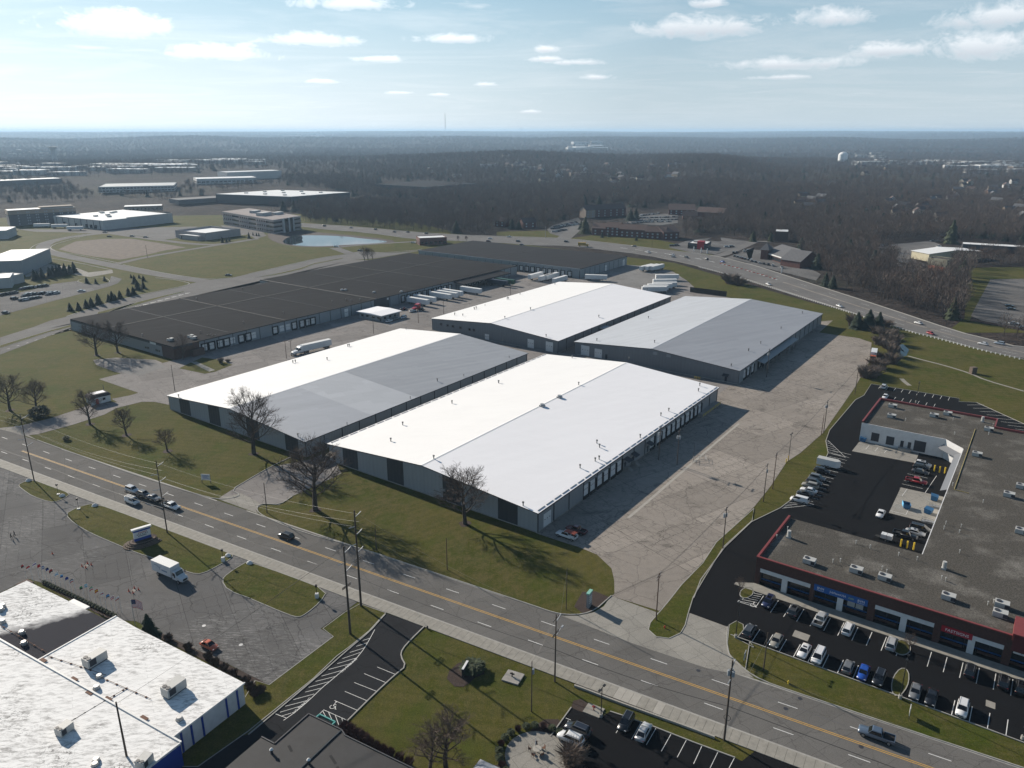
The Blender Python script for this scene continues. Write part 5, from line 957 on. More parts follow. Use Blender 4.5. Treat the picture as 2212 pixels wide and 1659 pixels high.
# three storey office block by the pond
a, b, c_ = [(-322, 868), (-240, 783), (-223, 823)]
t = thing('office_block', 'three storey beige office block with ribbon windows beside the pond', 'office building', b, atan2(c_[1]-b[1], c_[0]-b[0]))
L2 = hypot(c_[0]-b[0], c_[1]-b[1]); L1 = hypot(a[0]-b[0], a[1]-b[1]); an = atan2(a[1]-b[1], a[0]-b[0])-t.rotation_euler.z; pa_ = (L1*cos(an), L1*sin(an)); fp = [(0, 0), (L2, 0), (L2+pa_[0], pa_[1]), pa_]
cen = (L2/2+pa_[0]/2, pa_[1]/2); HB3 = 13.2
for f in range(3):
    z = f*4.3; m = MB(); m.prism(fp, z, z+1.5); ob('spandrel', m, t, mats=MT['pink']); m = MB(); m.prism([lerp2(p, cen, .012) for p in fp], z+1.5, z+3.4); ob('window_band', m, t, mats=MT['glass']); m = MB(); m.prism(fp, z+3.4, z+4.3); ob('spandrel', m, t, mats=MT['pink'])
    for k in range(24):
        if k % 8 in (0, 1, 2): continue
        q = lerp2((0, 0), pa_, (k+.5)/24); m = MB(); m.cyl(q[0], q[1], z+1.5, z+3.4, .95, n=4); ob('pier', m, t, mats=MT['pink'])
m = MB(); m.prism(fp, 12.9, 14.0); ob('parapet', m, t, mats=MT['pink']); m = MB(); m.prism([lerp2(p, cen, .03) for p in fp], 14.0, 14.1); ob('roof', m, t, mats=mat('tan gravel roof', (.20, .17, .165), .9, vary=.2, vscale=.1))
m = MB(); m.box(L2*.36, L2*.5, -1.0, 0, 0, 13.6); m.box(L2*.56, L2*.66, -1.0, 0, 0, 13.6); ob('glass_bay', m, t, mats=MT['glass']); m = MB(); m.box(L2*.5, L2*.56, -1.2, 0, 0, 14.2); m.box(L2*.30, L2*.36, -1.2, 0, 0, 14.2); m.box(L2*.66, L2*.71, -1.2, 0, 0, 14.2); ob('pier', m, t, mats=MT['precast'])
for u, v, w_, d, h in ((.35, .35, 14, 9, 3.2), (.5, .6, 10, 7, 2.6), (.75, .3, 12, 7, 2.4)): cx, cy = u*L2+v*pa_[0], v*pa_[1]; m = MB(); m.box(cx-w_/2, cx+w_/2, cy-d/2, cy+d/2, 14.1, 14.1+h); ob('penthouse', m, t, mats=MT['precast'])
# more blocks, each from its own footprint
a, b = [(-378, 1095), (-309, 1099)]; b2_ = (-243, 1181)
t = thing('warehouse', 'broad dark-walled warehouse with white roof beyond the pond woods', 'warehouse', b, atan2(b2_[1]-b[1], b2_[0]-b[0])); L2 = hypot(b2_[0]-b[0], b2_[1]-b[1]); q = (-432, 1147); an = atan2(q[1]-b[1], q[0]-b[0])-t.rotation_euler.z; L1 = hypot(q[0]-b[0], q[1]-b[1]); pa_ = (L1*cos(an), L1*sin(an)); fp = [(0, 0), (L2, 0), (L2+pa_[0], pa_[1]), pa_]
m = MB(); m.prism(fp, 0, 11.5); ob('wall', m, t, mats=MT['black_wall']); m = MB(); m.prism([lerp2(p, (L2/2+pa_[0]/2, pa_[1]/2), .01) for p in fp], 11.5, 11.9); ob('roof', m, t, mats=MT['roofw3'])
for k in range(9): u, v = .15+.3*(k % 3)+.05*(k//3), .2+.3*(k//3); cx, cy = u*L2+v*pa_[0], v*pa_[1]; m = MB(); m.box(cx-2.5, cx+2.5, cy-1.5, cy+1.5, 11.9, 13.3); ob('rooftop_unit', m, t, mats=MT['hvac'])
fbox('commercial_building', 'small dark brick bank with white roof between pond and wide road', 'commercial building', *[(-84, 703), (-60, 711)], 16, 6.0, 'redbrick', 'roofw3', .5, (1, .8, 3, 6), wsz=(2.4, 2.2))
fbox('warehouse', 'blue gray warehouse with white roof cut by the left edge of the picture', 'warehouse', *[(-380, 545), (-353, 551)], 60, 10.5, 'wall_blue', 'roofw3')
fbox('office', 'low pale annex with white roof before the blue gray warehouse', 'office', *[(-346.3, 496.9), (-332.4, 504)], 22, 6.5, 'precast', 'roofw3', .4)
fbox('office', 'second low pale annex tucked against the blue gray warehouse', 'office', *[(-338.2, 513.4), (-336, 524)], 16, 5.8, 'precast', 'roofw3', .4)
fbox('warehouse', 'white building with white roof at the left edge beside the truck court', 'warehouse', *[(-507, 741), (-487, 747)], 30, 8, 'precast', 'roofw3')
fbox('office', 'low tan office with pale roof just behind the white box warehouse', 'office', *[(-499, 1006), (-457, 1023)], 22, 6.5, 'tan', 'roofw3', 0, (1, 2.2, 3, 10))
fbox('office_block', 'long pale two storey office with punched windows far left', 'office building', *[(-697, 1329), (-586, 1369)], 95, 9, 'precast', 'hvac', .6, (2, 1.4, 4.1, 22), wsz=(4.2, 2.2))
fbox('office_block', 'pale stepped office block farther right of the long office', 'office building', *[(-592, 1486), (-495, 1536)], 60, 13, 'precast', 'roofw3', .6, (2, 1.5, 5, 14), wsz=(6, 2.2))
fbox('office_block', 'tall white back portion of the stepped office block', 'office building', *[(-577, 1607), (-489, 1685)], 50, 19, 'precast', 'roofw3', .6)
fbox('warehouse', 'long dark-roofed warehouse hidden by woods beyond the trailer lot', 'warehouse', *[(-245, 1411), (-145, 1329)], 130, 9, 'black_wall', 'roof_black2')
fbox('commercial_building', 'dark low building with dull roof among trees far left', 'commercial building', *[(-974, 1502), (-903, 1588)], 40, 9, 'taupe', 'roofw3')
fbox('warehouse', 'dull green roofed plant far left of the pond road', 'warehouse', *[(-473, 1113), (-415, 1170)], 34, 6, 'taupe', 'grayroof')
# inns and shops along the wide road
def gable(name, label, cat, A, B, depth, h, rise, wall, roof, group=None, win=0, oh=.6):
    L = hypot(B[0]-A[0], B[1]-A[1]); t = thing(name, label, cat, A, atan2(B[1]-A[1], B[0]-A[0]), group)
    m = MB(); m.box(0, L, 0, depth, 0, h); m.add([(0, 0, h), (0, depth, h), (0, depth/2, h+rise)], [(0, 2, 1)]); m.add([(L, 0, h), (L, depth, h), (L, depth/2, h+rise)], [(0, 1, 2)]); ob('wall', m, t, mats=MT[wall])
    m = MB(); s_ = rise/(depth/2); q = [(-oh, -oh, h-oh*s_+.05), (L+oh, -oh, h-oh*s_+.05), (L+oh, depth/2, h+rise+.05), (-oh, depth/2, h+rise+.05), (L+oh, depth+oh, h-oh*s_+.05), (-oh, depth+oh, h-oh*s_+.05)]
    m.add(q+[(p[0], p[1], p[2]+.2) for p in q], [(6, 7, 8, 9), (9, 8, 10, 11), (0, 3, 2, 1), (3, 5, 4, 2), (0, 1, 7, 6), (4, 5, 11, 10), (1, 2, 8, 7), (2, 4, 10, 8), (0, 6, 9, 3), (3, 9, 11, 5)]); ob('roof', m, t, mats=MT[roof])
    if win:
        q = MB(); q.box(-.9, .9, -.07, 0, 0, 1.5); q = q.mesh('window', MT['winlt'])
        for f in range(int(h/2.8)):
            for i in range(win): ob('window', q, t, (L*(i+.5)/win, 0, .9+2.8*f))
    return t
gable('inn', 'nearest long red brick inn with stepped brown roof on the grassy bank', 'inn', *[(93, 771), (106, 765)], 14, 8.5, 4, 'redbrick', 'brownroof', 'brick inn wings', 3)
gable('inn', 'middle wing of the red brick inn on the grassy bank', 'inn', *[(106, 763), (129, 752)], 14, 7.6, 4, 'redbrick', 'brownroof', 'brick inn wings', 5)
gable('inn', 'right wing of the red brick inn on the grassy bank', 'inn', *[(129, 750), (147, 743)], 14, 6.8, 4, 'redbrick', 'brownroof', 'brick inn wings', 4)
gable('inn', 'gabled end block closing the red brick inn on its right', 'inn', *[(145, 741), (161, 746)], 24, 7, 4.5, 'redbrick', 'brownroof', 'brick inn wings', 3)
gable('inn', 'short dark block closing the red brick inn on its left', 'inn', *[(80, 775), (93, 771)], 20, 7, 4, 'redbrick', 'brownroof', 'brick inn wings', 2)
gable('inn', 'dark brick inn with red roof ridge behind the car park', 'inn', *[(93, 936), (140, 961)], 18, 9, 5, 'redbrick', 'brownroof', 'brick inn wings', 6)
gable('inn', 'cream-ended block of the dark inn beside its red ridge', 'inn', *[(88, 930), (100, 938)], 12, 9.5, 4.5, 'tan', 'brownroof', 'brick inn wings', 2)
gable('inn', 'wide brown-roofed inn at the edge of the woods', 'inn', *[(195, 973), (226, 967)], 26, 6, 6, 'redbrick', 'brownroof', 'brick inn wings', 5)
gable('inn', 'small brown-roofed lodge in front of the wide inn', 'inn', *[(201, 918), (217, 915)], 14, 4.5, 4.5, 'redbrick', 'brownroof', 'brick inn wings')
gable('inn', 'dark wing of the wide inn running into the trees', 'inn', *[(224, 948), (252, 930)], 20, 6, 5, 'redbrick', 'brownroof', 'brick inn wings')
gable('house', 'brown-roofed brick house by the leftmost trees of the inn drive', 'house', *[(-19, 848), (-8, 843)], 12, 6, 3.5, 'redbrick', 'brownroof', None, 2)
gable('house', 'brown-roofed brick house before the yellow tree', 'house', *[(12, 832), (26, 838)], 12, 6, 4, 'redbrick', 'brownroof', None, 2)
t, L = fbox('restaurant', 'small roadside restaurant with white roof and red tower', 'restaurant', *[(156, 684), (171, 677)], 20, 4.4, 'black_wall', 'roofw3', .5, (1, .8, 3, 6), wsz=(2, 2))
m = MB(); m.box(L*.5, L*.86, -.7, 5, 0, 6.8); ob('tower', m, t, mats=MT['redsign']); m = MB(); m.box(3, 8, 8, 12, 4.6, 6); ob('rooftop_unit', m, t, mats=MT['hvac'])
a, b = [(207, 630), (212, 602)]
t = gable('pharmacy', 'brick corner shop with steep gray roofs and white eaves across the wide road', 'shop', a, b, 30, 5.0, 5.5, 'redbrick', 'grayroof', None, 0)
L = hypot(b[0]-a[0], b[1]-a[1]); m = MB(); m.box(-.7, L, -.75, -.6, 4.1, 5.0); ob('white_eave', m, t, mats=MT['trimw']); m = MB(); m.box(2, L-.5, -.08, 0, .6, 3.2); ob('shop_window', m, t, mats=MT['glass'])
gable('pharmacy', 'front gabled brick wing of the corner shop', 'shop', *[(208, 593), (218, 579)], 26, 5.0, 6.5, 'redbrick', 'grayroof')
t, L = fbox('shop_tower', 'square brick corner tower with pyramid roof on the corner shop', 'tower', *[(202, 624), (207, 621)], 11, 7.5, 'redbrick', 'grayroof'); m = MB(); m.add([(-1, -1, 7.6), (L+1, -1, 7.6), (L+1, 12, 7.6), (-1, 12, 7.6), (L/2, 5.5, 13)], [(0, 1, 4), (1, 2, 4), (2, 3, 4), (3, 0, 4), (3, 2, 1, 0)]); ob('roof', m, t, mats=MT['grayroof'])
fbox('shed', 'brown shed with bright white roof beside the wooded slope', 'shed', *[(249, 733), (260, 729)], 16, 9, 'brownbrick', 'roofw3')
gable('workshop', 'pale yellow workshop with skylights beside the gravel car yard', 'workshop', *[(327, 629), (332, 611)], 52, 6, 2, 'yellowwall', 'roofw3')
fbox('workshop', 'taller pale yellow workshop next to the orange tank', 'workshop', *[(320, 590), (329, 579)], 14, 6, 'yellowwall', 'gravelroof', .5)
fbox('storage_building', 'very long low shed with pale roof right of the workshops', 'shed', *[(391, 669), (439, 644)], 12, 6, 'black_wall', 'roofw3')
x, y = (313, 573); x2, y2 = (318, 562); m = MB(); m.tube([(x, y, 2.0), (x2, y2, 2.0)], 1.7, 12); tag(ob('storage_tank', m, mats=MT['orange'], smooth=False), 'faded orange cylindrical tank lying beside the yellow workshop', 'tank')
x, y = (377, 627); m = MB(); m.cyl(x, y, 0, 5, 3.6, n=14); tag(ob('storage_tank', m, mats=MT['yellowwall']), 'short cream standing tank near the long low shed', 'tank')
# ================================================================== VEHICLES
MT['paint'] = mat('car paint', (1, 1, 1), .28, spec=.5, coat=.6, objcol=True)
MT['tyre'] = mat('tyre rubber', (.012, .012, .013), .9); MT['rim'] = mat('wheel rim', (.35, .35, .36), .35, .7)
MT['cglass'] = mat('car glass', (.006, .007, .009), .04, spec=.7); MT['lamp'] = mat('clear lamp', (.6, .6, .6), .15); MT['tail'] = mat('red lamp', (.25, .01, .01), .2)
MT['under'] = mat('dark underbody', (.012, .012, .012), .9); MT['trailer'] = mat('white trailer skin', (.58, .59, .60), .4, vary=.1, vscale=.6)
def wheel_mesh(r, w_):
    m = MB(); n = 12
    for y0, y1, rr, mi in ((-w_/2, w_/2, r, 0), (-w_/2-.012, w_/2+.012, r*.6, 1)):
        a = [(rr*cos(2*pi*i/n), y0, rr*sin(2*pi*i/n)) for i in range(n)]+[(rr*cos(2*pi*i/n), y1, rr*sin(2*pi*i/n)) for i in range(n)]
        m.add(a, [(i, n+i, n+(i+1) % n, (i+1) % n) for i in range(n)]+[tuple(range(n)), tuple(range(2*n-1, n-1, -1))], mi)
    return m.mesh('wheel', [MT['tyre'], MT['rim']])
WH = wheel_mesh(.34, .24); WHT = wheel_mesh(.40, .28); WHB = wheel_mesh(.50, .32)
def loft(st, mats='paint'):
    m = MB(); rings = []
    for x, w_, zl, zb in st: rings += [(x, -w_*.86, zl), (x, -w_, zl+.2), (x, -w_, zb-.2), (x, -w_*.93, zb-.04), (x, 0, zb+.025), (x, w_*.93, zb-.04), (x, w_, zb-.2), (x, w_, zl+.2), (x, w_*.86, zl)]
    k = 9
    f = []
    for i in range(len(st)-1):
        for j in range(k): f.append((i*k+j, i*k+(j+1) % k, (i+1)*k+(j+1) % k, (i+1)*k+j))
    f += [tuple(range(k-1, -1, -1)), tuple(range((len(st)-1)*k, len(st)*k))]
    return m.add(rings, [q[::-1] for q in f])
SPEC = {  # length, half width, belt, roof, greenhouse x: windscreen base, roof front, roof rear, rear base ; hood z
 'sedan': (4.75, .90, .92, 1.44, 1.05, .30, -1.05, -1.80, .86, .34), 'coupe': (4.7, .93, .88, 1.34, .80, .05, -1.1, -1.95, .84, .35),
 'suv': (4.7, .94, 1.05, 1.72, 1.25, .55, -1.85, -2.22, 1.0, .37), 'hatch': (4.2, .88, .95, 1.50, 1.1, .45, -1.45, -1.95, .9, .33),
 'minivan': (5.1, .98, 1.05, 1.76, 1.75, .85, -2.1, -2.45, .98, .35), 'beetle': (4.1, .86, .92, 1.48, .95, .25, -.75, -1.75, .86, .34),
 'pickup': (5.8, 1.0, 1.12, 1.88, 1.35, .75, -.75, -.98, 1.08, .40), 'van': (5.0, .95, 1.15, 1.9, 1.75, 1.0, -2.3, -2.45, 1.0, .35)}
PROTO = {}
def car_proto(kind):
    if kind in PROTO: return PROTO[kind]
    Lh, wd, belt, roof, a, b, c_, d, hood, wr = SPEC[kind]; H = Lh/2; P = {}
    st = [(-H, wd*.84, .38, belt-.14), (-H+.18, wd*.95, .30, belt-.03), (-H+.7, wd, .26, belt), (0, wd, .24, belt), (a, wd, .24, belt), (a+.25, wd, .25, hood), (H-.55, wd*.98, .27, hood-.06), (H-.15, wd*.92, .30, hood-.17), (H, wd*.80, .38, hood-.30)]
    if kind == 'pickup': st = [(-H, wd*.96, .52, .80), (-H+.1, wd, .45, .82), (d-.05, wd, .42, .82), (d, wd, .42, belt), (a, wd, .42, belt), (a+.2, wd, .42, hood), (H-.35, wd*.98, .44, hood-.05), (H-.1, wd*.95, .46, hood-.14), (H, wd*.88, .5, hood-.3)]
    body = loft(st)
    wb, wt = wd*.90, wd*.74
    V = [(a, -wb, belt-.03), (a, wb, belt-.03), (d, wb, belt-.03), (d, -wb, belt-.03), (b, -wt, roof-.05), (b, wt, roof-.05), (c_, wt, roof-.05), (c_, -wt, roof-.05)]
    if kind == 'beetle': V[4:] = [(b, -wt*.9, roof-.06), (b, wt*.9, roof-.06), (c_, wt*.9, roof-.08), (c_, -wt*.9, roof-.08)]
    body.add(V, [(0, 1, 5, 4), (1, 2, 6, 5), (2, 3, 7, 6), (3, 0, 4, 7)]); mid = (b+c_)/2
    body.add(V[4:]+[(b-.15, -wt*.8, roof), (b-.15, wt*.8, roof), (c_+.15, wt*.8, roof), (c_+.15, -wt*.8, roof)], [(0, 1, 5, 4), (1, 2, 6, 5), (2, 3, 7, 6), (3, 0, 4, 7), (4, 5, 6, 7)])
    if kind == 'pickup':
        for y0, y1 in ((-wd, -wd+.12), (wd-.12, wd)): body.box(-H+.02, d-.08, y0, y1, .8, 1.14)
        body.box(-H, -H+.1, -wd+.12, wd-.12, .8, 1.12)
    P['body'] = body.mesh('body', MT['paint'])
    for p in P['body'].polygons: p.use_smooth = len(p.vertices) == 4 and p.index < 72
    def pane(nm, q, ins, n):
        q = [Vector(p) for p in q]; ce = sum(q, Vector())/len(q); nn = Vector(n).normalized()*.012
        m = MB(); vs = [p+(ce-p)*ins+nn for p in q]; m.add(vs, [tuple(range(len(vs)))]); return m.mesh(nm, MT['cglass'])
    P['windscreen'] = pane('windscreen', [V[0], V[1], V[5], V[4]], .10, (1, 0, 1)); P['rear_window'] = pane('rear_window', [V[2], V[3], V[7], V[6]], .14, (-1, 0, .6))
    up = .10
    sl = [Vector(V[3]).lerp(Vector(V[7]), up), Vector(V[0]).lerp(Vector(V[4]), up), Vector(V[0]).lerp(Vector(V[4]), .9), Vector(V[3]).lerp(Vector(V[7]), .9)]
    if kind == 'van': sl = [sl[1].lerp(sl[0], .45), sl[1], sl[2], sl[2].lerp(sl[3], .5)]
    P['side_window'] = pane('side_window', sl, .06, (0, -1, .3)); P['side_window_b'] = pane('side_window', [(p.x, -p.y, p.z) for p in sl][::-1], .06, (0, 1, .3))
    m = MB(); m.box(-.03, .05, -.17, .17, -.08, .08); P['headlight'] = m.mesh('headlight', MT['lamp']); P['taillight'] = m.mesh('taillight', MT['tail'])
    m = MB(); m.box(H-.06, H+.012, -wd*.5, wd*.5, .46, hood-.34); P['grille'] = m.mesh('grille', MT['under'])
    m = MB(); m.box(-H+.4, H-.4, -wd*.8, wd*.8, .16, .3); P['underbody'] = m.mesh('underbody', MT['under'])
    if kind == 'pickup': m = MB(); m.box(-H+.12, d-.1, -wd+.13, wd-.13, .83, .86); P['bed_liner'] = m.mesh('bed_liner', MT['under'])
    if kind in ('suv', 'sedan'): m = MB(); m.box((b+c_)/2-.1, b-.25, -wt*.6, wt*.6, roof+.002, roof+.012); P['sunroof'] = m.mesh('sunroof', MT['cglass'])
    if kind in ('suv', 'minivan'):
        m = MB(); m.box(c_+.15, b-.1, -.03, .03, 0, .06); P['roof_rail'] = m.mesh('roof_rail', MT['rim'])
    PROTO[kind] = P; return P
RND = random.Random(4)
def car(kind, col, pos, head, label, group=None, z=0.03, name=None, far=False):
    """pos world xy, head world direction vector of the nose"""
    Lh, wd, belt, roof, a, b, c_, d, hood, wr = SPEC[kind]; P = car_proto(kind); H = Lh/2
    nm = name or {'suv': 'suv', 'pickup': 'pickup_truck', 'van': 'van', 'minivan': 'minivan', 'beetle': 'hatchback_car', 'hatch': 'hatchback_car'}.get(kind, 'car')
    t = thing(nm, label, {'pickup': 'pickup truck', 'van': 'van', 'minivan': 'minivan'}.get(kind, 'car'), (pos[0], pos[1], z), atan2(head[1], head[0])+RND.uniform(-.02, .02), group)
    def q(n2, me, loc=(0, 0, 0)):
        o = ob(n2, me, t, loc); o.color = (*col, 1); return o
    q('body', P['body'])
    for n2 in ('windscreen', 'rear_window', 'side_window'): q(n2, P[n2])
    q('side_window', P['side_window_b'])
    W_ = WHT if kind in ('pickup', 'van') else WH; fx, rx = H-.92, -H+.88
    for x in (fx, rx):
        for y in (-wd+.13, wd-.13): q('wheel', W_, (x, y, wr))
    hx = H-.12
    for s_ in (-1, 1): q('headlight', P['headlight'], (hx, s_*wd*.68, hood-.26)); q('taillight', P['taillight'], (-H+.04, s_*wd*.74, belt-.22 if kind != 'pickup' else .85))
    q('grille', P['grille']); q('underbody', P['underbody'])
    if 'bed_liner' in P: q('bed_liner', P['bed_liner'])
    if 'sunroof' in P and RND.random() < .45: q('sunroof', P['sunroof'])
    if 'roof_rail' in P:
        for s_ in (-1, 1): q('roof_rail', P['roof_rail'], (0, s_*wd*.62, roof-.03))
    return t
FARC = {}
def farcar(kind, col, pos, head, label, group, z=.03):
    if kind not in FARC:
        Lh, wd, belt, roof, a, b, c_, d, hood, wr = SPEC[kind]; H = Lh/2; m = MB()
        m.box(-H, H, -wd, wd, .32, hood-.05); m.box(-H+.05, a+.1, -wd*.98, wd*.98, hood-.05, belt)
        wb, wt = wd*.9, wd*.75; V = [(a, -wb, belt), (a, wb, belt), (d, wb, belt), (d, -wb, belt), (b, -wt, roof-.06), (b, wt, roof-.06), (c_, wt, roof-.06), (c_, -wt, roof-.06)]
        m.add(V, [(0, 1, 5, 4), (1, 2, 6, 5), (2, 3, 7, 6), (3, 0, 4, 7)], 1); m.add(V[4:], [(0, 1, 2, 3)], 0)
        for x in (H-.9, -H+.9):
            for y in (-wd+.02, wd-.26): m.box(x-.33, x+.33, y, y+.24, 0, .62, 2)
        FARC[kind] = m.mesh('car', [MT['paint'], MT['cglass'], MT['tyre']])
    o = ob('pickup_truck' if kind == 'pickup' else 'car', FARC[kind], None, (pos[0], pos[1], z), atan2(head[1], head[0])); o.color = (*col, 1); return tag(o, label, 'car', group)
WHT_, SIL, GRY, CHR, BLK, BLU, NVY, RED, MAR, BEI, ORG, SBL = (.62, .62, .62), (.36, .37, .38), (.13, .135, .14), (.045, .047, .05), (.009, .009, .010), (.012, .06, .30), (.012, .016, .055), (.30, .012, .015), (.085, .010, .012), (.25, .235, .20), (.50, .10, .035), (.07, .10, .145)
u_, w_v = tuple(CU), tuple(CW); un, wn = tuple(-CU), tuple(-CW); s_v, sn, nv, nn_ = tuple(RS), tuple(-RS), tuple(RN), tuple(-RN)
ML = 'cars parked at the strip mall storefront'
for k, kd, col, hd, lab in ((0, 'suv', NVY, un, 'dark navy car backed in beside the hatched bay at the storefront'), (2, 'suv', CHR, u_, 'charcoal car parked nose-in left of the blue sign'), (4, 'pickup', SIL, u_, 'silver pickup with dark bed parked before the blue sign'),
        (6, 'suv', WHT_, u_, 'white car with dark sunroof parked below the right end of the blue sign'), (9, 'suv', SIL, u_, 'silver wagon parked beside the small tree island at the storefront'), (14, 'suv', BLK, u_, 'black car parked right of the red sign at the storefront'), (16, 'suv', BLK, u_, 'black car in the storefront row just right of the far white pier'), (17, 'suv', BLK, u_, 'black car at the right edge of the picture in the storefront row')):
    car(kd, col, C(3.3, 57.5+2.77*(k+.5)), hd, lab, ML)
for k, kd, col, hd, lab in ((0, 'suv', CHR, u_, 'charcoal car at the left end of the verge row by the tall lamp post'), (2, 'sedan', BEI, un, 'beige gray sedan facing the verge near the guy-wired pole'), (4, 'sedan', WHT_, un, 'white sedan facing the verge beside a white minivan'), (5, 'minivan', WHT_, un, 'white minivan facing the verge beside the white sedan'),
        (7, 'hatch', GRY, u_, 'dark gray hatchback parked on the verge row left of a blue car'), (8, 'sedan', BLU, un, 'bright blue car between dark gray and black cars on the verge row'), (9, 'suv', BLK, un, 'black car between the bright blue car and the kidney-shaped island'), (11.25, 'sedan', GRY, un, 'gray sedan just right of the kidney-shaped island'),
        (12.2, 'sedan', BLK, un, 'black sedan beside the gray sedan on the verge row'), (14, 'suv', WHT_, un, 'white car with black roof rails alone on the verge row')):
    car(kd, col, C(-9.2, 57.6+2.77*(k+.5)), hd, lab, 'cars parked along the strip mall verge')
cl = [('suv', BLK, w_v, 'black car beside the cargo trailer in the court row'), ('suv', GRY, w_v, 'gray car second down from the cargo trailer in the court row'), ('suv', CHR, w_v, 'charcoal car third down from the cargo trailer in the court row'), ('suv', BEI, wn, 'pewter car fourth down from the cargo trailer in the court row'), ('sedan', WHT_, wn, 'white sedan between pewter and black cars in the court row'), ('sedan', BLK, wn, 'black sedan next to the white van in the court row'), ('van', WHT_, wn, 'small white van beside the hatched corner of the court')]
for (kd, col, hd, lab), p in zip(cl, [(94.5, 213.5), (91.2, 208.5), (89.1, 205.5), (87.2, 203.4), (85.6, 200.3), (83.9, 198.2), (80.7, 194.1)]): car(kd, col, p, hd, lab, 'cars parked on the left side of the mall court')
cr_ = [('suv', WHT_, w_v, 'white car nearest the loading pad in the court, left of the yellow bollards'), ('suv', BLK, w_v, 'black car between the white car and a dark sedan in the court'), ('sedan', CHR, w_v, 'dark sedan between black car and red pickup in the court'), ('pickup', RED, w_v, 'bright red pickup in the mall court')]
for (kd, col, hd, lab), p in zip(cr_, [(127.8, 218.3), (126.1, 216.1), (124.3, 213), (119.6, 206.2)]): car(kd, col, p, hd, lab, 'cars parked in the middle of the mall court')
for kd, col, p, hd, lab in (('coupe', WHT_, (99.9, 186.1), un, 'white coupe driving across the black mall court'), ('minivan', BLK, (106.4, 177.8), w_v, 'black minivan by the handrail steps in the mall court'), ('sedan', SIL, (104.2, 175.9), w_v, 'silver sedan between black minivan and black pickup in the court'), ('pickup', BLK, (100.8, 174.4), w_v, 'black pickup parked behind the white generator trailer'),
        ('suv', WHT_, (150.8, 294.6), u_, 'white car in the first bay behind the strip mall'), ('sedan', WHT_, (145.7, 282.4), un, 'white car half hidden by the strip mall rear parapet')):
    car(kd, col, p, hd, lab)
# street traffic
car('pickup', SBL, (62.5, 105.9), sn, 'slate blue pickup driving left on the street at lower right')
car('suv', BLK, (-57.8, 173.9), sn, 'black car driving left on the street before the lawn')
t = car('van', WHT_, (-106.3, 193.3), s_v, 'white van with ladder rack beside the car hauler on the street')
m = MB()
for y in (-.55, -.2, .2, .55): m.box(-2.2, 1.0, y-.05, y+.05, 2.02, 2.1)
for x in (-1.8, -.6, .7): m.box(x-.04, x+.04, -.7, .7, 1.88, 2.02)
ob('ladder_rack', m, t, mats=MT['metal'])
hp = Vector((-94.0, 190.3)); car('pickup', WHT_, hp, s_v, 'white pickup towing the three-car hauler on the street')
th = thing('car_hauler_trailer', 'long black gooseneck trailer carrying three cars behind the white pickup', 'trailer', (*(hp-RS*11.8), 0.03), RR)
m = MB(); m.box(-7.2, 7.4, -1.2, -.95, .75, .95); m.box(-7.2, 7.4, .95, 1.2, .75, .95)
for x in range(-7, 8, 2): m.box(x-.08, x+.08, -1.0, 1.0, .75, .9)
m.box(6.9, 7.3, -1.2, 1.2, .75, 1.6); m.box(6.9, 9.8, -.25, .25, 1.45, 1.7); ob('trailer_frame', m, th, mats=MT['under'])
for x in (-3.2, -2.2, -1.2):
    for y in (-1.05, 1.05): ob('wheel', WHT, th, (x, y, .40))
for dx, kd, col, lab in ((-17.0, 'suv', (.45, .47, .5), 'silver car riding at the rear of the hauler trailer'), (-11.8, 'hatch', (.06, .06, .065), 'dark hatchback riding in the middle of the hauler trailer'), (-7.2, 'coupe', (.16, .16, .17), 'gray coupe riding at the front of the hauler trailer')): car(kd, col, hp+RS*dx, s_v, lab, 'cars on the hauler trailer', z=.95)
car('beetle', ORG, (-61.0, 130.1), s_v, 'orange rounded hatchback alone in the dealership lot')
# corner lot
car('suv', WHT_, (10.0, 105.2), sn, 'white car in the corner lot beside the round patio'); car('suv', (.02, .025, .035), (11.4, 107.2), sn, 'dark blue car parked close beside the white car in the corner lot')
car('suv', BLK, (20.0, 108.9), nn_, 'black car nosed out from the verge of the corner lot'); car('sedan', SIL, (22.7, 106.7), nv, 'silver sedan parked right of the black car in the corner lot')
# yard
t = car('pickup', WHT_, (14.0, 174.2), wn, 'white work pickup with red ladder rack by the front warehouse corner'); m = MB(); m.box(-2.8, .4, -.75, .75, 1.95, 2.02)
for k in range(8): m.box(-2.7+.4*k, -2.62+.4*k, -.85, .85, 2.02, 2.1)
for x in (-2.6, .2):
    for y in (-.8, .8): m.box(x-.04, x+.04, y-.04, y+.04, 1.1, 2.0)
ob('ladder_rack', m, t, mats=mat('red ladder', (.35, .09, .06), .6)); m = MB(); m.box(-2.7, -1.0, -.98, -.6, 1.15, 1.45); m.box(-2.7, -1.0, .6, .98, 1.15, 1.45); ob('tool_box', m, t, mats=MT['trailer'])
car('pickup', MAR, (16.7, 177.0), wn, 'maroon pickup in the shade beside the white work pickup')
for (kd, col, lab), p in zip((('sedan', WHT_, 'white sedan in front of the small site office'), ('sedan', CHR, 'charcoal car beside the white sedan at the site office'), ('sedan', GRY, 'gray car second from the white sedan at the site office'), ('suv', (.4, .45, .52), 'pale car farthest right in the site office row')), [(-67, 408.1), (-64.4, 411.7), (-62.4, 414.4), (-60.5, 416.1)]): car(kd, col, p, un if kd == 'suv' else u_, lab, 'cars at the site office')
car('sedan', WHT_, (-57.3, 432.4), u_, 'white car stopped by the red truck tractor'); car('sedan', BLK, (-63.2, 437.8), u_, 'black car left of the red truck tractor'); car('sedan', BLK, (-53.1, 436.6), wn, 'black car right of the red truck tractor')
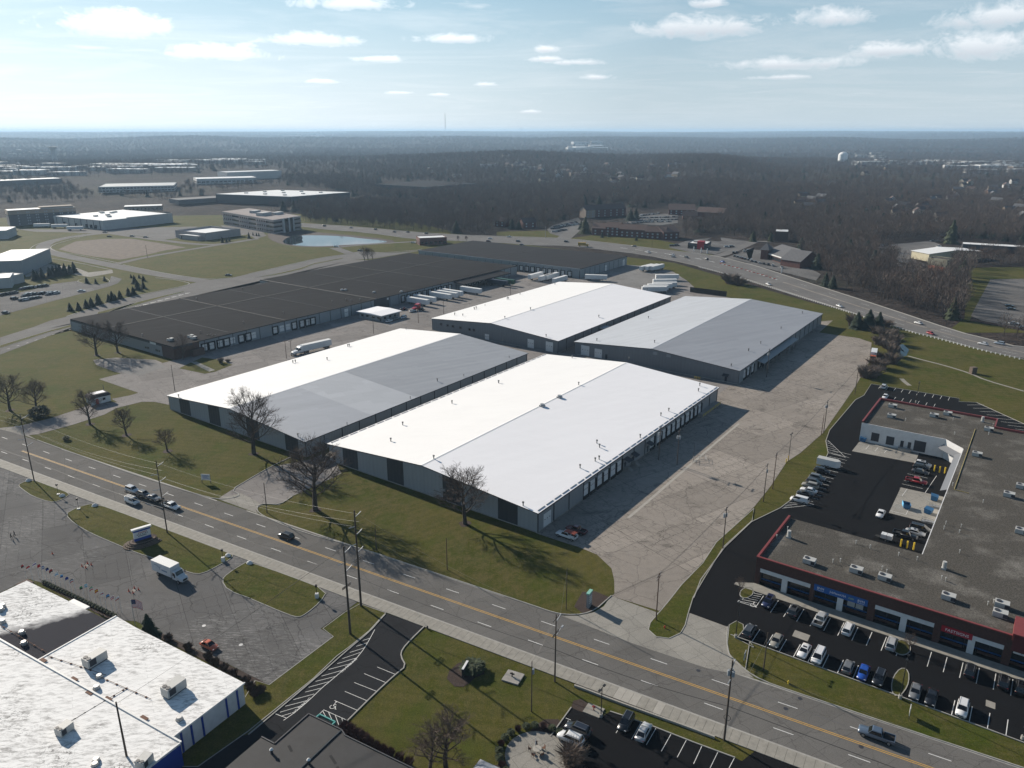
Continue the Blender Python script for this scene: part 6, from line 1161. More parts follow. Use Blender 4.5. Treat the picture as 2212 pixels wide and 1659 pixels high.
# trucks and trailers
def trailer_parts(t, L=16.1, h0=1.2, h1=4.05, m='trailer'):
    b = MB(); b.box(0, L, -1.3, 1.3, h0, h1); ob('box_body', b, t, mats=MT[m])
    b = MB(); b.box(-.03, 0, -1.2, 1.2, h0+.1, h1-.1); ob('rear_door', b, t, mats=MT['trailer' if m == 'trailer' else m]); b = MB(); b.box(-.05, L+.02, -1.32, 1.32, h1, h1+.04); ob('roof_panel', b, t, mats=MT['trimw' if m == 'trailer' else m])
    b = MB(); b.box(.5, L-.5, -.9, .9, h0-.2, h0); b.box(1.2, 4.2, -.6, .6, .6, 1.0); ob('chassis', b, t, mats=MT['under'])
    for x in (1.7, 3.0):
        for y in (-1.05, 1.05): ob('wheel', WHB, t, (x, y, .5))
    b = MB(); b.box(L-3.2, L-3.0, -.9, .9, .05, 1.0); ob('landing_gear', b, t, mats=MT['under'])
def trailer(front, d, label, group, L=16.1, m='trailer'):
    """front: ground point of the nose, d: direction from tail to nose"""
    d = Vector(d).normalized(); p = Vector(front)-d*L; t = thing('semi_trailer', label, 'trailer', (p.x, p.y, .03), atan2(d.y, d.x), group); trailer_parts(t, L, m=m); return t
DG = 'trailers docked at the long black-roofed warehouse'
for p, lab in zip([(-49.7, 446.3), (-46.2, 453), (-37.5, 461.9), (-33.9, 466.5), (-31.1, 471.2), (-19.7, 479.3)], ('white trailer at the first dock beside the red truck tractor', 'white trailer second from the red truck tractor', 'white trailer with dark nose third from the red truck tractor', 'white trailer fourth from the red truck tractor', 'white trailer fifth from the red truck tractor', 'white trailer under the dark dock canopy')): trailer(p, CW, lab, DG)
MT['dkgreen'] = mat('dark green trailer', (.02, .075, .045), .5); MT['dknavy'] = mat('dark navy trailer', (.03, .04, .06), .5)
trailer((-3.2, 506.2), CW, 'dark navy trailer docked beside a green one', DG, m='dknavy'); trailer((1.4, 509.6), CW, 'dark green trailer docked beside a navy one', DG, m='dkgreen')
for p, lab in zip([(12, 529), (19, 523), (23, 527), (28.2, 514.7)], ('white trailer leftmost at the pale blue-eaved warehouse docks', 'white trailer second at the pale blue-eaved warehouse docks', 'white trailer third at the pale blue-eaved warehouse docks', 'white trailer with dark nose rightmost at the pale blue-eaved docks')): trailer(p, -CU, lab, 'trailers docked at the back warehouse')
a, b = [(51, 531), (66, 528)]; trailer(b, Vector(b)-Vector(a), 'white trailer with dark swoosh parked alone beside the back warehouse', None, L=hypot(b[0]-a[0], b[1]-a[1]))
for p, lab in zip([(95, 564), (99, 564), (103, 564)], ('left one of three white trailers standing side by side', 'middle one of three white trailers standing side by side', 'right one of three white trailers standing side by side')): trailer(Vector(p)-CU*0, -CU*.9-CW*.1, lab, 'three trailers at the gravel corner')
for p, lab in zip([(100, 530), (95.1, 512.5), (92.9, 501.3), (88.8, 496), (85.3, 490.9), (83.4, 486.2)], ('farthest trailer of the row at the gravel edge', 'second farthest trailer of the row at the gravel edge', 'third farthest trailer of the row at the gravel edge', 'fourth farthest trailer of the row at the gravel edge', 'second nearest trailer of the row at the gravel edge', 'nearest trailer of the row at the gravel edge')): trailer(p, (-1, -.06), lab, 'trailers at the gravel edge')
def tractor(t, x0, col, sleeper=True):
    """tractor unit with its fifth wheel near x0, nose towards +x"""
    b = MB(); b.box(x0-1.6, x0+6.6, -.45, .45, .7, 1.0); ob('chassis', b, t, mats=MT['under'])
    m = MB(); pr = [(x0+1.0, 1.0), (x0+4.5, 1.0), (x0+4.5, 2.1), (x0+4.1, 2.25), (x0+3.4, 3.3), (x0+2.6, 3.75), (x0+1.0, 3.9)]
    v = [(x, -1.2, z) for x, z in pr]+[(x, 1.2, z) for x, z in pr]; k = len(pr); m.add(v, [tuple(range(k)), tuple(range(2*k-1, k-1, -1))]+[(i, k+i, k+(i+1) % k, (i+1) % k) for i in range(k)]); o = ob('cab', m, t, mats=MT['paint']); o.color = (*col, 1)
    st = [(x0+4.3, 1.12, .75, 2.15), (x0+5.3, 1.08, .7, 2.0), (x0+6.2, .98, .7, 1.8), (x0+6.7, .82, .75, 1.55)]; o = ob('hood', loft(st), t, mats=MT['paint']); o.color = (*col, 1)
    m = MB(); m.add([(x0+4.14, -1.0, 2.28), (x0+4.14, 1.0, 2.28), (x0+3.45, .95, 3.28), (x0+3.45, -.95, 3.28)], [(0, 1, 2, 3)]); o = ob('windscreen', m, t, mats=MT['cglass'])
    for s_ in (-1, 1):
        m = MB(); m.box(x0+2.5, x0+3.7, s_*1.2-.01, s_*1.2+.01, 2.1, 2.9); ob('side_window', m, t, mats=MT['cglass']); m = MB(); m.box(x0+3.9, x0+4.1, s_*1.45-.12, s_*1.45+.12, 2.0, 2.8); ob('mirror', m, t, mats=MT['under'])
        m = MB(); m.cyl(x0+.85, s_*1.05, 1.0, 4.2, .09, n=6); ob('exhaust_pipe', m, t, mats=MT['rim']); m = MB(); m.box(x0+1.4, x0+3.2, s_*1.1-.25, s_*1.1+.1, .6, 1.1); ob('fuel_tank', m, t, mats=MT['rim'])
    m = MB(); m.box(x0+6.62, x0+6.74, -.6, .6, .9, 1.5); ob('grille', m, t, mats=MT['under']); m = MB(); m.box(x0+6.5, x0+6.95, -1.15, 1.15, .45, .75); ob('bumper', m, t, mats=MT['rim'])
    for x in (x0-.9, x0+.4, x0+5.5):
        for y in (-1.0, 1.0): ob('wheel', WHB, t, (x, y, .5))
a, b = [(-87.6, 356.6), (-102.8, 340.5)]; d = (Vector(b)-Vector(a)).normalized(); p = Vector(a)
t = thing('semi_truck', 'white semi truck with long white trailer standing in the service yard', 'truck', (p.x, p.y, .03), atan2(d.y, d.x)); trailer_parts(t, 15.6); tractor(t, 14.2, (.66, .66, .66))
p = (-54.7, 437.5); t = thing('truck_tractor', 'red truck tractor without trailer before the docked trailers', 'truck', (p[0], p[1], .03), atan2(-CU.y, -CU.x)); tractor(t, -2, (.35, .012, .02))
p = Vector((-80.2, 156.1)); t = thing('box_truck', 'white box truck parked in the dealership lot beside the grass island', 'truck', (p.x, p.y, .03), RR)
m = MB(); m.box(-4.2, 2.6, -1.25, 1.25, 1.15, 3.75); ob('cargo_box', m, t, mats=MT['trailer']); m = MB(); m.box(-4.25, 2.65, -1.27, 1.27, 3.75, 3.8); ob('roof_panel', m, t, mats=MT['trimw'])
MT['faint'] = mat('faded blue lettering', (.20, .25, .34), .6); m = MB(); m.tube([(-2.0, -1.265, 3.0), (-1.2, -1.265, 2.6), (-.9, -1.265, 3.05)], .07, 4); m.tube([(-1.15, -1.265, 2.6), (-1.2, -1.265, 2.1)], .07, 4); ob('emblem', m, t, mats=MT['faint']); m = MB(); m.box(-.6, 1.3, -1.262, -1.25, 2.0, 2.4); m.box(-3.2, -1.9, -1.262, -1.25, 2.95, 3.1); ob('faded_stripe', m, t, mats=MT['faint'])
m = MB(); pr = [(2.75, .75), (4.4, .75), (4.4, 1.75), (4.15, 1.85), (3.75, 2.75), (2.75, 2.8)]; k = len(pr); m.add([(x, -1.1, z) for x, z in pr]+[(x, 1.1, z) for x, z in pr], [tuple(range(k)), tuple(range(2*k-1, k-1, -1))]+[(i, k+i, k+(i+1) % k, (i+1) % k) for i in range(k)]); ob('cab', m, t, mats=MT['trailer'])
o = ob('hood', loft([(4.2, 1.08, .7, 1.78), (5.2, 1.02, .65, 1.6), (5.75, .88, .65, 1.35)]), t, mats=MT['trailer'])
m = MB(); m.add([(4.2, -.95, 1.86), (4.2, .95, 1.86), (3.8, .9, 2.7), (3.8, -.9, 2.7)], [(0, 1, 2, 3)]); ob('windscreen', m, t, mats=MT['cglass'])
for s_ in (-1, 1): m = MB(); m.box(2.95, 3.85, s_*1.1-.012, s_*1.1+.012, 1.75, 2.5); ob('side_window', m, t, mats=MT['cglass']); m = MB(); m.box(4.05, 4.2, s_*1.4-.1, s_*1.4+.1, 1.7, 2.4); ob('mirror', m, t, mats=MT['under'])
m = MB(); m.box(5.7, 5.8, -.55, .55, .8, 1.25); ob('grille', m, t, mats=MT['under']); m = MB(); m.box(-4.2, 5.2, -.5, .5, .6, 1.15); ob('chassis', m, t, mats=MT['under'])
for x in (-2.4, 4.7):
    for y in (-1.0, 1.0): ob('wheel', WHB, t, (x, y, .5))
p = (163.7, 332.5); t = thing('box_truck', 'white box truck with orange cab parked by the brush at the yard edge', 'truck', (p[0]+1, p[1]+3, .03), atan2(-CU.y, -CU.x)+.15); m = MB(); m.box(-6, 2, -1.25, 1.25, 1.1, 3.9); ob('cargo_box', m, t, mats=MT['trailer']); m = MB(); m.box(2.1, 4.6, -1.15, 1.15, .7, 2.7); ob('cab', m, t, mats=MT['orange']); m = MB(); m.box(4.6, 4.63, -1, 1, 1.7, 2.5); ob('windscreen', m, t, mats=MT['cglass'])
for x in (-4, 3.6):
    for y in (-1.0, 1.0): ob('wheel', WHB, t, (x, y, .5))
p = (98.1, 218.0); t = thing('cargo_trailer', 'white enclosed cargo trailer at the top of the court row', 'trailer', (p[0], p[1], .03), CR-pi/2); m = MB(); m.prism([(-3.2, -1.15), (2.6, -1.15), (3.6, 0), (2.6, 1.15), (-3.2, 1.15)], .45, 2.5); ob('box_body', m, t, mats=MT['trailer']); m = MB(); m.prism([(-3.2, -1.16), (2.6, -1.16), (3.6, 0), (2.6, 1.16), (-3.2, 1.16)], 2.5, 2.58); ob('roof_panel', m, t, mats=MT['hvac'])
for x in (-.6, .3):
    for y in (-1.2, 1.2): ob('wheel', WH, t, (x, y, .34))
m = MB(); m.box(3.4, 5.0, -.06, .06, .45, .55); ob('tow_bar', m, t, mats=MT['under'])
p = (95.3, 172.9); t = thing('generator_trailer', 'white twin-box generator trailer beside the yellow bollards', 'trailer', (p[0], p[1], .03), CR-pi/2)
for x in (-1.25, .1): m = MB(); m.box(x, x+1.25, -.8, .8, .6, 1.7); m.cyl(x+.3, -.3, 1.7, 1.78, .16, n=8); ob('generator_box', m, t, mats=MT['trailer'])
for y in (-.95, .95): ob('wheel', WH, t, (0, y, .34))
m = MB(); m.box(-2.6, 1.4, -.6, .6, .45, .6); ob('trailer_frame', m, t, mats=MT['under'])
for p, lab in zip([(-508, 840), (-485, 833), (-458, 814)], ('left of three white trailers at the white box warehouse', 'middle of three white trailers at the white box warehouse', 'right of three white trailers at the white box warehouse')): trailer(Vector(p)+Vector((8, 1)), (1, .14), lab, 'trailers at the white box warehouse')
p = (-528, 810); trailer(Vector(p)+Vector((9, 1)), (1, .1), 'white trailer parked by the left edge near the hotel', None)
# highway traffic and other cars seen from afar
HWC = [(a_, b_) for a_, b_ in zip([(-205, 848), (-173, 833), (-144, 817), (-121, 796), (-107, 795), (-87, 783), (-21, 746), (-22, 725), (-3, 759), (6, 725), (9, 703), (51, 723), (110, 694), (116, 657), (134, 643), (133, 632), (143, 629), (157, 620), (167, 608), (173.6, 513.7), (194.1, 445.9), (219.6, 403.5), (214.6, 381.1), (229.6, 360.7), (238, 361.4)], 
   [('suv', BLK, 'black car nearest the office block on the wide road'), ('sedan', SIL, 'silver car on the wide road behind the pond'), ('suv', BLK, 'black car above the pond on the wide road'), ('sedan', BLK, 'black car on the wide road right of the pond'), ('sedan', CHR, 'dark car close behind another above the brick bank'), ('suv', BLK, 'black car directly above the brick bank'), ('sedan', WHT_, 'white car near the two small trees of the wide road'), ('suv', MAR, 'dark red car next to the back warehouse roof'),
    ('sedan', WHT_, 'white car left of the traffic signal on the wide road'), ('suv', CHR, 'dark car waiting at the signal in the middle lane'), ('sedan', BLK, 'black car waiting at the signal in the near lane'), ('suv', BLK, 'black car just past the signal beside the inn drive'), ('sedan', GRY, 'greenish gray car below the brick inn'), ('pickup', WHT_, 'white pickup before the end of the orange blocks'), ('sedan', WHT_, 'white car passing a darker car before the restaurant'), ('sedan', GRY, 'gray car passing the white one before the restaurant'), ('suv', CHR, 'dark car below the restaurant signs'), ('suv', CHR, 'dark car before the corner shop entrance'), ('sedan', BLU, 'blue and white car before the corner shop'),
    ('sedan', WHT_, 'white car beside the dotted guard rail above the slate roof'), ('sedan', WHT_, 'white car on the wide road behind the evergreen clump'), ('sedan', WHT_, 'white car with spoiler right of the evergreen clump'), ('hatch', RED, 'red car close to the guard rail right of the evergreens'), ('sedan', WHT_, 'white car on the wide road near the right edge'), ('suv', (.25, .3, .36), 'pale blue car on the wide road near the right edge')])]
HM = hw(.5)
for p, (kd, col, lab) in HWC:
    i = min(range(len(HM)-1), key=lambda k: hypot(HM[k][0]-p[0], HM[k][1]-p[1])); d = Vector(HM[i+1])-Vector(HM[i]); nf = hypot(HL[.25][i][0]-p[0], HL[.25][i][1]-p[1]) < hypot(HL[.75][i][0]-p[0], HL[.75][i][1]-p[1])
    car(kd, col, p, -d if nf else d, lab, 'cars on the wide road')
p = (64, 694); t = thing('box_truck', 'yellow box truck on the wide road behind the warehouses', 'truck', (p[0], p[1], .03), -.12); m = MB(); m.box(-4.5, 2.4, -1.25, 1.25, 1.1, 3.9); MT['truckyel'] = mat('yellow truck body', (.42, .26, .05), .5); ob('cargo_box', m, t, mats=MT['truckyel']); m = MB(); m.box(2.5, 4.8, -1.1, 1.1, .6, 2.5); ob('cab', m, t, mats=MT['truckyel'])
for x in (-3, 4):
    for y in (-1.0, 1.0): ob('wheel', WHB, t, (x, y, .5))
CN = [(WHT_, 'white'), (SIL, 'silver'), (GRY, 'gray'), (BLK, 'black'), (CHR, 'charcoal'), (MAR, 'dark red'), (NVY, 'navy')]
def carrow(pts_, n, head, lot, group, jit=.3, wts=(3, 3, 2, 5, 3, 1, 1), skip=.15):
    for k in range(n):
        if RND.random() < skip: continue
        q = lerp2(pts_[0], pts_[1], (k+.5)/n); col, cn = RND.choices(CN, wts)[0]
        farcar(RND.choice(('sedan', 'suv', 'suv', 'hatch')), col, (q[0]+RND.uniform(-jit, jit), q[1]+RND.uniform(-jit, jit)), head, '%s car in %s' % (cn, lot), group)
IG = 'cars in the inn car park'; ig = 'the crowded car park behind the brick inn'
for pl_, n in (([(157, 957), (186, 984)], 14), ([(150, 930), (201, 943)], 26), ([(144, 905), (195, 915)], 24), ([(147, 887), (183, 893)], 16), ([(127, 876), (151, 882)], 10)): carrow(pl_, n, (.2, 1), ig, IG)
for pl_, n in (([(42, 822), (74, 870)], 16), ([(46, 838), (74, 887)], 14), ([(42, 798), (57, 817)], 8)): carrow(pl_, n, (1, .3), 'the car park beside the inn drive', 'cars beside the inn drive')
for pl_, n in (([(-323, 496.9), (-312.4, 509.2)], 7), ([(-309, 466.6), (-305.5, 477.6)], 5), ([(-301, 461.3), (-295.5, 472)], 6), ([(-308.6, 479.4), (-292.6, 487)], 8), ([(-323.8, 477.6), (-318.4, 486.1)], 5), ([(-297.2, 477.6), (-291.5, 485.1)], 4)): carrow(pl_, n, (.3, 1), 'the hedge-striped car park at far left', 'cars in the hedge-striped car park', .5, (1, 1, 2, 6, 4, 0, 1), .1)
carrow([(-280.1, 489), (-278.2, 491.9)], 1, (1, .3), 'the right end of the hedge-striped car park', 'cars in the hedge-striped car park', skip=0); carrow([(-291.4, 428.7), (-286, 427.2)], 1, (1, 0), 'the lower corner of the hedge-striped car park', 'cars in the hedge-striped car park', skip=0)
for pl_, n in (([(188, 618), (206, 579)], 9), ([(187, 655), (209, 669)], 6), ([(184, 639), (192, 612)], 7)): carrow(pl_, n, (.2, 1), 'the corner shop car park', 'cars at the corner shop')
carrow([(143, 697), (151, 701)], 3, (1, .1), 'the bay beside the roadside restaurant', 'cars at the restaurant'); carrow([(190, 690), (200, 693)], 2, (1, 0), 'the restaurant exit lane', 'cars at the restaurant', skip=0)
for pl_, n in (([(331, 700), (344, 696)], 6), ([(324, 680), (330, 662)], 6), ([(395, 729), (403, 725)], 5), ([(385, 696), (377, 673)], 3), ([(303, 599), (310, 599)], 4), ([(308, 582), (319, 582)], 6)): carrow(pl_, n, (.8, .3), 'the gravel yard by the yellow workshops', 'cars in the workshop yard', 1.0)
for p, col, lab in zip([(295.1, 446.4), (291, 437.9), (270.4, 402.4), (269.8, 392.7)], (BLK, BLK, WHT_, CHR), ('black car farther up in the empty right-hand car park', 'black car beside its twin in the empty right-hand car park', 'white car at the foot of the empty right-hand car park', 'dark car cut by the right edge of the picture')): farcar('sedan', col, p, (1, -.2), lab, 'cars in the right-hand car park')
for p, col, lab in zip([(-396, 761), (-375, 764), (-358, 756), (-417, 794), (-158, 693), (-132, 668), (-92, 718), (-204, 548)], (BLK, BLK, BLK, CHR, WHT_, CHR, WHT_, BLK), ('black car on the lane by the bare brown field', 'black car left one before the beige windowless building', 'black car right one before the beige windowless building', 'dark car at the white box warehouse corner', 'white car on the lane below the pond', 'dark car beside the leafless boulevard trees', 'white car beside the brick bank', 'black car on the boulevard by the green field')): farcar('sedan', col, p, (1, -.1), lab, None)
# ================================================================== TREES
MT['bark'] = mat('gray brown bark', (.060, .048, .040), .95, vary=.3, vscale=2); MT['twig'] = mat('bare twigs', (.085, .062, .050), .95)
MT['wtwig'] = mat('woodland twigs', (.100, .076, .064), 1.0, vary=.3, vscale=.05); MT['wtwig2'] = mat('woodland twigs pale', (.150, .120, .100), 1.0, vary=.3, vscale=.05); MT['redtwig'] = mat('reddish shrub twigs', (.115, .060, .052), 1.0)
MT['needle'] = mat('dark evergreen needles', (.020, .034, .020), .9, vary=.4, vscale=.9); MT['needle2'] = mat('olive evergreen needles', (.040, .052, .024), .9, vary=.4, vscale=.9)
MT['goldleaf'] = mat('yellow leaves', (.24, .19, .05), .9)
def bare_tree(seed, spread=1.0, dens=1.0, upright=.35):
    """bare broadleaf tree 10 m tall: (trunk mesh, crown mesh)"""
    r = random.Random(seed); tk, cr = MB(), MB()
    def seg(mb, p, d, L, r0, r1, n, wander, up, sides):
        pts = [p.copy()]; d = d.copy()
        for i in range(n):
            d = (d+Vector((r.uniform(-1, 1), r.uniform(-1, 1), r.uniform(-.6, 1)*.7))*wander+Vector((0, 0, up))).normalized(); p = p+d*(L/n); pts.append(p.copy())
        mb.tube(pts, r0, sides, 0, r1); return pts, d
    def side(d, ang):
        a = d.cross(Vector((r.uniform(-1, 1), r.uniform(-1, 1), r.uniform(-1, 1)))).normalized(); return (d*cos(ang)+a*sin(ang)).normalized()
    th_ = r.uniform(1.5, 2.3); tr, d = seg(tk, Vector((0, 0, 0)), Vector((r.uniform(-.05, .05), r.uniform(-.05, .05), 1)), 6.6, .27, .07, 6, .07, .1, 7)
    def at_(pts, f): i = min(int(f*(len(pts)-1)), len(pts)-2); return pts[i].lerp(pts[i+1], f*(len(pts)-1)-i)
    n1 = int(16*dens)
    for i in range(n1):
        f = .28+.70*(i/(n1-1)); p = at_(tr, f); az_ = i*2.4+r.uniform(-.5, .5); tilt = (1.25-.75*f)*r.uniform(.85, 1.1); dd = Vector((cos(az_)*sin(tilt)*spread, sin(az_)*sin(tilt)*spread, cos(tilt))).normalized()
        L1 = (4.6-2.6*abs(f-.45))*r.uniform(.8, 1.1); l1, d1 = seg(tk if i % 2 == 0 else cr, p, dd, L1, .095*(1.25-.7*f), .03, 5, .13, .10*upright/.35, 5)
        for j in range(int(9*dens)):
            f2 = .25+.75*(j+.5)/int(9*dens); p2 = at_(l1, f2); l2, d2 = seg(cr, p2, side((at_(l1, min(1, f2+.05))-at_(l1, f2-.05)).normalized(), r.uniform(.5, .95)), (1.9-.9*f2)*r.uniform(.7, 1.2),   .026, .010, 3, .16, .07, 3)
            for k in range(int(8*dens)):
                f3 = .2+.8*(k+.5)/int(8*dens); p3 = at_(l2, f3); dd3 = side(d2, r.uniform(.4, .9)); L3 = r.uniform(.55, 1.05); l3, d3 = seg(cr, p3, dd3, L3, .016, .007, 2, .2, .06, 3)
                for q in range(3): p4 = at_(l3, r.uniform(.3, .9)); d4 = side(d3, r.uniform(.4, .9)); e = p4+d4*r.uniform(.3, .55); s_ = d4.cross(Vector((r.uniform(-1, 1), r.uniform(-1, 1), r.uniform(-1, 1)))).normalized()*.012; cr.add([p4-s_, p4+s_, e], [(0, 1, 2)])
    top = max(v[2] for v in cr.v)
    k = 10/top
    for mb in (tk, cr): mb.v = [(x*k, y*k, z*k) for x, y, z in mb.v]
    return tk.mesh('trunk', MT['bark']), cr.mesh('crown', MT['twig'])
BT = [bare_tree(11), bare_tree(12, 1.15, 1.0), bare_tree(13, .9, 1.05, .5), bare_tree(14, 1.0, .85, .6)]
def place_tree(x, y, h, k, label, group=None, w_=1.0, name='bare_tree', z=0.0):
    w_ *= 1.3
    t = thing(name, label, 'tree', (x, y, z), (x*7.3+y*3.1) % 6.28, group); s_ = h/10; t.scale = (s_*w_, s_*w_, s_)
    ob('trunk', BT[k][0], t); ob('crown', BT[k][1], t); return t
MR = MB()
def mulch_ring(x, y, r):
    MR.sheet([(x+r*(1+.15*sin(3*a+x))*cos(a), y+r*(1+.15*sin(2*a+y))*sin(a)) for a in [i*pi/8 for i in range(16)]], .012)
for (x, y, h), k, w_, lab in (((-83.3, 227.8, 22.8), 1, 1.0, 'tall bare tree before the left front corner of the gray-patched warehouse'), ((-54.1, 189.3, 22.1), 0, 1.15, 'large dark bare tree beside the side drive near the white warehouse canopy'), ((-12.5, 181.5, 18.0), 1, 1.05, 'bare tree standing before the white warehouse dark panel, crown against the roof'),
        ((-193.1, 342.4, 17.3), 0, 1.15, 'left of two large bare trees at the black-roofed warehouse corner'), ((-185.3, 346.7, 16.2), 1, 1.0, 'right of two large bare trees at the black-roofed warehouse corner'), ((-187.4, 268.5, 15.2), 1, 1.1, 'dark bare tree at the left edge beside the gate drive'), ((-177.2, 268.5, 12.5), 2, 1.2, 'spreading bare tree growing above a dark evergreen bush'),
        ((-150.1, 254.2, 13.5), 0, 1.0, 'bare tree between the gate shed and the lawn drive'), ((-132.1, 243.8, 10.6), 2, 1.05, 'upright bare tree in the middle of the roadside lawn row'), ((-112.2, 230.0, 8.5), 1, 1.15, 'small rounded bare tree nearest the street on the lawn'), ((-149.9, 335.1, 12.8), 3, .9, 'slim bare tree at the brick entrance corner of the long warehouse')):
    place_tree(x, y, h, k, lab, 'bare trees on the estate lawns', w_)
    if lab[:4] != 'slim': mulch_ring(x, y, 1.6)
struct('mulch_ring', MR, MT['mulch'])
for (x, y, h), k, lab in (((-118.7, 617.1, 12.3), 3, 'left of three bare trees between boulevard and black roof'), ((-116.3, 619.5, 11.0), 2, 'middle of three bare trees between boulevard and black roof'), ((-112.7, 621.2, 9.7), 3, 'right of three bare trees between boulevard and black roof'), ((-51.1, 734.2, 5.1), 2, 'left of two small roadside trees above the back warehouse'), ((-43.4, 734.2, 4.9), 2, 'right of two small roadside trees above the back warehouse'),
        ((51.4, 149.9, 4.1), 3, 'young bare tree in the kerbed island at the mall corner'), ((79.6, 129.1, 4.3), 3, 'young bare tree in the storefront island'), ((-10.8, 99.3, 11.2), 2, 'multi-stemmed bare tree on the lawn behind the black rubber roof'), ((-13.4, 98.6, 9.3), 3, 'lower bare tree left of the multi-stemmed one behind the rubber roof'), ((9.6, 98.6, 4.7), 2, 'round bare bush tree between patio and corner lot')):
    place_tree(x, y, h, k, lab, None, 1.25 if 'multi' in lab or 'round' in lab else 1.0)
def shrub_mesh(seed, n=260, w_=1.0, h=1.0, m='twig', sz=.05):
    r = random.Random(seed); mb = MB()
    for i in range(n):
        a = r.uniform(0, 2*pi); q = Vector((r.uniform(-.35, .35)*w_, r.uniform(-.35, .35)*w_, 0)); e = Vector((cos(a)*r.uniform(.2, 1)*w_, sin(a)*r.uniform(.2, 1)*w_, h*r.uniform(.45, 1))); mid = q.lerp(e, .55)+Vector((0, 0, .12*h))
        s_ = Vector((sin(a), -cos(a), r.uniform(-.5, .5)))*sz*r.uniform(.5, 1.3); mb.add([q-s_, q+s_, mid+s_*.6, e, mid-s_*.6], [(0, 1, 2, 3, 4)])
    return mb.mesh('shrub', MT[m])
def leaf_shrub(seed, n=420, m='needle', cone=False, sz=.16):
    r = random.Random(seed); mb = MB()
    for i in range(n):
        z = r.random()**(1.35 if cone else .9); a = r.uniform(0, 2*pi); rr = (1.04-z)*(.36+.07*sin(9*z*pi)) if cone else sqrt(max(.05, 1-(2*z-1)**2))*.5
        rr *= r.uniform(.55, 1.08); p = Vector((cos(a)*rr, sin(a)*rr, z)); o = Vector((cos(a), sin(a), -.55 if cone else r.uniform(-.4, .8))).normalized(); t_ = Vector((-sin(a), cos(a), r.uniform(-.3, .3))); k = sz*r.uniform(.6, 1.3)*(.55 if cone and z > .8 else 1)
        mb.add([p-t_*k*.5-o*k*.3, p+t_*k*.5-o*k*.3, p+o*k*.9], [(0, 1, 2)])
    if cone: mb.cyl(0, 0, .06, 1.0, .22, .0, 7, cap=False)
    return mb.mesh('foliage', MT[m])
CONE = [leaf_shrub(3, 620, 'needle', True), leaf_shrub(4, 620, 'needle', True), leaf_shrub(5, 620, 'needle2', True)]
SHR = [shrub_mesh(1, 300, .55, 1), shrub_mesh(2, 300, .6, 1), shrub_mesh(3, 420, .6, 1, 'redtwig')]
BUSH = [leaf_shrub(8, 420, 'needle'), leaf_shrub(9, 420, 'needle2')]
TRK = MB(); TRK.cyl(0, 0, 0, .2, .03, n=6); TRK = TRK.mesh('trunk', MT['bark'])
def conifer(x, y, h, w_, label, group=None, k=None, z=0.0):
    t = thing('conifer', label, 'tree', (x, y, z), (x+y*3) % 6.28, group); t.scale = (h*w_, h*w_, h); ob('trunk', TRK, t); ob('crown', CONE[k if k is not None else int(x*13+y) % 2], t); return t
def shrub(me, x, y, w_, h, label, group=None, name='shrub', z=0.0):
    o = ob(name, me, None, (x, y, z), (x*3+y) % 6.28); o.scale = (w_, w_, h); return tag(o, label, 'shrub', group)
for i, (x, y, h) in enumerate(((-256.1, 435.2, 4.8), (-252.0, 436.7, 4.8), (-250.7, 442.8, 5.2), (-249.3, 446.0, 5.6), (-248.5, 452.4, 6.7), (-245.9, 459.7, 4.9), (-245.1, 462.4, 6.1), (-244.2, 464.1, 4.0), (-243.3, 468.5, 5.3), (-242.6, 478.1, 5.2), (-240.3, 479.9, 5.6), (-245.6, 496.8, 6.2), (-257.5, 518.2, 5.8), (-244.1, 501.9, 4.8), (-270.3, 540.0, 2.7), (-256.2, 528.4, 3.9), (-263.9, 538.6, 2.7))):
    conifer(x, y, h, .95, 'dark young conifer '+('leftmost in the row along the boulevard' if i == 0 else 'with a close neighbor, %s from the left in the boulevard row' % ORD[i]), 'conifers along the boulevard')
for i, (x, y, h) in enumerate(((-291.1, 519.8, 4.5), (-284.1, 518.2, 3.5), (-282.7, 527.5, 3.7))): conifer(x, y, h, .9, ['left', 'middle', 'right'][i]+' of three small conifers on the curved car park island', 'conifers on the car park island')
for i, (x, y, h) in enumerate(((-270.3, 720.3, 5.5), (-266.8, 721.7, 4.7), (-267.1, 729.6, 4.5), (-255.2, 750.4, 5.9), (-258.7, 773.4, 3.2), (-253.9, 769.2, 3.5), (-251.2, 768.2, 3.5))): conifer(x, y, h, .7, '%s conifer from the left around the beige windowless building' % ORD[i], 'conifers at the beige building')
r0 = [(-332, 531), (-322, 560)]
for i in range(15): p = lerp2(r0[0], r0[1], i/14); conifer(p[0]+RND.uniform(-2, 2), p[1]+RND.uniform(-3, 3), RND.uniform(5.5, 8.5), .8, '%s dark conifer from the left in the screen beside the pale loading court' % ORD[i], 'conifer screen of the loading court')
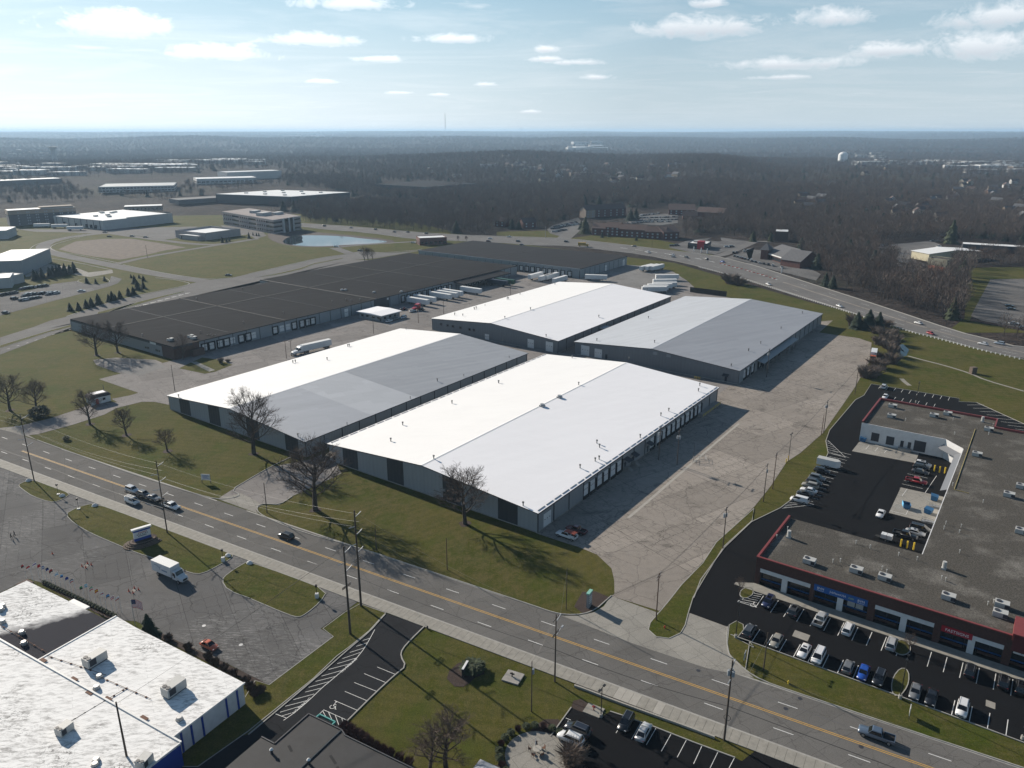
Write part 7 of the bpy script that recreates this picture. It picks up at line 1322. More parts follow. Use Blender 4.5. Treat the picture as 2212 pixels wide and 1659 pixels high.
for (x, y, h), w_, k, lab in (((182.0, 393.3, 8.8), 1.1, 1, 'left evergreen of the dark clump by the guard rail'), ((187.4, 392.0, 10.5), 1.0, 0, 'middle evergreen of the dark clump by the guard rail'), ((192.7, 392.0, 9.2), .9, 0, 'right evergreen of the dark clump by the guard rail'), ((210.3, 509.3, 9.4), .9, 0, 'left of two conifers at the corner shop lane'), ((212.6, 502.7, 8.8), .9, 1, 'right of two conifers at the corner shop lane'),
        ((407.1, 716.1, 21.3), .75, 2, 'tall conifer towering over the gravel car yard'), ((469.1, 733.3, 10.1), .9, 0, 'broad conifer behind the long low shed'), ((475.9, 720.3, 9.9), .9, 1, 'broad conifer behind the long low shed near the picture edge'), ((243.9, 414.7, 12.4), .8, 2, 'olive conifer inside the bare wood beside the empty car park'), ((-74.6, 133.5, 5.6), .85, 0, 'dark conifer at the corner of the white dealership roof'),
        ((74.3, 788.2, 16.3), .95, 2, 'large evergreen at the inn entrance'), ((73.1, 822.2, 9.1), 1.0, 0, 'smaller evergreen behind the inn entrance tree'), ((137.7, 905.3, 13.2), 1.1, 0, 'dark evergreen beside the red-ridged inn'), ((145.6, 917.6, 12.7), 1.0, 0, 'second dark evergreen beside the red-ridged inn'), ((-0.2, 827.2, 10.4), 1.1, 0, 'evergreen between the two brown-roofed brick houses'), ((7.2, 822.2, 9.1), 1.1, 1, 'second evergreen between the two brown-roofed brick houses'), ((118.3, 735.9, 4.9), .8, 0, 'small conifer on the bank right of the inn door'), ((88.0, 756.8, 5.6), .8, 0, 'small conifer on the bank at the inn front left'), ((95.0, 761.2, 4.5), .8, 0, 'small conifer on the bank second at the inn front'), ((227.1, 728.9, 10.0), .9, 2, 'olive evergreen left of the white-roofed brown shed'), ((243.8, 728.9, 8.8), .8, 2, 'olive evergreen touching the white-roofed brown shed')):
    conifer(x, y, h, w_, lab, None, k)
x, y, h = (23.7, 943.2, 7.6); o = shrub(leaf_shrub(21, 420, 'goldleaf'), x, y, 9, 9, 'yellow leaved tree behind the small brown-roofed house', None, 'tree', 0); o['category'] = 'tree'
for i, p in enumerate([(-28.9, 107.5), (-27.9, 106.7), (-26.7, 105.9), (-25.5, 105.1), (-24.2, 104.2), (-22.9, 103.3), (-21.6, 102.5), (-20.3, 101.8), (-18.6, 100.8), (-16.9, 99.8)]): shrub(SHR[2], p[0], p[1], 2.6 if i < 4 else 1.8, 1.7, '%s reddish leafless shrub from the teal canopy along the rubber roof wall' % ORD[i], 'reddish shrubs by the clinic wall')
for i, p in enumerate([(-70.3, 132.5), (-65.1, 129.5), (-60, 126.7), (-58, 124.9), (-55.6, 123.2), (-53.2, 121.6), (-50.1, 119.6), (-48.8, 118), (-47.4, 116.2), (-46.6, 117.1)]): shrub(SHR[i % 2], p[0], p[1], 2.2, 1.5, '%s brown leafless shrub in the dealership wall bed, counted from the dark conifer' % ORD[i], 'shrubs by the dealership wall')
for i in range(26): p = lerp2(*[(-107.9, 153.4), (-85.2, 140.5)], i/25); shrub(BUSH[i % 2], p[0], p[1], .9, .7, 'small clipped bush in the strip below the flag row', 'bushes below the flags')
cx, cy = (4.1, 102.1)
for i in range(16): a = radians(35+i*14); shrub(BUSH[1] if i % 3 else SHR[2], cx+6.3*cos(a), cy+6.3*sin(a), 1.3, 1.0, '%s low round bush of the ring about the patio, counted from the white car' % ORD[i], 'bushes round the patio')
for (x, y), w_, h, k, lab in (((-171.5, 260.6), 6.5, 4.2, 0, 'big dark evergreen bush beside the gate drive'), ((-150.4, 239.6), 2.2, 1.4, 1, 'low dark bush on the lawn by the street'), ((-7.6, 123.2), 4.4, 1.8, 1, 'dark bush in the oval lawn bed')): shrub(BUSH[k], x, y, w_, h, lab)
for (x, y), w_, h, lab in (((149.4, 519.0), 16, 8, 'large round leafless thicket by the dotted guard rail'), ((154.0, 512.8), 13, 6, 'right part thicket next to the large round one'), ((182.6, 398.8), 12, 7, 'leafless thicket left of the dark evergreen clump'), ((-130.7, 329.6), 3.4, 3.0, 'brown shrub at the entrance path end'), ((-128.2, 331.4), 3.0, 1.6, 'low brown shrub at the entrance path end'), ((9.8, 100.8), 6.5, 3.4, 'brown leafless mound of shrub right of the patio')): shrub(shrub_mesh(int(x) % 97, 420, .55, 1, 'wtwig2', .009), x, y, w_, h, lab)
bp = [(188, 408.1), (188.5, 396.8), (187.2, 383.4), (187.1, 373.3), (179.1, 361.3), (180.2, 354.4), (175.9, 341.4), (187.1, 361.3), (168, 333.2), (169.7, 333.2), (160.7, 323.4), (162.1, 321.5), (153.9, 314.2), (155.2, 312.4), (149.4, 308.8), (152, 308.8), (199.2, 396.8), (198.4, 405.2), (194.4, 380.8), (170.7, 329.2)]
for i, (x, y) in enumerate(bp): shrub(shrub_mesh(60+i % 5, 330, .6, 1, 'wtwig2', .010), x, y, RND.uniform(7, 11), RND.uniform(3.5, 6.5), 'brown leafless brush along the far end of the cracked yard', 'brush at the yard end')
# ================================================================== POLES, WIRES, LAMPS
MT['pole'] = mat('weathered pole wood', (.070, .054, .042), .95, vary=.25, vscale=1.5); MT['pole2'] = mat('brown pole wood', (.085, .050, .034), .95, vary=.2, vscale=1.5); MT['wire'] = mat('dark cable', (.02, .02, .02), .6); MT['alwire'] = mat('bright aluminium wire', (.20, .20, .20), .4, .3); MT['grayeq'] = mat('gray transformer', (.30, .32, .34), .5); MT['lampblack'] = mat('black lamp post', (.012, .012, .012), .5)
POLES = {}
def pole(key, xyh, label, arms=(), trans=0, braces=0, lamp=False, r=.17, m='pole', d=None, cat='utility pole'):
    x, y, h = xyh; d = Vector(d or RN).normalized(); t = thing('utility_pole', label, cat, (x, y, 0), atan2(d.y, d.x)); POLES[key] = (Vector((x, y, 0)), d, h)
    q = MB(); q.cyl(0, 0, 0, h, r, r*.62, 9); ob('pole_shaft', q, t, mats=MT[m])
    for z in arms:
        q = MB(); q.box(-1.25, 1.25, -.06, .06, h-z-.07, h-z+.07); a_ = ob('crossarm', q, t, mats=MT[m])
        for xx in (-1.15, -.6, .6, 1.15): q = MB(); q.cyl(xx, 0, h-z+.07, h-z+.28, .05, n=6); ob('insulator', q, a_, mats=MT['grayeq'])
    for k in range(braces): q = MB(); q.tube([(0, 0, h-1.6-2.1*k), (1.1*(-1 if k % 2 else 1), 0, h-1.4-2.1*k), (2.0*(-1 if k % 2 else 1), 0, h-1.1-2.1*k)], .09, 5); ob('bracket_arm', q, t, mats=MT['grayeq'])
    for k in range(trans): a = k*2.1; q = MB(); q.cyl(.42*cos(a), .42*sin(a), h-2.9, h-1.9, .26, n=10); q.cyl(.42*cos(a), .42*sin(a), h-1.9, h-1.65, .05, n=5); ob('transformer', q, t, mats=MT['grayeq'])
    if lamp: q = MB(); q.tube([(0, 0, h-4.8), (1.6, 0, h-4.4), (2.6, 0, h-4.3)], .05, 5); q.box(2.4, 3.1, -.15, .15, h-4.42, h-4.25); ob('lamp_arm', q, t, mats=MT['grayeq'])
    return t
pole('P1', (-142.2, 207.5, 21.4), 'tall wooden utility pole with six crossarms at far left of the street', (), 0, 5); pole('P2', (-89.4, 176.6, 20.4), 'tall wooden pole beside the marquee sign on the grass island', (), 0, 5)
pole('P3', (-33.5, 134.5, 20.6), 'very tall bare pole at the hatched lot kerb with one double crossarm', (9.0, 9.3), 0, 3, r=.26); pole('P4', (-33.1, 144.3, 23.4), 'very tall pole with double crossarms at the sidewalk driveway', (11.5, 11.9), 0, 5, r=.26)
pole('P5', (8.1, 120.1, 14.9), 'wooden pole with street lamp at the lawn edge of the sidewalk', (.9, 4.0, 4.3), 0, 1, True); pole('P6', (36.3, 105.4, 16.3), 'wooden pole with transformer bank and cable coil near the corner lot', (1.2,), 3, 2, r=.2)
p0 = POLES['P6'][0]; q = MB(); q.tube([(.3+.55*cos(a), .3, 5.0+.55*sin(a)) for a in [i*pi/8 for i in range(17)]], .05, 4); tag(ob('cable_coil', q, None, (p0.x-.4, p0.y-.4, 0), RR, MT['wire']), 'coil of black cable hanging on the pole with the transformer bank', 'cable coil')
pole('P7', (-33.7, 167.9, 7.0), 'short pale pole on the leafy lawn behind the tallest pole', m='pole', r=.13); pole('P8', (-15.4, 159.1, 8.5), 'lone brown pole at the leafy lawn kerb', r=.12, m='pole2'); pole('P9', (-66.9, 187.7, 9.0), 'lone dark pole at the corner of the side drive', r=.14)
pole('P10', (11.8, 143.2, 10.3), 'thin guyed pole beside the green topped sign', r=.10); pole('P11', (30.7, 139.3, 11.5), 'brown pole with two crossarms at the yard entrance', (.5, 1.2), r=.14, m='pole2'); pole('P12', (52.6, 168.7, 11.6), 'wooden pole with crossarm and transformers between yard and mall drive', (.5,), 2, r=.15)
pole('P13', (70.7, 194.3, 11.6), 'pale wooden pole with crossarm on the mall verge', (.3,), 1, r=.14, m='pole'); pole('P14', (75.9, 202.3, 11.4), 'brown wooden pole just beside the pale one on the mall verge', (.3, .9), r=.14, m='pole2'); pole('P15', (106.2, 244.3, 7.2), 'short brown stub pole next to a taller crossarm pole', r=.14, m='pole2'); pole('P16', (107.6, 246.0, 12.0), 'tall pole with crossarm and transformers halfway up the yard edge', (.4, 1.3), 2, r=.15); pole('P17', (135.7, 286.7, 12.0), 'pole with crossarm at the far end of the yard edge', (.3,), r=.14); pole('P18', (152.8, 316.0, 6.8), 'short red brown pole leaning by the brush', r=.12, m='pole2')
pole('P19', (51.5, 219.2, 11.7), 'pale pole with transformers in the shade of the white warehouse', (.3,), 3, r=.14); pole('P20', (46.4, 222.8, 11.3), 'dark pole close to the white warehouse docks', (.3,), 2, r=.15); pole('P21', (107.7, 308.8, 12.5), 'dark pole with white transformers beside the slate roof', (.2,), 2, r=.15); pole('P22', (57.3, 222.3, 6.0), 'slim leaning mast inside the pipe pen of the yard', r=.06)
pole('P23', (-103.3, 337.0, 8.5), 'brown pole at the front of the white semi truck', (.2,), r=.14, m='pole2'); pole('P24', (-102.0, 340.8, 7.5), 'second pole with lamps at the front of the white semi truck', (.2,), r=.14); pole('P25', (-71.2, 382.6, 8.9), 'pole in the service yard between truck and site office', (.2,), r=.14); pole('P26', (-50.8, 405.3, 8.7), 'pole with white box at the parked cars of the service yard', r=.14, trans=1, m='pole2'); pole('P27', (-38.8, 426.1, 8.1), 'pole at the left eave of the white roof with small windows', r=.14, m='pole2'); pole('P28', (-135.1, 290.7, 11.0), 'pole at the left corner of the gray-patched warehouse', r=.14, m='pole'); pole('P29', (-1.0, 479.9, 8.9), 'pole beside the green trailer', r=.14, trans=1)
pole('P30', (-61.2, 97.0, 15.2), 'tall wooden pole rising over the dealership roof at the bottom edge', r=.2); pole('P31', (3.5, 112.2, 10.8), 'slim pole with pale transformer on the lawn near the concrete pad', (), 1, r=.12); pole('P32', (48.6, 123.3, 8.6), 'gray guyed pole on the mall verge behind the street', r=.14); pole('P33', (-67.7, 476.3, 5.9), 'pole rising behind the docked trailers at the black roof edge', (.2,), r=.14); pole('P34', (-142.3, 354.4, 6.5), 'pole before the first dock doors of the long warehouse', (.2,), r=.12); pole('P35', (-145.0, 355.4, 6.6), 'second pole before the first dock doors of the long warehouse', (.2,), r=.12)
pole('P36', (32.8, 756.8, 10.7), 'tall signal pole at the inn drive junction', r=.2, m='grayeq'); pole('P37', (125.9, 693.4, 7.3), 'slender pole on the bank below the inn', r=.14); pole('P38', (-299.5, 630.2, 10.4), 'lone dark pole at the rim of the bare field', r=.16)
def wire(a, b, za, zb, sag, off, name, label, m='wire', r=.02, group=None, cat='overhead wire'):
    (pa, da, ha), (pb, db, hb) = a, b; A3 = pa+da.to_3d()*off+Vector((0, 0, za)); B3 = pb+db.to_3d()*off+Vector((0, 0, zb)); q = MB()
    q.tube([A3.lerp(B3, i/14)-Vector((0, 0, sag*4*(i/14)*(1-i/14))) for i in range(15)], r, 3); tag(ob(name, q, mats=MT[m]), label, cat, group)
ends = {'L': (Vector((*R(-260, -9.5), 0)), RN, 23), 'RE': (Vector((*R(175, -10.5), 0)), RN, 15)}
chain = ['L', 'P1', 'P2', 'P4', 'P5', 'P6', 'RE']; PD = {**POLES, **ends}
nmz = {'L': 'left of the leftmost pole', 'P1': 'between the two left street poles', 'P2': 'between the marquee pole and the tallest pole', 'P4': 'between the tallest pole and the lamp pole', 'P5': 'between the lamp pole and the transformer pole', 'P6': 'right of the transformer pole'}
for a, b in zip(chain, chain[1:]):
    A, B = PD[a], PD[b]
    wire(A, B, 7.0, 7.0, .7, .15, 'communication_cable', 'thick black cable low over the street '+nmz[a], 'wire', .055)
    for off, dz in ((1.1, 1.3), (-1.1, 3.3), (1.2, 5.4)): wire(A, B, A[2]-dz, B[2]-min(dz, 3.2), 1.4, off, 'power_line', 'thin bright power line '+nmz[a], 'alwire', .013, 'power lines '+nmz[a])
for a, b, lab in (('P11', 'P12', 'wires from the yard entrance pole to the transformer pole'), ('P12', 'P13', 'wires between the transformer pole and the pale verge pole'), ('P14', 'P16', 'wires along the yard edge to the taller crossarm pole'), ('P16', 'P17', 'wires along the yard edge to its far end'), ('P13', 'P19', 'wires crossing the yard to the shaded pale pole'), ('P5', 'P31', 'wires from the lamp pole to the slim transformer pole'), ('P3', 'P4', 'wires joining the two very tall poles'), ('P3', 'P30', 'wires over the dealership roof to the bottom pole'), ('P5', 'P11', 'wires crossing the street to the yard entrance pole'), ('P23', 'P25', 'wires over the service yard past the semi truck'), ('P25', 'P26', 'wires over the service yard to the box pole')):
    for off in (-.9, 0, .9): wire(PD[a], PD[b], PD[a][2]-.3, min(PD[b][2]-.3, 20), .5, off, 'power_line', lab, 'wire', .016, lab)
def guy(a, b, za, lab):
    q = MB(); q.tube([(a.x, a.y, za), (b[0], b[1], 0)], .02, 3); tag(ob('guy_wire', q, mats=MT['alwire']), lab, 'guy wire')
guy(POLES['P10'][0], (10.5, 141.6), POLES['P10'][2]-.5, 'slanting guy wire of the thin pole by the green topped sign'); guy(POLES['P32'][0], (45.6, 122.4), POLES['P32'][2]-1.2, 'slanting guy wire of the gray pole on the mall verge'); guy(POLES['P4'][0], (POLES['P7'][0].x, POLES['P7'][0].y), POLES['P4'][2]-9, 'stay running from the tallest pole to the short pale pole')
def lamp_post(xyh, label, heads=1, d=None, base=True):
    x, y, h = xyh; d = Vector(d or CU).normalized(); t = thing('lamp_post', label, 'lamp post', (x, y, 0), atan2(d.y, d.x)); q = MB(); q.cyl(0, 0, 0, h, .10, .07, 7); ob('post', q, t, mats=MT['lampblack'])
    if base: q = MB(); q.cyl(0, 0, 0, .75, .32, n=12); ob('concrete_base', q, t, mats=MT['kerb'])
    for k in range(heads): s_ = 1 if k == 0 else -1; q = MB(); q.box(min(0, s_*.6), max(0, s_*.6), -.04, .04, h-.12, h-.04); q.box(min(s_*.5, s_*1.1), max(s_*.5, s_*1.1), -.2, .2, h-.16, h); ob('lamp_head', q, t, mats=MT['lampblack'])
lamp_post((71.3, 115.6, 9.0), 'tall black lamp post by the kidney-shaped mall island', 2); lamp_post((46.0, 133.3, 8.9), 'tall black lamp post on the rounded verge at the mall entrance', 2); lamp_post((155.1, 277.1, 8.2), 'black lamp post behind the strip mall', 2); lamp_post((87.2, 222.0, 9.4), 'slim light post with two heads at the right yard edge', 2, base=False); lamp_post((15.8, 110.8, 6.4), 'black lamp post with two heads in the corner lot verge', 2)
lamp_post((87.5, 105.6, 2.0), 'lamp post at the right picture edge of the verge', 1)
for p, lab in zip(((86.2, 221.1, 1.3), (87.2, 222.2, 1.8)), ('short yellow post left of the slim light post', 'taller yellow post guarding the slim light post')): q = MB(); q.cyl(0, 0, 0, max(1.1, min(p[2], 1.8)), .14, n=8); tag(ob('bollard', q, None, (p[0], p[1]), mats=MT['yelp']), lab, 'bollard')
# ================================================================== STREET FURNITURE
# flag row of the dealership
def flag_mesh(nm, cols, w_=1.15, h=.75, seed=0):
    """hanging flag with folds, horizontal bands of materials"""
    mb = MB(); n = len(cols); nx = 6
    P_ = lambda u, v: (u*w_*.75, .16*sin(u*5+seed)*u, -h*v-.42*u*u*w_)
    for k in range(n):
        for i in range(nx): a, b = i/nx, (i+1)/nx; mb.add([P_(a, k/n), P_(b, k/n), P_(b, (k+1)/n), P_(a, (k+1)/n)], [(0, 1, 2, 3)], k)
    return mb.mesh(nm, [MT[c] for c in cols])
for nm, c in (('f_red', (.42, .02, .02)), ('f_white', (.7, .7, .7)), ('f_blue', (.02, .05, .25)), ('f_sky', (.12, .38, .62)), ('f_green', (.02, .20, .06)), ('f_navy', (.012, .018, .07)), ('f_yel', (.6, .42, .04)), ('f_black', (.01, .01, .01))): MT[nm] = mat(nm[2:]+' flag cloth', c, .8)
FLG = [(('f_red', 'f_black'), 'red and black'), (('f_red', 'f_red', 'f_white'), 'mostly red'), (('f_white', 'f_blue', 'f_white'), 'white and blue'), (('f_red',), 'plain red'), (('f_blue', 'f_white', 'f_blue'), 'blue with white band'), (('f_navy', 'f_blue'), 'dark blue'), (('f_red', 'f_red', 'f_black'), 'red over black'), (('f_white', 'f_white', 'f_sky'), 'white with sky blue'), (('f_sky', 'f_blue'), 'sky blue over blue'), (('f_blue',), 'plain blue'), (('f_navy', 'f_white', 'f_red'), 'navy, white and red'), (('f_green', 'f_black'), 'dark green'), (('f_sky', 'f_white', 'f_sky'), 'sky blue and white'), (('f_green', 'f_white', 'f_red'), 'green, white and red'), (('f_red', 'f_yel', 'f_red'), 'red with yellow band'), (('f_white', 'f_red', 'f_white'), 'white with red band'), (('f_blue', 'f_sky', 'f_navy'), 'layered blue'), (('f_white', 'f_red', 'f_white', 'f_red'), 'red and white striped'), (('f_white', 'f_white', 'f_red'), 'white over red')]
fp0 = [(-112.4, 154.4), (-110.7, 153.9), (-110.1, 155.3), (-108.7, 154.6), (-107.4, 153.9), (-106, 153.2), (-104.7, 152.5), (-102.8, 151.3), (-101.1, 150.3), (-99.4, 149.4), (-97.8, 148.5), (-94.2, 145.6), (-93.6, 146.5), (-91.8, 145.4), (-90.2, 144.5), (-88.5, 143.4), (-86.8, 142.6), (-85.5, 142), (-84.3, 141.7)]
for (x, y), (cols, cn) in zip(fp0, FLG):
    t = thing('flagpole', 'thin flagpole with %s flag in the dealership row' % cn, 'flagpole', (x, y, 0), RR+pi+.5, 'flagpoles of the dealership'); q = MB(); q.cyl(0, 0, 0, 4.3, .05, .035, 5); ob('post', q, t, mats=MT['trimw']); ob('flag', flag_mesh('flag', cols, 1.1, .7, x), t, (0, 0, 4.25))
x, y, h = (-79.4, 137.4, 5.4); t = thing('flagpole', 'tall flagpole with the big striped national flag at the dealership roof corner', 'flagpole', (x, y, 0), RR+.95); q = MB(); q.cyl(0, 0, 0, h+1.0, .07, .05, 7); ob('post', q, t, mats=MT['hvac'])
ob('flag', flag_mesh('flag', ['f_red' if i % 2 == 0 else 'f_white' for i in range(13)], 2.6, 2.0, .6), t, (0, 0, h+.9)); q = MB(); q.add([(0, -.03, 0), (.8, -.1, -.14), (.8, -.1, -1.2), (0, -.03, -1.06)], [(0, 1, 2, 3)]); q.add([(0, .03, 0), (.8, -.04, -.14), (.8, -.04, -1.2), (0, .03, -1.06)], [(3, 2, 1, 0)]); can = ob('flag_canton', q, t, (0, 0, h+.905), mats=MT['f_navy'])
q = MB()
for i in range(4):
    for j in range(5): q.box(.1+.15*j-.02, .1+.15*j+.02, -.125, -.12, -.25-.2*i-.02, -.25-.2*i+.02)
ob('flag_stars', q, can, mats=MT['f_white'])
# marquee sign on its curved stone planter
x, y, h = (-93.4, 171.8, 3.5); t = thing('marquee_sign', 'white and blue marquee sign on a stepped stone planter in the grass island', 'sign', (x, y, 0), RR+pi/2-.35); SGW = 2.0
q = MB(); q.box(-SGW, SGW, -.35, .35, 1.0, 1.7); ob('sign_base', q, t, mats=MT['royal']); q = MB(); q.box(-SGW, SGW, -.30, .30, 1.7, 3.4); ob('sign_board', q, t, mats=MT['trimw']); q = MB(); q.box(-SGW, SGW, -.31, .31, 3.4, 3.9); ob('sign_band', q, t, mats=MT['royal']); q = MB(); q.box(-SGW-.35, SGW+.35, -.45, .45, 3.9, 4.3); ob('sign_cap', q, t, mats=MT['trimw'])
for zz, a, b, m in ((3.05, -.9, 1.2, 'red'), (2.62, -1.3, 1.5, 'trim'), (2.2, -1.0, 1.0, 'trim')):
    for k in range(7): xx = a+(b-a)*k/7; q = MB(); q.box(xx, xx+.2, -.32, -.30, zz-.13, zz+.13); q.box(xx, xx+.2, .30, .32, zz-.13, zz+.13); ob('sign_letter', q, t, mats=MT[m])
MT['stone'] = mat('brown retaining stone', (.125, .095, .075), .95, vary=.35, vscale=2.0); sb = MB(); sb.box(-.42, .42, -.22, .22, 0, .24); sb = sb.mesh('stone', MT['stone'])
for c_ in range(4):
    rr = 4.3-.55*c_; n = int(2*pi*rr*.55/.88)
    for i in range(n): a = pi*.75+(i/n)*2*pi*.55+c_*.1; ob('stone', sb, t, (rr*cos(a)*1.05, rr*sin(a)*.72, .24*c_), a+pi/2+RND.uniform(-.06, .06))
q = MB(); q.prism([(3.3*cos(a), 2.3*sin(a)) for a in [i*pi/10 for i in range(20)]], 0, .9); ob('planter_soil', q, t, mats=MT['mulch'])
# site board, green topped sign, small signs
x, y, h = (-90.5, 206.3, 3.6); t = thing('site_sign', 'white leasing board with blue lines on two posts in the roadside lawn', 'sign', (x, y, 0), RR+.45)
for xx in (-1.3, 1.3): q = MB(); q.box(xx-.08, xx+.08, -.05, .05, 0, 3.0); ob('sign_post', q, t, mats=MT['pole'])
q = MB(); q.box(-1.35, 1.35, -.14, -.05, 1.0, 2.9); bd = ob('sign_board', q, t, mats=MT['trimw'])
for k in range(5): q = MB(); q.box(-1.0+.1*(k % 2), 1.1-.25*(k % 3), -.16, -.14, 1.25+.32*k, 1.36+.32*k); ob('text_line', q, bd, mats=MT['royal'])
x, y = (16.9, 144.3); t = thing('address_sign', 'narrow gray address pylon with pale green cap in the mulch bed', 'sign', (x, y, 0), RR+pi/2); q = MB(); q.box(-.85, .85, -.3, .3, 0, 3.4); ob('pylon', q, t, mats=MT['wall_md']); q = MB(); q.box(-1.0, 1.0, -.38, .38, 3.4, 3.75); ob('cap', q, t, mats=mat('verdigris cap', (.20, .42, .34), .6))
for k in range(4): q = MB(); q.box(-.6, .6, -.32, -.3, 1.0+.5*k, 1.2+.5*k); ob('text_line', q, t, mats=MT['trimw'])
x, y = (-9.0, 122.5); t = thing('ground_sign', 'dark ground sign edge-on in the oval mulch bed', 'sign', (x, y, 0), RR+pi/2+.2); q = MB(); q.box(-1.3, 1.3, -.2, .2, 0, 1.8); ob('sign_board', q, t, mats=MT['trim']); q = MB(); q.box(-1.35, 1.35, -.22, .22, 1.8, 1.88); ob('cap', q, t, mats=MT['trimw'])
for p, lab, m in (((45.7, 126.0), 'slim pale blade sign on the mall verge', 'hvac'), ((70.7, 111.0), 'small sign on two posts on the lower mall verge', 'hvac')):
    t = thing('verge_sign', lab, 'sign', (p[0], p[1], 0), RR+pi/2); q = MB(); q.box(-.7, .7, -.06, .06, .6, 2.2); ob('sign_board', q, t, mats=MT[m]); q = MB(); q.box(-.7, -.6, -.05, .05, 0, .6); q.box(.6, .7, -.05, .05, 0, .6); ob('sign_post', q, t, mats=MT['pole'])
for (x, y), lab in zip([(198, 560), (157, 665), (162, 659), (166, 654)], ('white blade sign before the corner shop', 'left white banner before the restaurant', 'middle white banner before the restaurant', 'right white banner before the restaurant')): q = MB(); q.box(-.5, .5, -.08, .08, 0, 4.2); tag(ob('banner_sign', q, None, (x, y), .3, MT['trimw']), lab, 'sign')
# hydrants, rocks, cones, pads
def hydrant(p, m, lab):
    t = thing('fire_hydrant', lab, 'hydrant', (*p, .0)); q = MB(); q.cyl(0, 0, 0, .6, .14, .13, 8); q.cyl(0, 0, .6, .78, .15, .05, 8); ob('barrel', q, t, mats=MT[m]); q = MB(); q.tube([(-.24, 0, .42), (.24, 0, .42)], .07, 6); ob('nozzle', q, t, mats=MT[m])
hydrant((52.1, 119.5), 'yelp', 'yellow fire hydrant on the mall verge'); hydrant((32.0, 136.4), 'red', 'red fire hydrant at the rounded end of the verge'); hydrant((-17.7, 136.3), 'lampblack', 'dark hydrant at the clinic drive kerb')
MT['rock'] = mat('white painted rock', (.58, .58, .57), .9)
for p, lab in zip([(-143.9, 207.5), (-128.3, 197.5), (-115.9, 191.5), (-69.6, 165.1), (-63.2, 161.7)], ('white painted rock at the leftmost grass island tip', 'white painted rock at the right end of the small island', 'white painted rock at the left tip of the long island', 'white painted rock beside the lantern of the long island', 'white painted rock at the tip of the third island')):
    q = MB(); n = 9; q.cyl(0, 0, 0, .45, .85, .62, n); q.cyl(0, 0, .45, .7, .62, .2, n); o = ob('white_rock', q, None, (*p, .1), p[0], MT['rock']); o.scale = (1, .75, 1); tag(o, lab, 'rock')
for p, lab in zip([(-69.9, 162.7), (-43.5, 147.4), (-130, 198.6), (-119.4, 189.7)], ('black lantern on white pedestal at the end of the long island', 'black lantern on white pedestal by the dealership exit', 'small black lantern at the small grass island', 'small black lantern at the left of the long island')):
    t = thing('lantern_post', lab, 'lantern', (*p, .1)); q = MB(); q.box(-.35, .35, -.35, .35, 0, 1.1 if 'pedestal' in lab else .2); ob('pedestal', q, t, mats=MT['trimw']); q = MB(); q.cyl(0, 0, 0, 3.0, .06, n=6); q.box(-.22, .22, -.22, .22, 2.8, 3.3); ob('lantern', q, t, mats=MT['lampblack'])
MT['cone'] = mat('orange red cone', (.42, .05, .02), .6); CN_ = MB(); CN_.box(-.2, .2, -.2, .2, 0, .05); CN_.cyl(0, 0, .05, .75, .16, .03, 8); CN_ = CN_.mesh('traffic_cone', MT['cone'])
tag(ob('traffic_cone', CN_, None, (-113.3, 166.2)), 'lone red cone in the dealership lot', 'cone')
for c_, nm in (((-102.0, 160.8), 'farther'), ((-85.8, 150.3), 'nearer')):
    for k in range(4): a = k*1.57+.3; tag(ob('traffic_cone', CN_, None, (c_[0]+1.0*cos(a), c_[1]+1.0*sin(a))), 'red cone at the %s lot drain' % nm, 'cone', 'cones at the %s drain' % nm)
    q = MB(); q.prism([(c_[0]+.7*cos(a), c_[1]+.7*sin(a)) for a in [i*pi/2+.7 for i in range(4)]], .02, .05); struct('lot_drain', q, MT['conc'])
q = MB(); cx, cy = (0.2, 121.1); t = thing('valve_pad', 'square concrete pad with dark valve stand on the near lawn', 'utility pad', (cx, cy, 0), RR+.1); q.box(-1.7, 1.7, -1.6, 1.6, 0, .28); ob('concrete_pad', q, t, mats=MT['concw']); q = MB(); q.cyl(-.2, 0, .28, 1.2, .12, n=6); q.box(-.6, .3, -.1, .1, .8, 1.0); ob('valve', q, t, mats=MT['lampblack'])
cx, cy = (14.7, 112.4); t = thing('valve_pad', 'corner lot pad with red standpipe', 'utility pad', (cx, cy, 0), RR); q = MB(); q.box(-1.6, 1.6, -1.3, 1.3, 0, .16); ob('concrete_pad', q, t, mats=MT['slab']); q = MB(); q.cyl(0, 0, .16, 1.1, .1, n=6); q.box(-.35, .35, -.08, .08, .75, .9); ob('standpipe', q, t, mats=MT['red'])
for (cx, cy), lab in zip([(36, 123.2), (52.9, 115.5), (49.4, 112.9), (59.1, 103.9), (-64.9, 137.3), (-55, 131)], ('round manhole cover in the far lane', 'manhole cover near the far kerb below the hydrant', 'manhole cover beside the center line below the hydrant', 'manhole cover under the slate blue pickup', 'drain cover in the dealership lot center', 'drain cover right of the orange hatchback')):
    q = MB(); q.cyl(0, 0, .03, .045, .42, n=14); tag(ob('manhole_cover', q, None, (cx, cy), mats=MT['metal'] if 'drain' in lab else MT['trim']), lab, 'manhole cover')
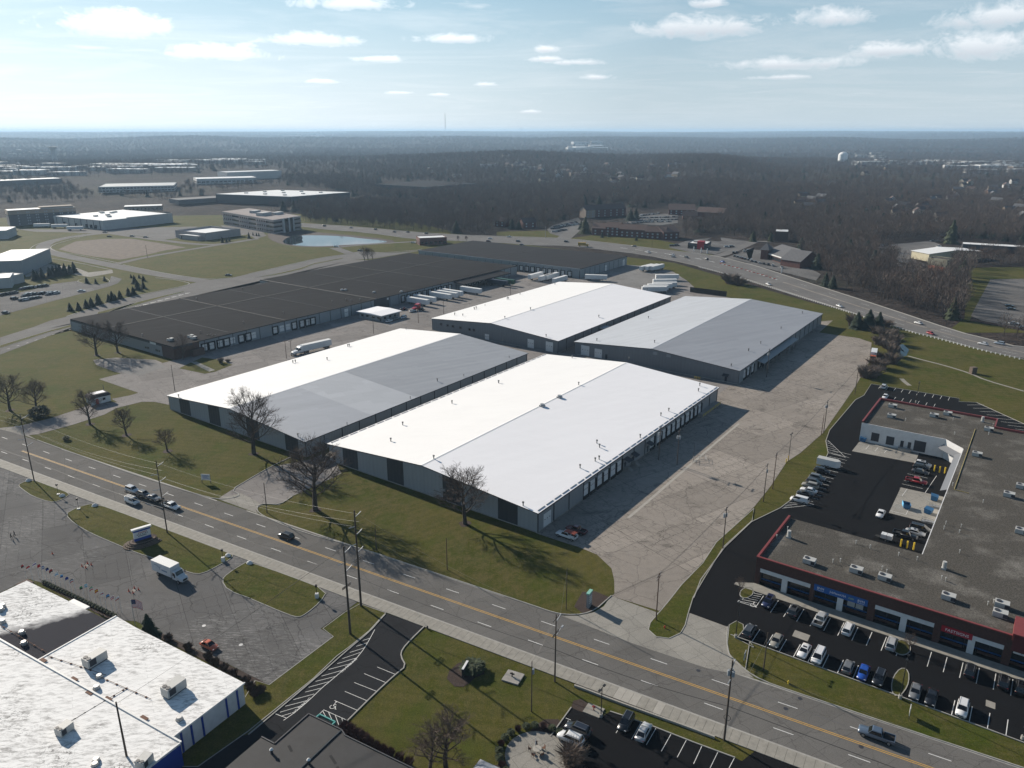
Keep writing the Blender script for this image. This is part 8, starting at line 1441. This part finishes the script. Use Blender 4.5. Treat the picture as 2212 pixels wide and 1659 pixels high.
# low stone retaining wall of the corner lot, stone by stone
t = thing('retaining_wall', 'low wall of pale blocks between sidewalk and corner lot', 'wall', (0, 0, 0)); wl = smooth_line([(11.9, 118.6), (13.6, 117.7), (18.5, 114.8), (24.3, 111.6), (29.9, 108.6), (34.6, 105.9)], 1); sb2 = MB(); sb2.box(-.23, .23, -.16, .16, 0, .22); sb2 = sb2.mesh('stone', MT['slab2'])
acc = 0; k = 0
for a, b in zip(wl, wl[1:]):
    L = hypot(b[0]-a[0], b[1]-a[1]); 
    while acc < L:
        p = lerp2(a, b, acc/L)
        for c_ in range(2): ob('stone', sb2, t, (p[0], p[1], .22*c_), atan2(b[1]-a[1], b[0]-a[0])+RND.uniform(-.04, .04))
        acc += .49; k += 1
    acc -= L
# patio set
cx, cy = (4.2, 102.7); t = thing('patio_table', 'round patio table with closed umbrella on the circular patio', 'table', (cx, cy, .07)); q = MB(); q.cyl(0, 0, .68, .74, .75, n=16); ob('table_top', q, t, mats=MT['slab2']); q = MB(); q.cyl(0, 0, 0, .68, .08, n=6); ob('table_leg', q, t, mats=MT['lampblack']); q = MB(); q.cyl(-.25, .35, .0, 2.7, .03, n=5); q.cyl(-.25, .35, 1.2, 2.6, .13, .03, 8); ob('umbrella', q, t, mats=MT['trimw'])
for k in range(5):
    a = k*1.25+.4; c_ = thing('patio_chair', 'dark metal patio chair at the round table', 'chair', (cx+1.25*cos(a), cy+1.25*sin(a), .07), a, 'patio chairs'); q = MB(); q.box(-.22, .22, -.22, .22, .42, .46); ob('seat', q, c_, mats=MT['rust']); q = MB(); q.box(.2, .24, -.22, .22, .46, .95); ob('backrest', q, c_, mats=MT['rust'])
    for xx in (-.2, .2):
        for yy in (-.2, .2): q = MB(); q.box(xx-.02, xx+.02, yy-.02, yy+.02, 0, .42); ob('leg', q, c_, mats=MT['lampblack'])
# dumpsters, bollards and rails in the mall court
MT['dump'] = mat('blue dumpster steel', (.02, .10, .22), .6, vary=.2, vscale=2)
for p, rz, lab in (((109.0, 190.5), .3, 'blue dumpster with lid open in the middle of the loading pad'), ((113.5, 187.4), -.2, 'lighter blue dumpster at the pad edge near the steps'), ((119.2, 195.3), .1, 'large blue compactor bin against the mall inner wall'), ((117.9, 238.3), 0, 'blue dumpster at the left end of the white court wall')):
    t = thing('dumpster', lab, 'dumpster', (p[0], p[1], .04), CR+rz); q = MB(); q.add([(-.95, -.8, .15), (.95, -.8, .15), (.95, .8, .15), (-.95, .8, .15), (-1.05, -1.0, 1.3), (1.05, -1.0, 1.3), (1.05, .9, 1.6), (-1.05, .9, 1.6)], [(3, 2, 1, 0), (0, 1, 5, 4), (1, 2, 6, 5), (2, 3, 7, 6), (3, 0, 4, 7)]); q.box(-.95, .95, -.75, .75, .16, .2); ob('bin', q, t, mats=MT['dump'])
    q = MB()
    if 'open' in lab: q.box(-1.0, 1.0, .92, 1.0, .6, 1.65)
    else: q.add([(-1.06, -1.02, 1.32), (1.06, -1.02, 1.32), (1.06, .92, 1.62), (-1.06, .92, 1.62)], [(0, 1, 2, 3)])
    ob('lid', q, t, mats=MT['f_sky'] if 'open' in lab else MT['dump'])
bo2 = MB(); bo2.cyl(0, 0, 0, 2.0, .2, n=8); bo2 = bo2.mesh('bollard', MT['yelp'])
for p, lab in zip([(129.3, 214.5), (130.4, 213.6), (131.7, 213), (97.5, 169.8), (98.6, 168.9), (99.9, 168.2)], ('left yellow bollard by the white court car', 'middle yellow bollard by the white court car', 'right yellow bollard by the white court car', 'left yellow bollard by the generator trailer', 'middle yellow bollard by the generator trailer', 'right yellow bollard by the generator trailer')): tag(ob('bollard', bo2, None, (*p, .03)), lab, 'bollard', 'thick yellow bollards in the mall court')
for p, lab in zip([(110.3, 181.5), (116.8, 190.1)], ('gray handrail of the lower court steps', 'gray handrail of the upper court steps')):
    q = MB()
    for z in (.5, 1.0): q.box(-1.6, 1.6, -.03, .03, z-.03, z+.03); q.box(-1.6, 1.6, 1.2, 1.26, z-.03, z+.03)
    for k in range(5): q.box(-1.6+.79*k, -1.55+.79*k, -.03, .03, 0, 1.0); q.box(-1.6+.79*k, -1.55+.79*k, 1.2, 1.26, 0, 1.0)
    q.box(-1.6, 1.6, .05, 1.15, 0, .3); q.box(-.6, 1.6, .05, 1.15, .3, .6); tag(ob('step_rail', q, None, (*p, .03), CR-pi/2, MT['metal']), lab, 'handrail')
# pipe pen in the middle of the yard
px_ = [(56.6, 220.1), (61, 221), (61.7, 224.6), (57.5, 223.4)]; q = MB()
for a, b in zip(px_, px_[1:]+px_[:1]):
    q.tube([(*a, 1.1), (*b, 1.1)], .04, 4); q.tube([(*a, .55), (*b, .55)], .04, 4)
    for f in (0, .5): p = lerp2(a, b, f); q.tube([(*p, 0), (*p, 1.1)], .04, 4)
tag(ob('pipe_railing', q, mats=MT['metal']), 'square gray pipe railing round a pit in the cracked yard', 'railing')
# guard rail with pale posts along the wide road
GRL = offs(hw(1.0, 0), 0); t = thing('guard_rail', 'guard rail with closely set pale posts along the near edge of the wide road', 'guard rail', (0, 0, 0)); gp = MB(); gp.box(-.22, .22, -.14, .14, 0, .85); gp = gp.mesh('rail_post', MT['trimw']); gl = [p for p in smooth_line([(143, 584), (157, 550), (166, 522), (179.2, 477.4), (193.8, 428.7), (205.7, 385.3), (212.4, 373.3), (221.8, 351.1), (232.6, 333.8)], 1)]; q = MB(); strip(q, gl, .08, .45, .75); ob('rail', q, t, mats=MT['metal']); acc = 0
for a, b in zip(gl, gl[1:]):
    L = hypot(b[0]-a[0], b[1]-a[1])
    while acc < L: p = lerp2(a, b, acc/L); ob('rail_post', gp, t, (p[0], p[1], 0), atan2(b[1]-a[1], b[0]-a[0])); acc += 2.1
    acc -= L
ob_ = MB(); ob_.box(-.9, .9, -.3, .3, 0, .35); ob_ = ob_.mesh('median_block', MT['cone'])
for i in range(14):
    j = 31+i*.33; p = lerp2(HL[.46][int(j)], HL[.46][int(j)+1], j-int(j)); tag(ob('median_block', ob_, None, (p[0], p[1], .035), -.25), 'orange block in the line dividing the wide road below the inn', 'road divider', 'orange blocks on the wide road')
a, b = [(115.1, 489.2), (134.8, 474.5)]; L = hypot(b[0]-a[0], b[1]-a[1]); t = thing('screen_fence', 'dark screen fence between gravel yard and the slate roof', 'fence', a, atan2(b[1]-a[1], b[0]-a[0]))
for k in range(8): q = MB(); q.box(L*k/8+.05, L*(k+1)/8-.05, -.05, .05, .1, 3.4); ob('fence_panel', q, t, mats=MT['lampblack']); q = MB(); q.box(L*k/8-.05, L*k/8+.05, -.07, .07, 0, 3.5); ob('fence_post', q, t, mats=MT['trim'])
x, y, h = (198.0, 314.2, 2.9); q = MB(); q.box(-1.2, 1.2, -.9, .9, 0, h); tag(ob('stone_headwall', q, None, (x, y), .2, MT['stone']), 'brown stone block standing in the drain on the grass slope', 'drain structure')
# two people walking through the dealership lot
def person(p, rz, label, coat, ph):
    me = D.meshes.new('person'); V_ = [(0, 0, .95), (0, 0, 1.18), (0, .01, 1.42), (0, .02, 1.54), (0, .03, 1.68), (-.10, 0, .92), (-.10, .16*ph, .50), (-.10, -.02*ph+.02, .08), (-.10, .14, .04), (.10, 0, .92), (.10, -.14*ph, .50), (.10, -.30*ph, .09), (.10, -.18*ph, .05), (-.20, 0, 1.40), (-.25, -.05*ph, 1.14), (-.24, .10*ph, .90), (.20, 0, 1.40), (.25, .08*ph, 1.14), (.24, .20*ph, .92)]
    E_ = [(0, 1), (1, 2), (2, 3), (3, 4), (0, 5), (5, 6), (6, 7), (7, 8), (0, 9), (9, 10), (10, 11), (11, 12), (2, 13), (13, 14), (14, 15), (2, 16), (16, 17), (17, 18)]; RR_ = [.16, .15, .17, .06, .105, .10, .075, .05, .045, .10, .075, .05, .045, .075, .055, .04, .075, .055, .04]
    me.from_pydata(V_, E_, []); o = D.objects.new('person', me); COL.objects.link(o); sk = o.modifiers.new('skin', 'SKIN'); o.modifiers.new('sub', 'SUBSURF').levels = 1; o.modifiers['sub'].render_levels = 1
    for i, v in enumerate(me.skin_vertices[0].data): v.radius = (RR_[i], RR_[i]*.8); v.use_root = i == 0
    me.materials.append(coat); o.location = (*p, .03); o.rotation_euler = (0, 0, rz); tag(o, label, 'person')
    h_ = MB(); h_.cyl(0, -.005, 1.66, 1.82, .115, .07, 9); ob('hair', h_, o, mats=MT['lampblack']); f_ = MB(); f_.cyl(0, .05, 1.56, 1.66, .07, .085, 8); ob('face', f_, o, mats=mat('skin', (.35, .20, .14), .6))
dc = mat('dark clothing', (.014, .014, .017), .9); person((-127.9, 173.5), 2.2, 'person in dark clothes walking, left of the pair in the dealership lot', dc, 1); person((-127.7, 174.6), 2.2, 'person in dark clothes walking, right of the pair in the dealership lot', dc, -1)
# painted symbols and words on the lots
def wheelchair(p, rz, z=.036):
    q = MB(); flat(q, [(-.05+.42*cos(a), -.15+.42*sin(a)) for a in [2.3+i*.36 for i in range(14)]], .10, 0); flat(q, [(-.05, .85), (-.05, .1), (.42, .08), (.65, -.5), (.85, -.42)], .13, 0); flat(q, [(-.05, .45), (.35, .43)], .1, 0); q.sheet([(-.05+.14*cos(a), 1.05+.14*sin(a)) for a in [i*pi/4 for i in range(8)]], 0); o = ob('accessible_symbol', q, None, (*p, z), rz, MT['white']); o['kind'] = 'structure'; o.scale = (1.1, 1.1, 1)
wheelchair((-32.4, 113.5), RR+.2); wheelchair((53.0, 144.7), RR)
for p, a in (((-37.9, 113.6), 0), ((-31.6, 124.6), 0)):
    o = textob('NO PARKING', .75, None, (*p, .036), (0, 0, RR+pi/2+.02), 'white', 'painted_words', 0.0); o['kind'] = 'structure'
# ================================================================== WOODS, HOUSES AND THE FAR TOWN
def wood_tree(seed, h=13, w_=5.2, n=190, m='wtwig', tw=.085):
    """light bare tree for the woods: trunk, limbs and many thin twigs"""
    r = random.Random(seed); tk, cr = MB(), MB(); tk.cyl(0, 0, 0, h*.62, .2, .07, 5, cap=False)
    for i in range(9):
        z = h*(.25+.05*i); a = i*2.4+r.random(); e = Vector((cos(a)*w_*.55, sin(a)*w_*.55, z+h*.26)); tk.tube([(0, 0, z), (e.x*.55, e.y*.55, z+h*.11), tuple(e)], .075, 3, 0, .025)
    for i in range(n):
        u = r.uniform(-1, 1); a = r.uniform(0, 2*pi); rr = r.random()**.45; s_ = sqrt(1-u*u); p = Vector((cos(a)*s_*w_*.62*rr, sin(a)*s_*w_*.62*rr, h*.63+u*h*.36*rr)); d = Vector((p.x*.5, p.y*.5, abs(p.z-h*.4)*.35+1.2)).normalized()+Vector((r.uniform(-.5, .5), r.uniform(-.5, .5), r.uniform(-.3, .3))); L = r.uniform(1.2, 2.4); q = d.cross(Vector((r.uniform(-1, 1), r.uniform(-1, 1), r.uniform(-1, 1)))).normalized()*tw*r.uniform(.6, 1.3)
        cr.add([p-q, p+q, p+d*L], [(0, 1, 2)])
    return tk.mesh('trunk', MT['bark']), cr.mesh('crown', MT[m])
MT['wtwig3'] = mat('woodland twigs russet', (.095, .062, .048), 1.0, vary=.3, vscale=.05)
WT = [wood_tree(1), wood_tree(2, 15, 5.6, 210), wood_tree(3, 12, 6, 200, 'wtwig2'), wood_tree(4, 13, 5, 180, 'wtwig3')]
def poly_r(*ps): return list(ps)
FAR_ = [(q[0]*1500/hypot(*q), q[1]*1500/hypot(*q)) for q in ((-230, 800), (-60, 800), (200, 800), (480, 800), (700, 800), (900, 700))]
EXC = [[(30, 748), (30, 802), (38, 848), (86, 943), (99, 1113), (162, 1095), (159, 1029), (216, 1113), (271, 1029), (244, 893), (182, 827), (168, 748), (212, 798), (233, 744), (239, 738), (265, 738), (250, 673), (228, 587), (229, 560), (208.2, 502.7), (150, 655), (92, 705)], [(-24, 827), (33, 848), (35, 807), (33, 757), (-22, 766)], [(333, 708), (363, 733), (408, 751), (427, 738), (477, 704), (430, 630), (371, 618), (346, 599), (314, 549), (298, 549), (285, 565), (309, 614), (312, 658)], [(352, 587), (410, 599), (269.3, 382.7), (230.4, 384), (233, 394.7), (256.6, 422.4)],
      [(-370, 1061), (-298, 1061), (-266, 1147), (-224, 1104), (-202, 1170), (-221, 1268), (-272, 1329), (-431, 1486), (-488, 1411)], [(-221, 1238), (-176, 1229), (-123, 1170), (-116, 1110), (-160, 1113), (-214, 1141)], [(-243, 1342), (-142, 1304), (-81, 1502), (-181, 1607), (-264, 1607)], [(-297, 1455), (-229, 1304), (-240, 1234), (-276, 1329)], [(-957, 1411), (-939, 1726), (-736, 1726), (-632, 1970), (-558, 1916), (-435, 1502), (-521, 1212), (-664, 1212), (-916, 1411)], [(-219, 859), (-247, 905), (-261, 970), (-289, 1029), (-389, 1045), (-355, 943), (-278, 848), (-228, 770)]]
WOODS = [HF[0:]+[(620, 330), (900, 500)]+FAR_[::-1]+[(-299, 1021), (-286, 1029), (-256, 957)], [(-532, 1113), (-531, 1212), (-448, 1061), (-386, 1029), (-352, 943), (-417, 957), (-473, 1061)], [(-369, 1095), (-365, 1113), (-298, 1061), (-268, 992), (-301, 1029)]]
HOUSE_Z = [[(360, 1000), (411, 1000), (496, 1212), (434, 1212)], [(421, 874), (483, 874), (651, 1189), (567, 1189)], [(499, 862), (573, 862), (1028, 1572), (834, 1534)], [(49, 1455), (139, 1455), (198, 2087), (70, 2087)], [(156, 1411), (323, 1536), (450, 2151), (249, 2219)], [(-50, 1865), (46, 1865), (61, 2495), (-66, 2495)], [(743, 1696), (824, 1696), (1152, 2386), (1039, 2386)]]
RH = random.Random(9); HOUSES = []
hw_m = [mat('house wall '+n, c, .85) for n, c in (('cream', (.36, .32, .26)), ('brick', (.15, .09, .07)), ('white', (.45, .45, .44)), ('tan', (.27, .22, .17)))]; HME = []
for k in range(4):
    q = MB(); q.box(-7, 7, -4.5, 4.5, 0, 5.6); q.add([(-7, -4.5, 5.6), (-7, 4.5, 5.6), (-7, 0, 9.2)], [(0, 2, 1)]); q.add([(7, -4.5, 5.6), (7, 4.5, 5.6), (7, 0, 9.2)], [(0, 1, 2)]); q.box(3, 10.5, -6.5, 3, 0, 3.6); wl_ = q.mesh('wall', hw_m[k])
    q = MB(); q.add([(-7.5, -5.1, 5.2), (7.5, -5.1, 5.2), (7.5, 0, 9.35), (-7.5, 0, 9.35), (7.5, 5.1, 5.2), (-7.5, 5.1, 5.2)], [(0, 1, 2, 3), (3, 2, 4, 5)]); q.add([(2.6, -6.9, 3.4), (10.9, -6.9, 3.4), (10.9, -1.8, 5.9), (2.6, -1.8, 5.9), (10.9, 3.3, 3.4), (2.6, 3.3, 3.4)], [(0, 1, 2, 3), (3, 2, 4, 5)]); HME.append((wl_, q.mesh('roof', MT['grayroof' if k % 2 else 'brownroof'])))
HN_ = ('cream', 'brick', 'white', 'tan'); ZN = ('behind the corner shop', 'above the gravel car yard', 'on the wooded rise at far right', 'behind the red-ridged inn', 'deep in the woods behind the wide inn', 'in the woods above the small brick houses', 'on the dark ridge below the white water tank')
for zi, (zn, n) in enumerate(zip(HOUSE_Z, (9, 14, 20, 10, 16, 8, 6))):
    xs = [p[0] for p in zn]; ys = [p[1] for p in zn]; c_ = 0; tries = 0
    while c_ < n and tries < 600:
        tries += 1; x, y = RH.uniform(min(xs), max(xs)), RH.uniform(min(ys), max(ys))
        if not inpoly(x, y, zn) or any(hypot(x-a, y-b) < 24 for a, b in HOUSES): continue
        k = RH.randrange(4); HOUSES.append((x, y)); c_ += 1; t = thing('house', '%s walled house among bare trees %s' % (HN_[k], ZN[zi]), 'house', (x, y, hgt(x, y)+RH.uniform(2, 5)), RH.choice((0, .5, 1.2, 2.2, -.4)), 'houses '+ZN[zi]); ob('wall', HME[k][0], t); ob('roof', HME[k][1], t)
RT = random.Random(5); PTS = []
def keep(x, y):
    if any(inpoly(x, y, e) for e in EXC): return False
    return not any(abs(x-a) < 13 and -20 < y-b < 9 for a, b in HOUSES)
def hdist(x, y): return min(hypot(p[0]-x, p[1]-y) for p in HFS)
HFS = smooth_line(HF, 2)
d_ = 7.2; y = 180.0
while y < 1500:
    x = -900.0
    while x < 900:
        px, py = x+RT.uniform(-3.2, 3.2), y+RT.uniform(-3.2, 3.2); x += d_
        r = hypot(px, py)
        if r > 1500 or abs(px) > py*.85+60 or px < -330: continue
        if any(inpoly(px, py, wd_) for wd_ in WOODS) and keep(px, py) and hdist(px, py) > 11: PTS.append((px, py, RT.uniform(.75, 1.2)))
    y += d_
# beyond: closed woods thinning into the built-up valleys
for r0, r1, sp in ((1500, 2600, 13.5), (2600, 4300, 22), (4300, 7000, 34), (7000, 11500, 58), (11500, 17000, 90)):
    r = r0
    while r < r1:
        a = -42.0; st = math.degrees(sp/r); r += sp
        while a < 42:
            aa = a+RT.uniform(-.5, .5)*st; rr = r+RT.uniform(-.5, .5)*sp; a += st; x, y = rr*sin(radians(aa)), rr*cos(radians(aa)); nz = mn.noise(Vector((x*.0022, y*.0022, 2.2)))
            town = (aa < -9 and rr < 3000 and nz < .22) or (aa > 20 and 1700 < rr < 3300 and nz < .3) or (aa > 5 and 3300 < rr < 5200 and nz < .1) or nz < -.33
            if town and RT.random() > .42: continue
            if keep(x, y): PTS.append((x, y, RT.uniform(.85, 1.25)*(1 if rr < 2600 else 1.4 if rr < 4300 else 2.1 if rr < 7000 else 2.9 if rr < 11500 else 3.6)))
BP = [(-807, 1170), (-664, 1212), (-621, 1252), (-516, 1201), (-462, 1095), (-457, 1045), (-513, 1113), (-521, 1095), (-366, 1087), (-295, 1053), (-226, 1113), (-207, 1181), (-279, 1607), (-456, 1865), (-745, 2119), (-1443, 2119)]
BX = [[(-682, 1292), (-565, 1324), (-648, 1607), (-745, 1748), (-953, 1748), (-908, 1607)], [(-586, 1440), (-483, 1486), (-450, 1553), (-553, 1916), (-787, 1943)], [(-371, 1058), (-296, 1058), (-226, 1110), (-286, 1396), (-435, 1502), (-503, 1329)], [(-466, 1092), (-395, 1122), (-451, 1292), (-535, 1261)], [(-944, 1455), (-871, 1536), (-1015, 1793), (-1159, 1793)], [(-579, 1113), (-531, 1113), (-576, 1212), (-621, 1212)]]
r = 760.0
while r < 1800:
    a = -42.0
    while a < -3:
        aa = a+RT.uniform(-.4, .4); rr = r+RT.uniform(-5, 5); a += math.degrees(9.5/r); x, y = rr*sin(radians(aa)), rr*cos(radians(aa))
        if mn.noise(Vector((x*.014, y*.014, 6))) > -.02 and inpoly(x, y, BP) and not any(inpoly(x, y, q) for q in BX): PTS.append((x, y, RT.uniform(.6, .95)))
    r += 9.5
PTS.sort(key=lambda p: hypot(p[0], p[1]))
# the nearest trees of the wood stand as trees of their own
for i, (x, y, s_) in enumerate(PTS[:300]):
    t = thing('bare_tree', 'bare brown tree in the wood across the wide road from the warehouses', 'tree', (x, y, hgt(x, y)), RT.uniform(0, 6.2), 'nearest trees of the wood'); t.scale = (s_, s_, s_*RT.uniform(.9, 1.1)); k = RT.choice((0, 0, 1, 1, 2, 3)); ob('trunk', WT[k][0], t); ob('crown', WT[k][1], t)
# the rest of the wood as one mass of scattered trees
kinds = D.collections.new('woodland_tree_kinds')
for k, (a, b) in enumerate(WT):
    q = MB(); me = D.meshes.new('woodland_tree'); vs, fs, ms = [], [], []
    for mi, sm in enumerate((a, b)):
        o_ = len(vs); vs += [tuple(v.co) for v in sm.vertices]
        for p in sm.polygons: fs.append([o_+i for i in p.vertices]); ms.append(mi)
    me.from_pydata(vs, [], fs); me.materials.append(MT['bark']); me.materials.append(b.materials[0]); me.polygons.foreach_set('material_index', ms); kinds.objects.link(D.objects.new('woodland_tree', me))
EVG = D.objects.new('woodland_tree', CONE[0].copy()); EVG.data.transform(Matrix.Scale(12, 4)); kinds.objects.link(EVG)
def scatter(name, pts_):
    me = D.meshes.new(name); me.from_pydata([(x, y, hgt(x, y)-.2) for x, y, s_ in pts_], [], []); n = len(pts_)
    for nm, vals, ty in (('sc', [c for p in pts_ for c in (p[2], p[2], min(p[2], 1+p[2]*.12))], 'FLOAT_VECTOR'), ('kd', [4 if RT.random() < .035 else RT.choice((0, 0, 0, 1, 1, 1, 2, 3)) for _ in range(n)], 'INT'), ('rz', [RT.uniform(0, 6.28) for _ in range(n)], 'FLOAT')):
        at_ = me.attributes.new(nm, ty, 'POINT'); at_.data.foreach_set('vector' if 'V' in ty else 'value', vals)
    o = D.objects.new(name, me); COL.objects.link(o); o['kind'] = 'stuff'; ng = D.node_groups.new(name+'_nodes', 'GeometryNodeTree'); ng.interface.new_socket('Geometry', in_out='INPUT', socket_type='NodeSocketGeometry'); ng.interface.new_socket('Geometry', in_out='OUTPUT', socket_type='NodeSocketGeometry'); t = NT(ng)
    gi, go = t.n('NodeGroupInput'), t.n('NodeGroupOutput'); ci = t.n('GeometryNodeCollectionInfo', transform_space='ORIGINAL'); ci.inputs['Collection'].default_value = kinds; ci.inputs['Separate Children'].default_value = True; ci.inputs['Reset Children'].default_value = True
    def attr(nm, ty): a = t.N.new('GeometryNodeInputNamedAttribute'); a.data_type = ty; a.inputs['Name'].default_value = nm; return a.outputs['Attribute']
    ip = t.n('GeometryNodeInstanceOnPoints', {'Points': gi.outputs[0], 'Instance': ci.outputs[0], 'Pick Instance': True, 'Instance Index': attr('kd', 'INT'), 'Scale': attr('sc', 'FLOAT_VECTOR')}); t.L.new(t.n('ShaderNodeCombineXYZ', {2: attr('rz', 'FLOAT')}).outputs[0], ip.inputs['Rotation']); t.L.new(ip.outputs[0], go.inputs[0]); o.modifiers.new('scatter', 'NODES').node_group = ng; return o
scatter('woodland', PTS[300:])
# distant buildings: pale roofs of the far town and the valley
DB = {}
def dbox(p, L, dp, h, wm, rm, label, group, rz):
    k = (wm, rm)
    if k not in DB: q = MB(); q.box(-.5, .5, -.5, .5, 0, .93, 0); q.box(-.49, .49, -.49, .49, .93, 1, 1); DB[k] = q.mesh('commercial_building', [MT[wm], MT[rm]])
    o = ob('commercial_building', DB[k], None, (p[0], p[1], hgt(*p)), rz); o.scale = (L, dp, h); tag(o, label, 'building', group)
for z_, n, L_, lab, grp, rms in (([(-1142, 1726), (-1062, 1865), (-1287, 2292), (-1461, 2219)], 16, (25, 70), 'pale roofed block among trees at far left', 'blocks at far left', ('roofw3', 'hvac')), ([(-999, 1770), (-767, 1865), (-780, 2219), (-1073, 2292), (-1291, 2151)], 14, (50, 150), 'long pale shed in the business park at far left', 'sheds of the far business park', ('roofw3', 'roofw3', 'hvac')), ([(-1946, 2966), (-1644, 2966), (-2525, 4598), (-3005, 4598)], 40, (10, 40), 'tiny pale building of the suburb below the far left ridge', 'suburb below the far left ridge', ('roofw3', 'hvac', 'grayroof')),
        ([(-1173, 2292), (-693, 2151), (-847, 2634), (-1293, 2684)], 12, (50, 130), 'pale row building beyond the business park', 'row buildings beyond the business park', ('hvac', 'roofw3')), ([(271, 1536), (-14, 1726), (-195, 1685), (-249, 2219), (-19, 2369)], 12, (15, 40), 'pale apartment roof in the woods near the center', 'apartment roofs in the central woods', ('hvac', 'tan')), ([(1097, 2477), (1228, 2496), (1164, 1954), (1292, 1984), (1980, 3058), (1730, 3177), (1241, 2857)], 45, (25, 110), 'pale industrial roof in the valley at far right', 'industrial roofs in the right valley', ('roofw3', 'hvac', 'hvac')), ([(1421, 3374), (1541, 3289), (2052, 4390), (1858, 4390)], 8, (40, 110), 'pale roof beside the far road cut', 'roofs by the far road cut', ('roofw3', 'tan')), ([(269, 4319), (536, 4454), (707, 6034), (489, 5934)], 10, (60, 160), 'bright roof in the far central valley', 'roofs in the far central valley', ('roofw3',)), ([(-2691, 9457), (-1755, 8873), (-3457, 17512), (-4975, 17512)], 9, (80, 200), 'bright speck of building in the hazy far valley', 'specks in the hazy valley', ('roofw3',))):
    xs = [p[0] for p in z_]; ys = [p[1] for p in z_]; c_ = 0
    for _ in range(3000):
        x, y = RH.uniform(min(xs), max(xs)), RH.uniform(min(ys), max(ys))
        if c_ >= n: break
        if inpoly(x, y, z_): L = RH.uniform(*L_); rm = RH.choice(rms); c_ += 1; dbox((x, y), L, L*RH.uniform(.3, .6), RH.uniform(7, 12)+(14 if L_[0] > 55 else 0), RH.choice(('precast', 'tan', 'hvac')), rm, lab, grp, RH.choice((0, .3, -.2)))
x, y, h = (-1455.1, 2539.6, 53.1); t = thing('tower', 'tall slender tower with flared top rising over the far left suburb', 'tower', (x, y, hgt(x, y))); q = MB(); q.cyl(0, 0, 0, h*.8, 9, 7, 10); q.cyl(0, 0, h*.8, h*.96, 8, 10, 10); q.cyl(0, 0, h*.96, h, 15, 15, 10); ob('shaft', q, t, mats=MT['precast'])
x, y = (1111, 2681); t = thing('water_tank', 'white dome-topped water tank on the dark ridge at right', 'water tank', (x, y, hgt(x, y)+6)); q = MB(); q.cyl(0, 0, 0, 24, 15, 15, 18); q.cyl(0, 0, 24, 30, 15, 9, 18); q.cyl(0, 0, 30, 32, 9, 1, 18); ob('shell', q, t, mats=MT['roofw3'])
for x, y, h, lab in ((-1180, 14300, 330, 'thin radio mast on the horizon left of center'), (170, 15000, 120, 'small thin mast on the horizon right of center')): q = MB(); q.cyl(0, 0, 0, h, 5, 2.5, 4); tag(ob('radio_mast', q, None, (x, y, hgt(x, y)), mats=MT['hvac']), lab, 'mast')
# ------------------------------------------------------------------ haze over the whole country
hm = D.materials.new('haze air'); hm.use_nodes = True; t = NT(hm.node_tree); hm.node_tree.nodes.clear()
pv = t.n('ShaderNodeVolumePrincipled', {'Color': (.52, .75, 1.0, 1), 'Density': 0.78e-4, 'Anisotropy': .2})
t.L.new(pv.outputs[0], t.n('ShaderNodeOutputMaterial').inputs['Volume'])
m = MB(); m.box(-27000, 27000, -27000, 27000, -110, 135)
hzo = struct('haze', m, hm, 'stuff')
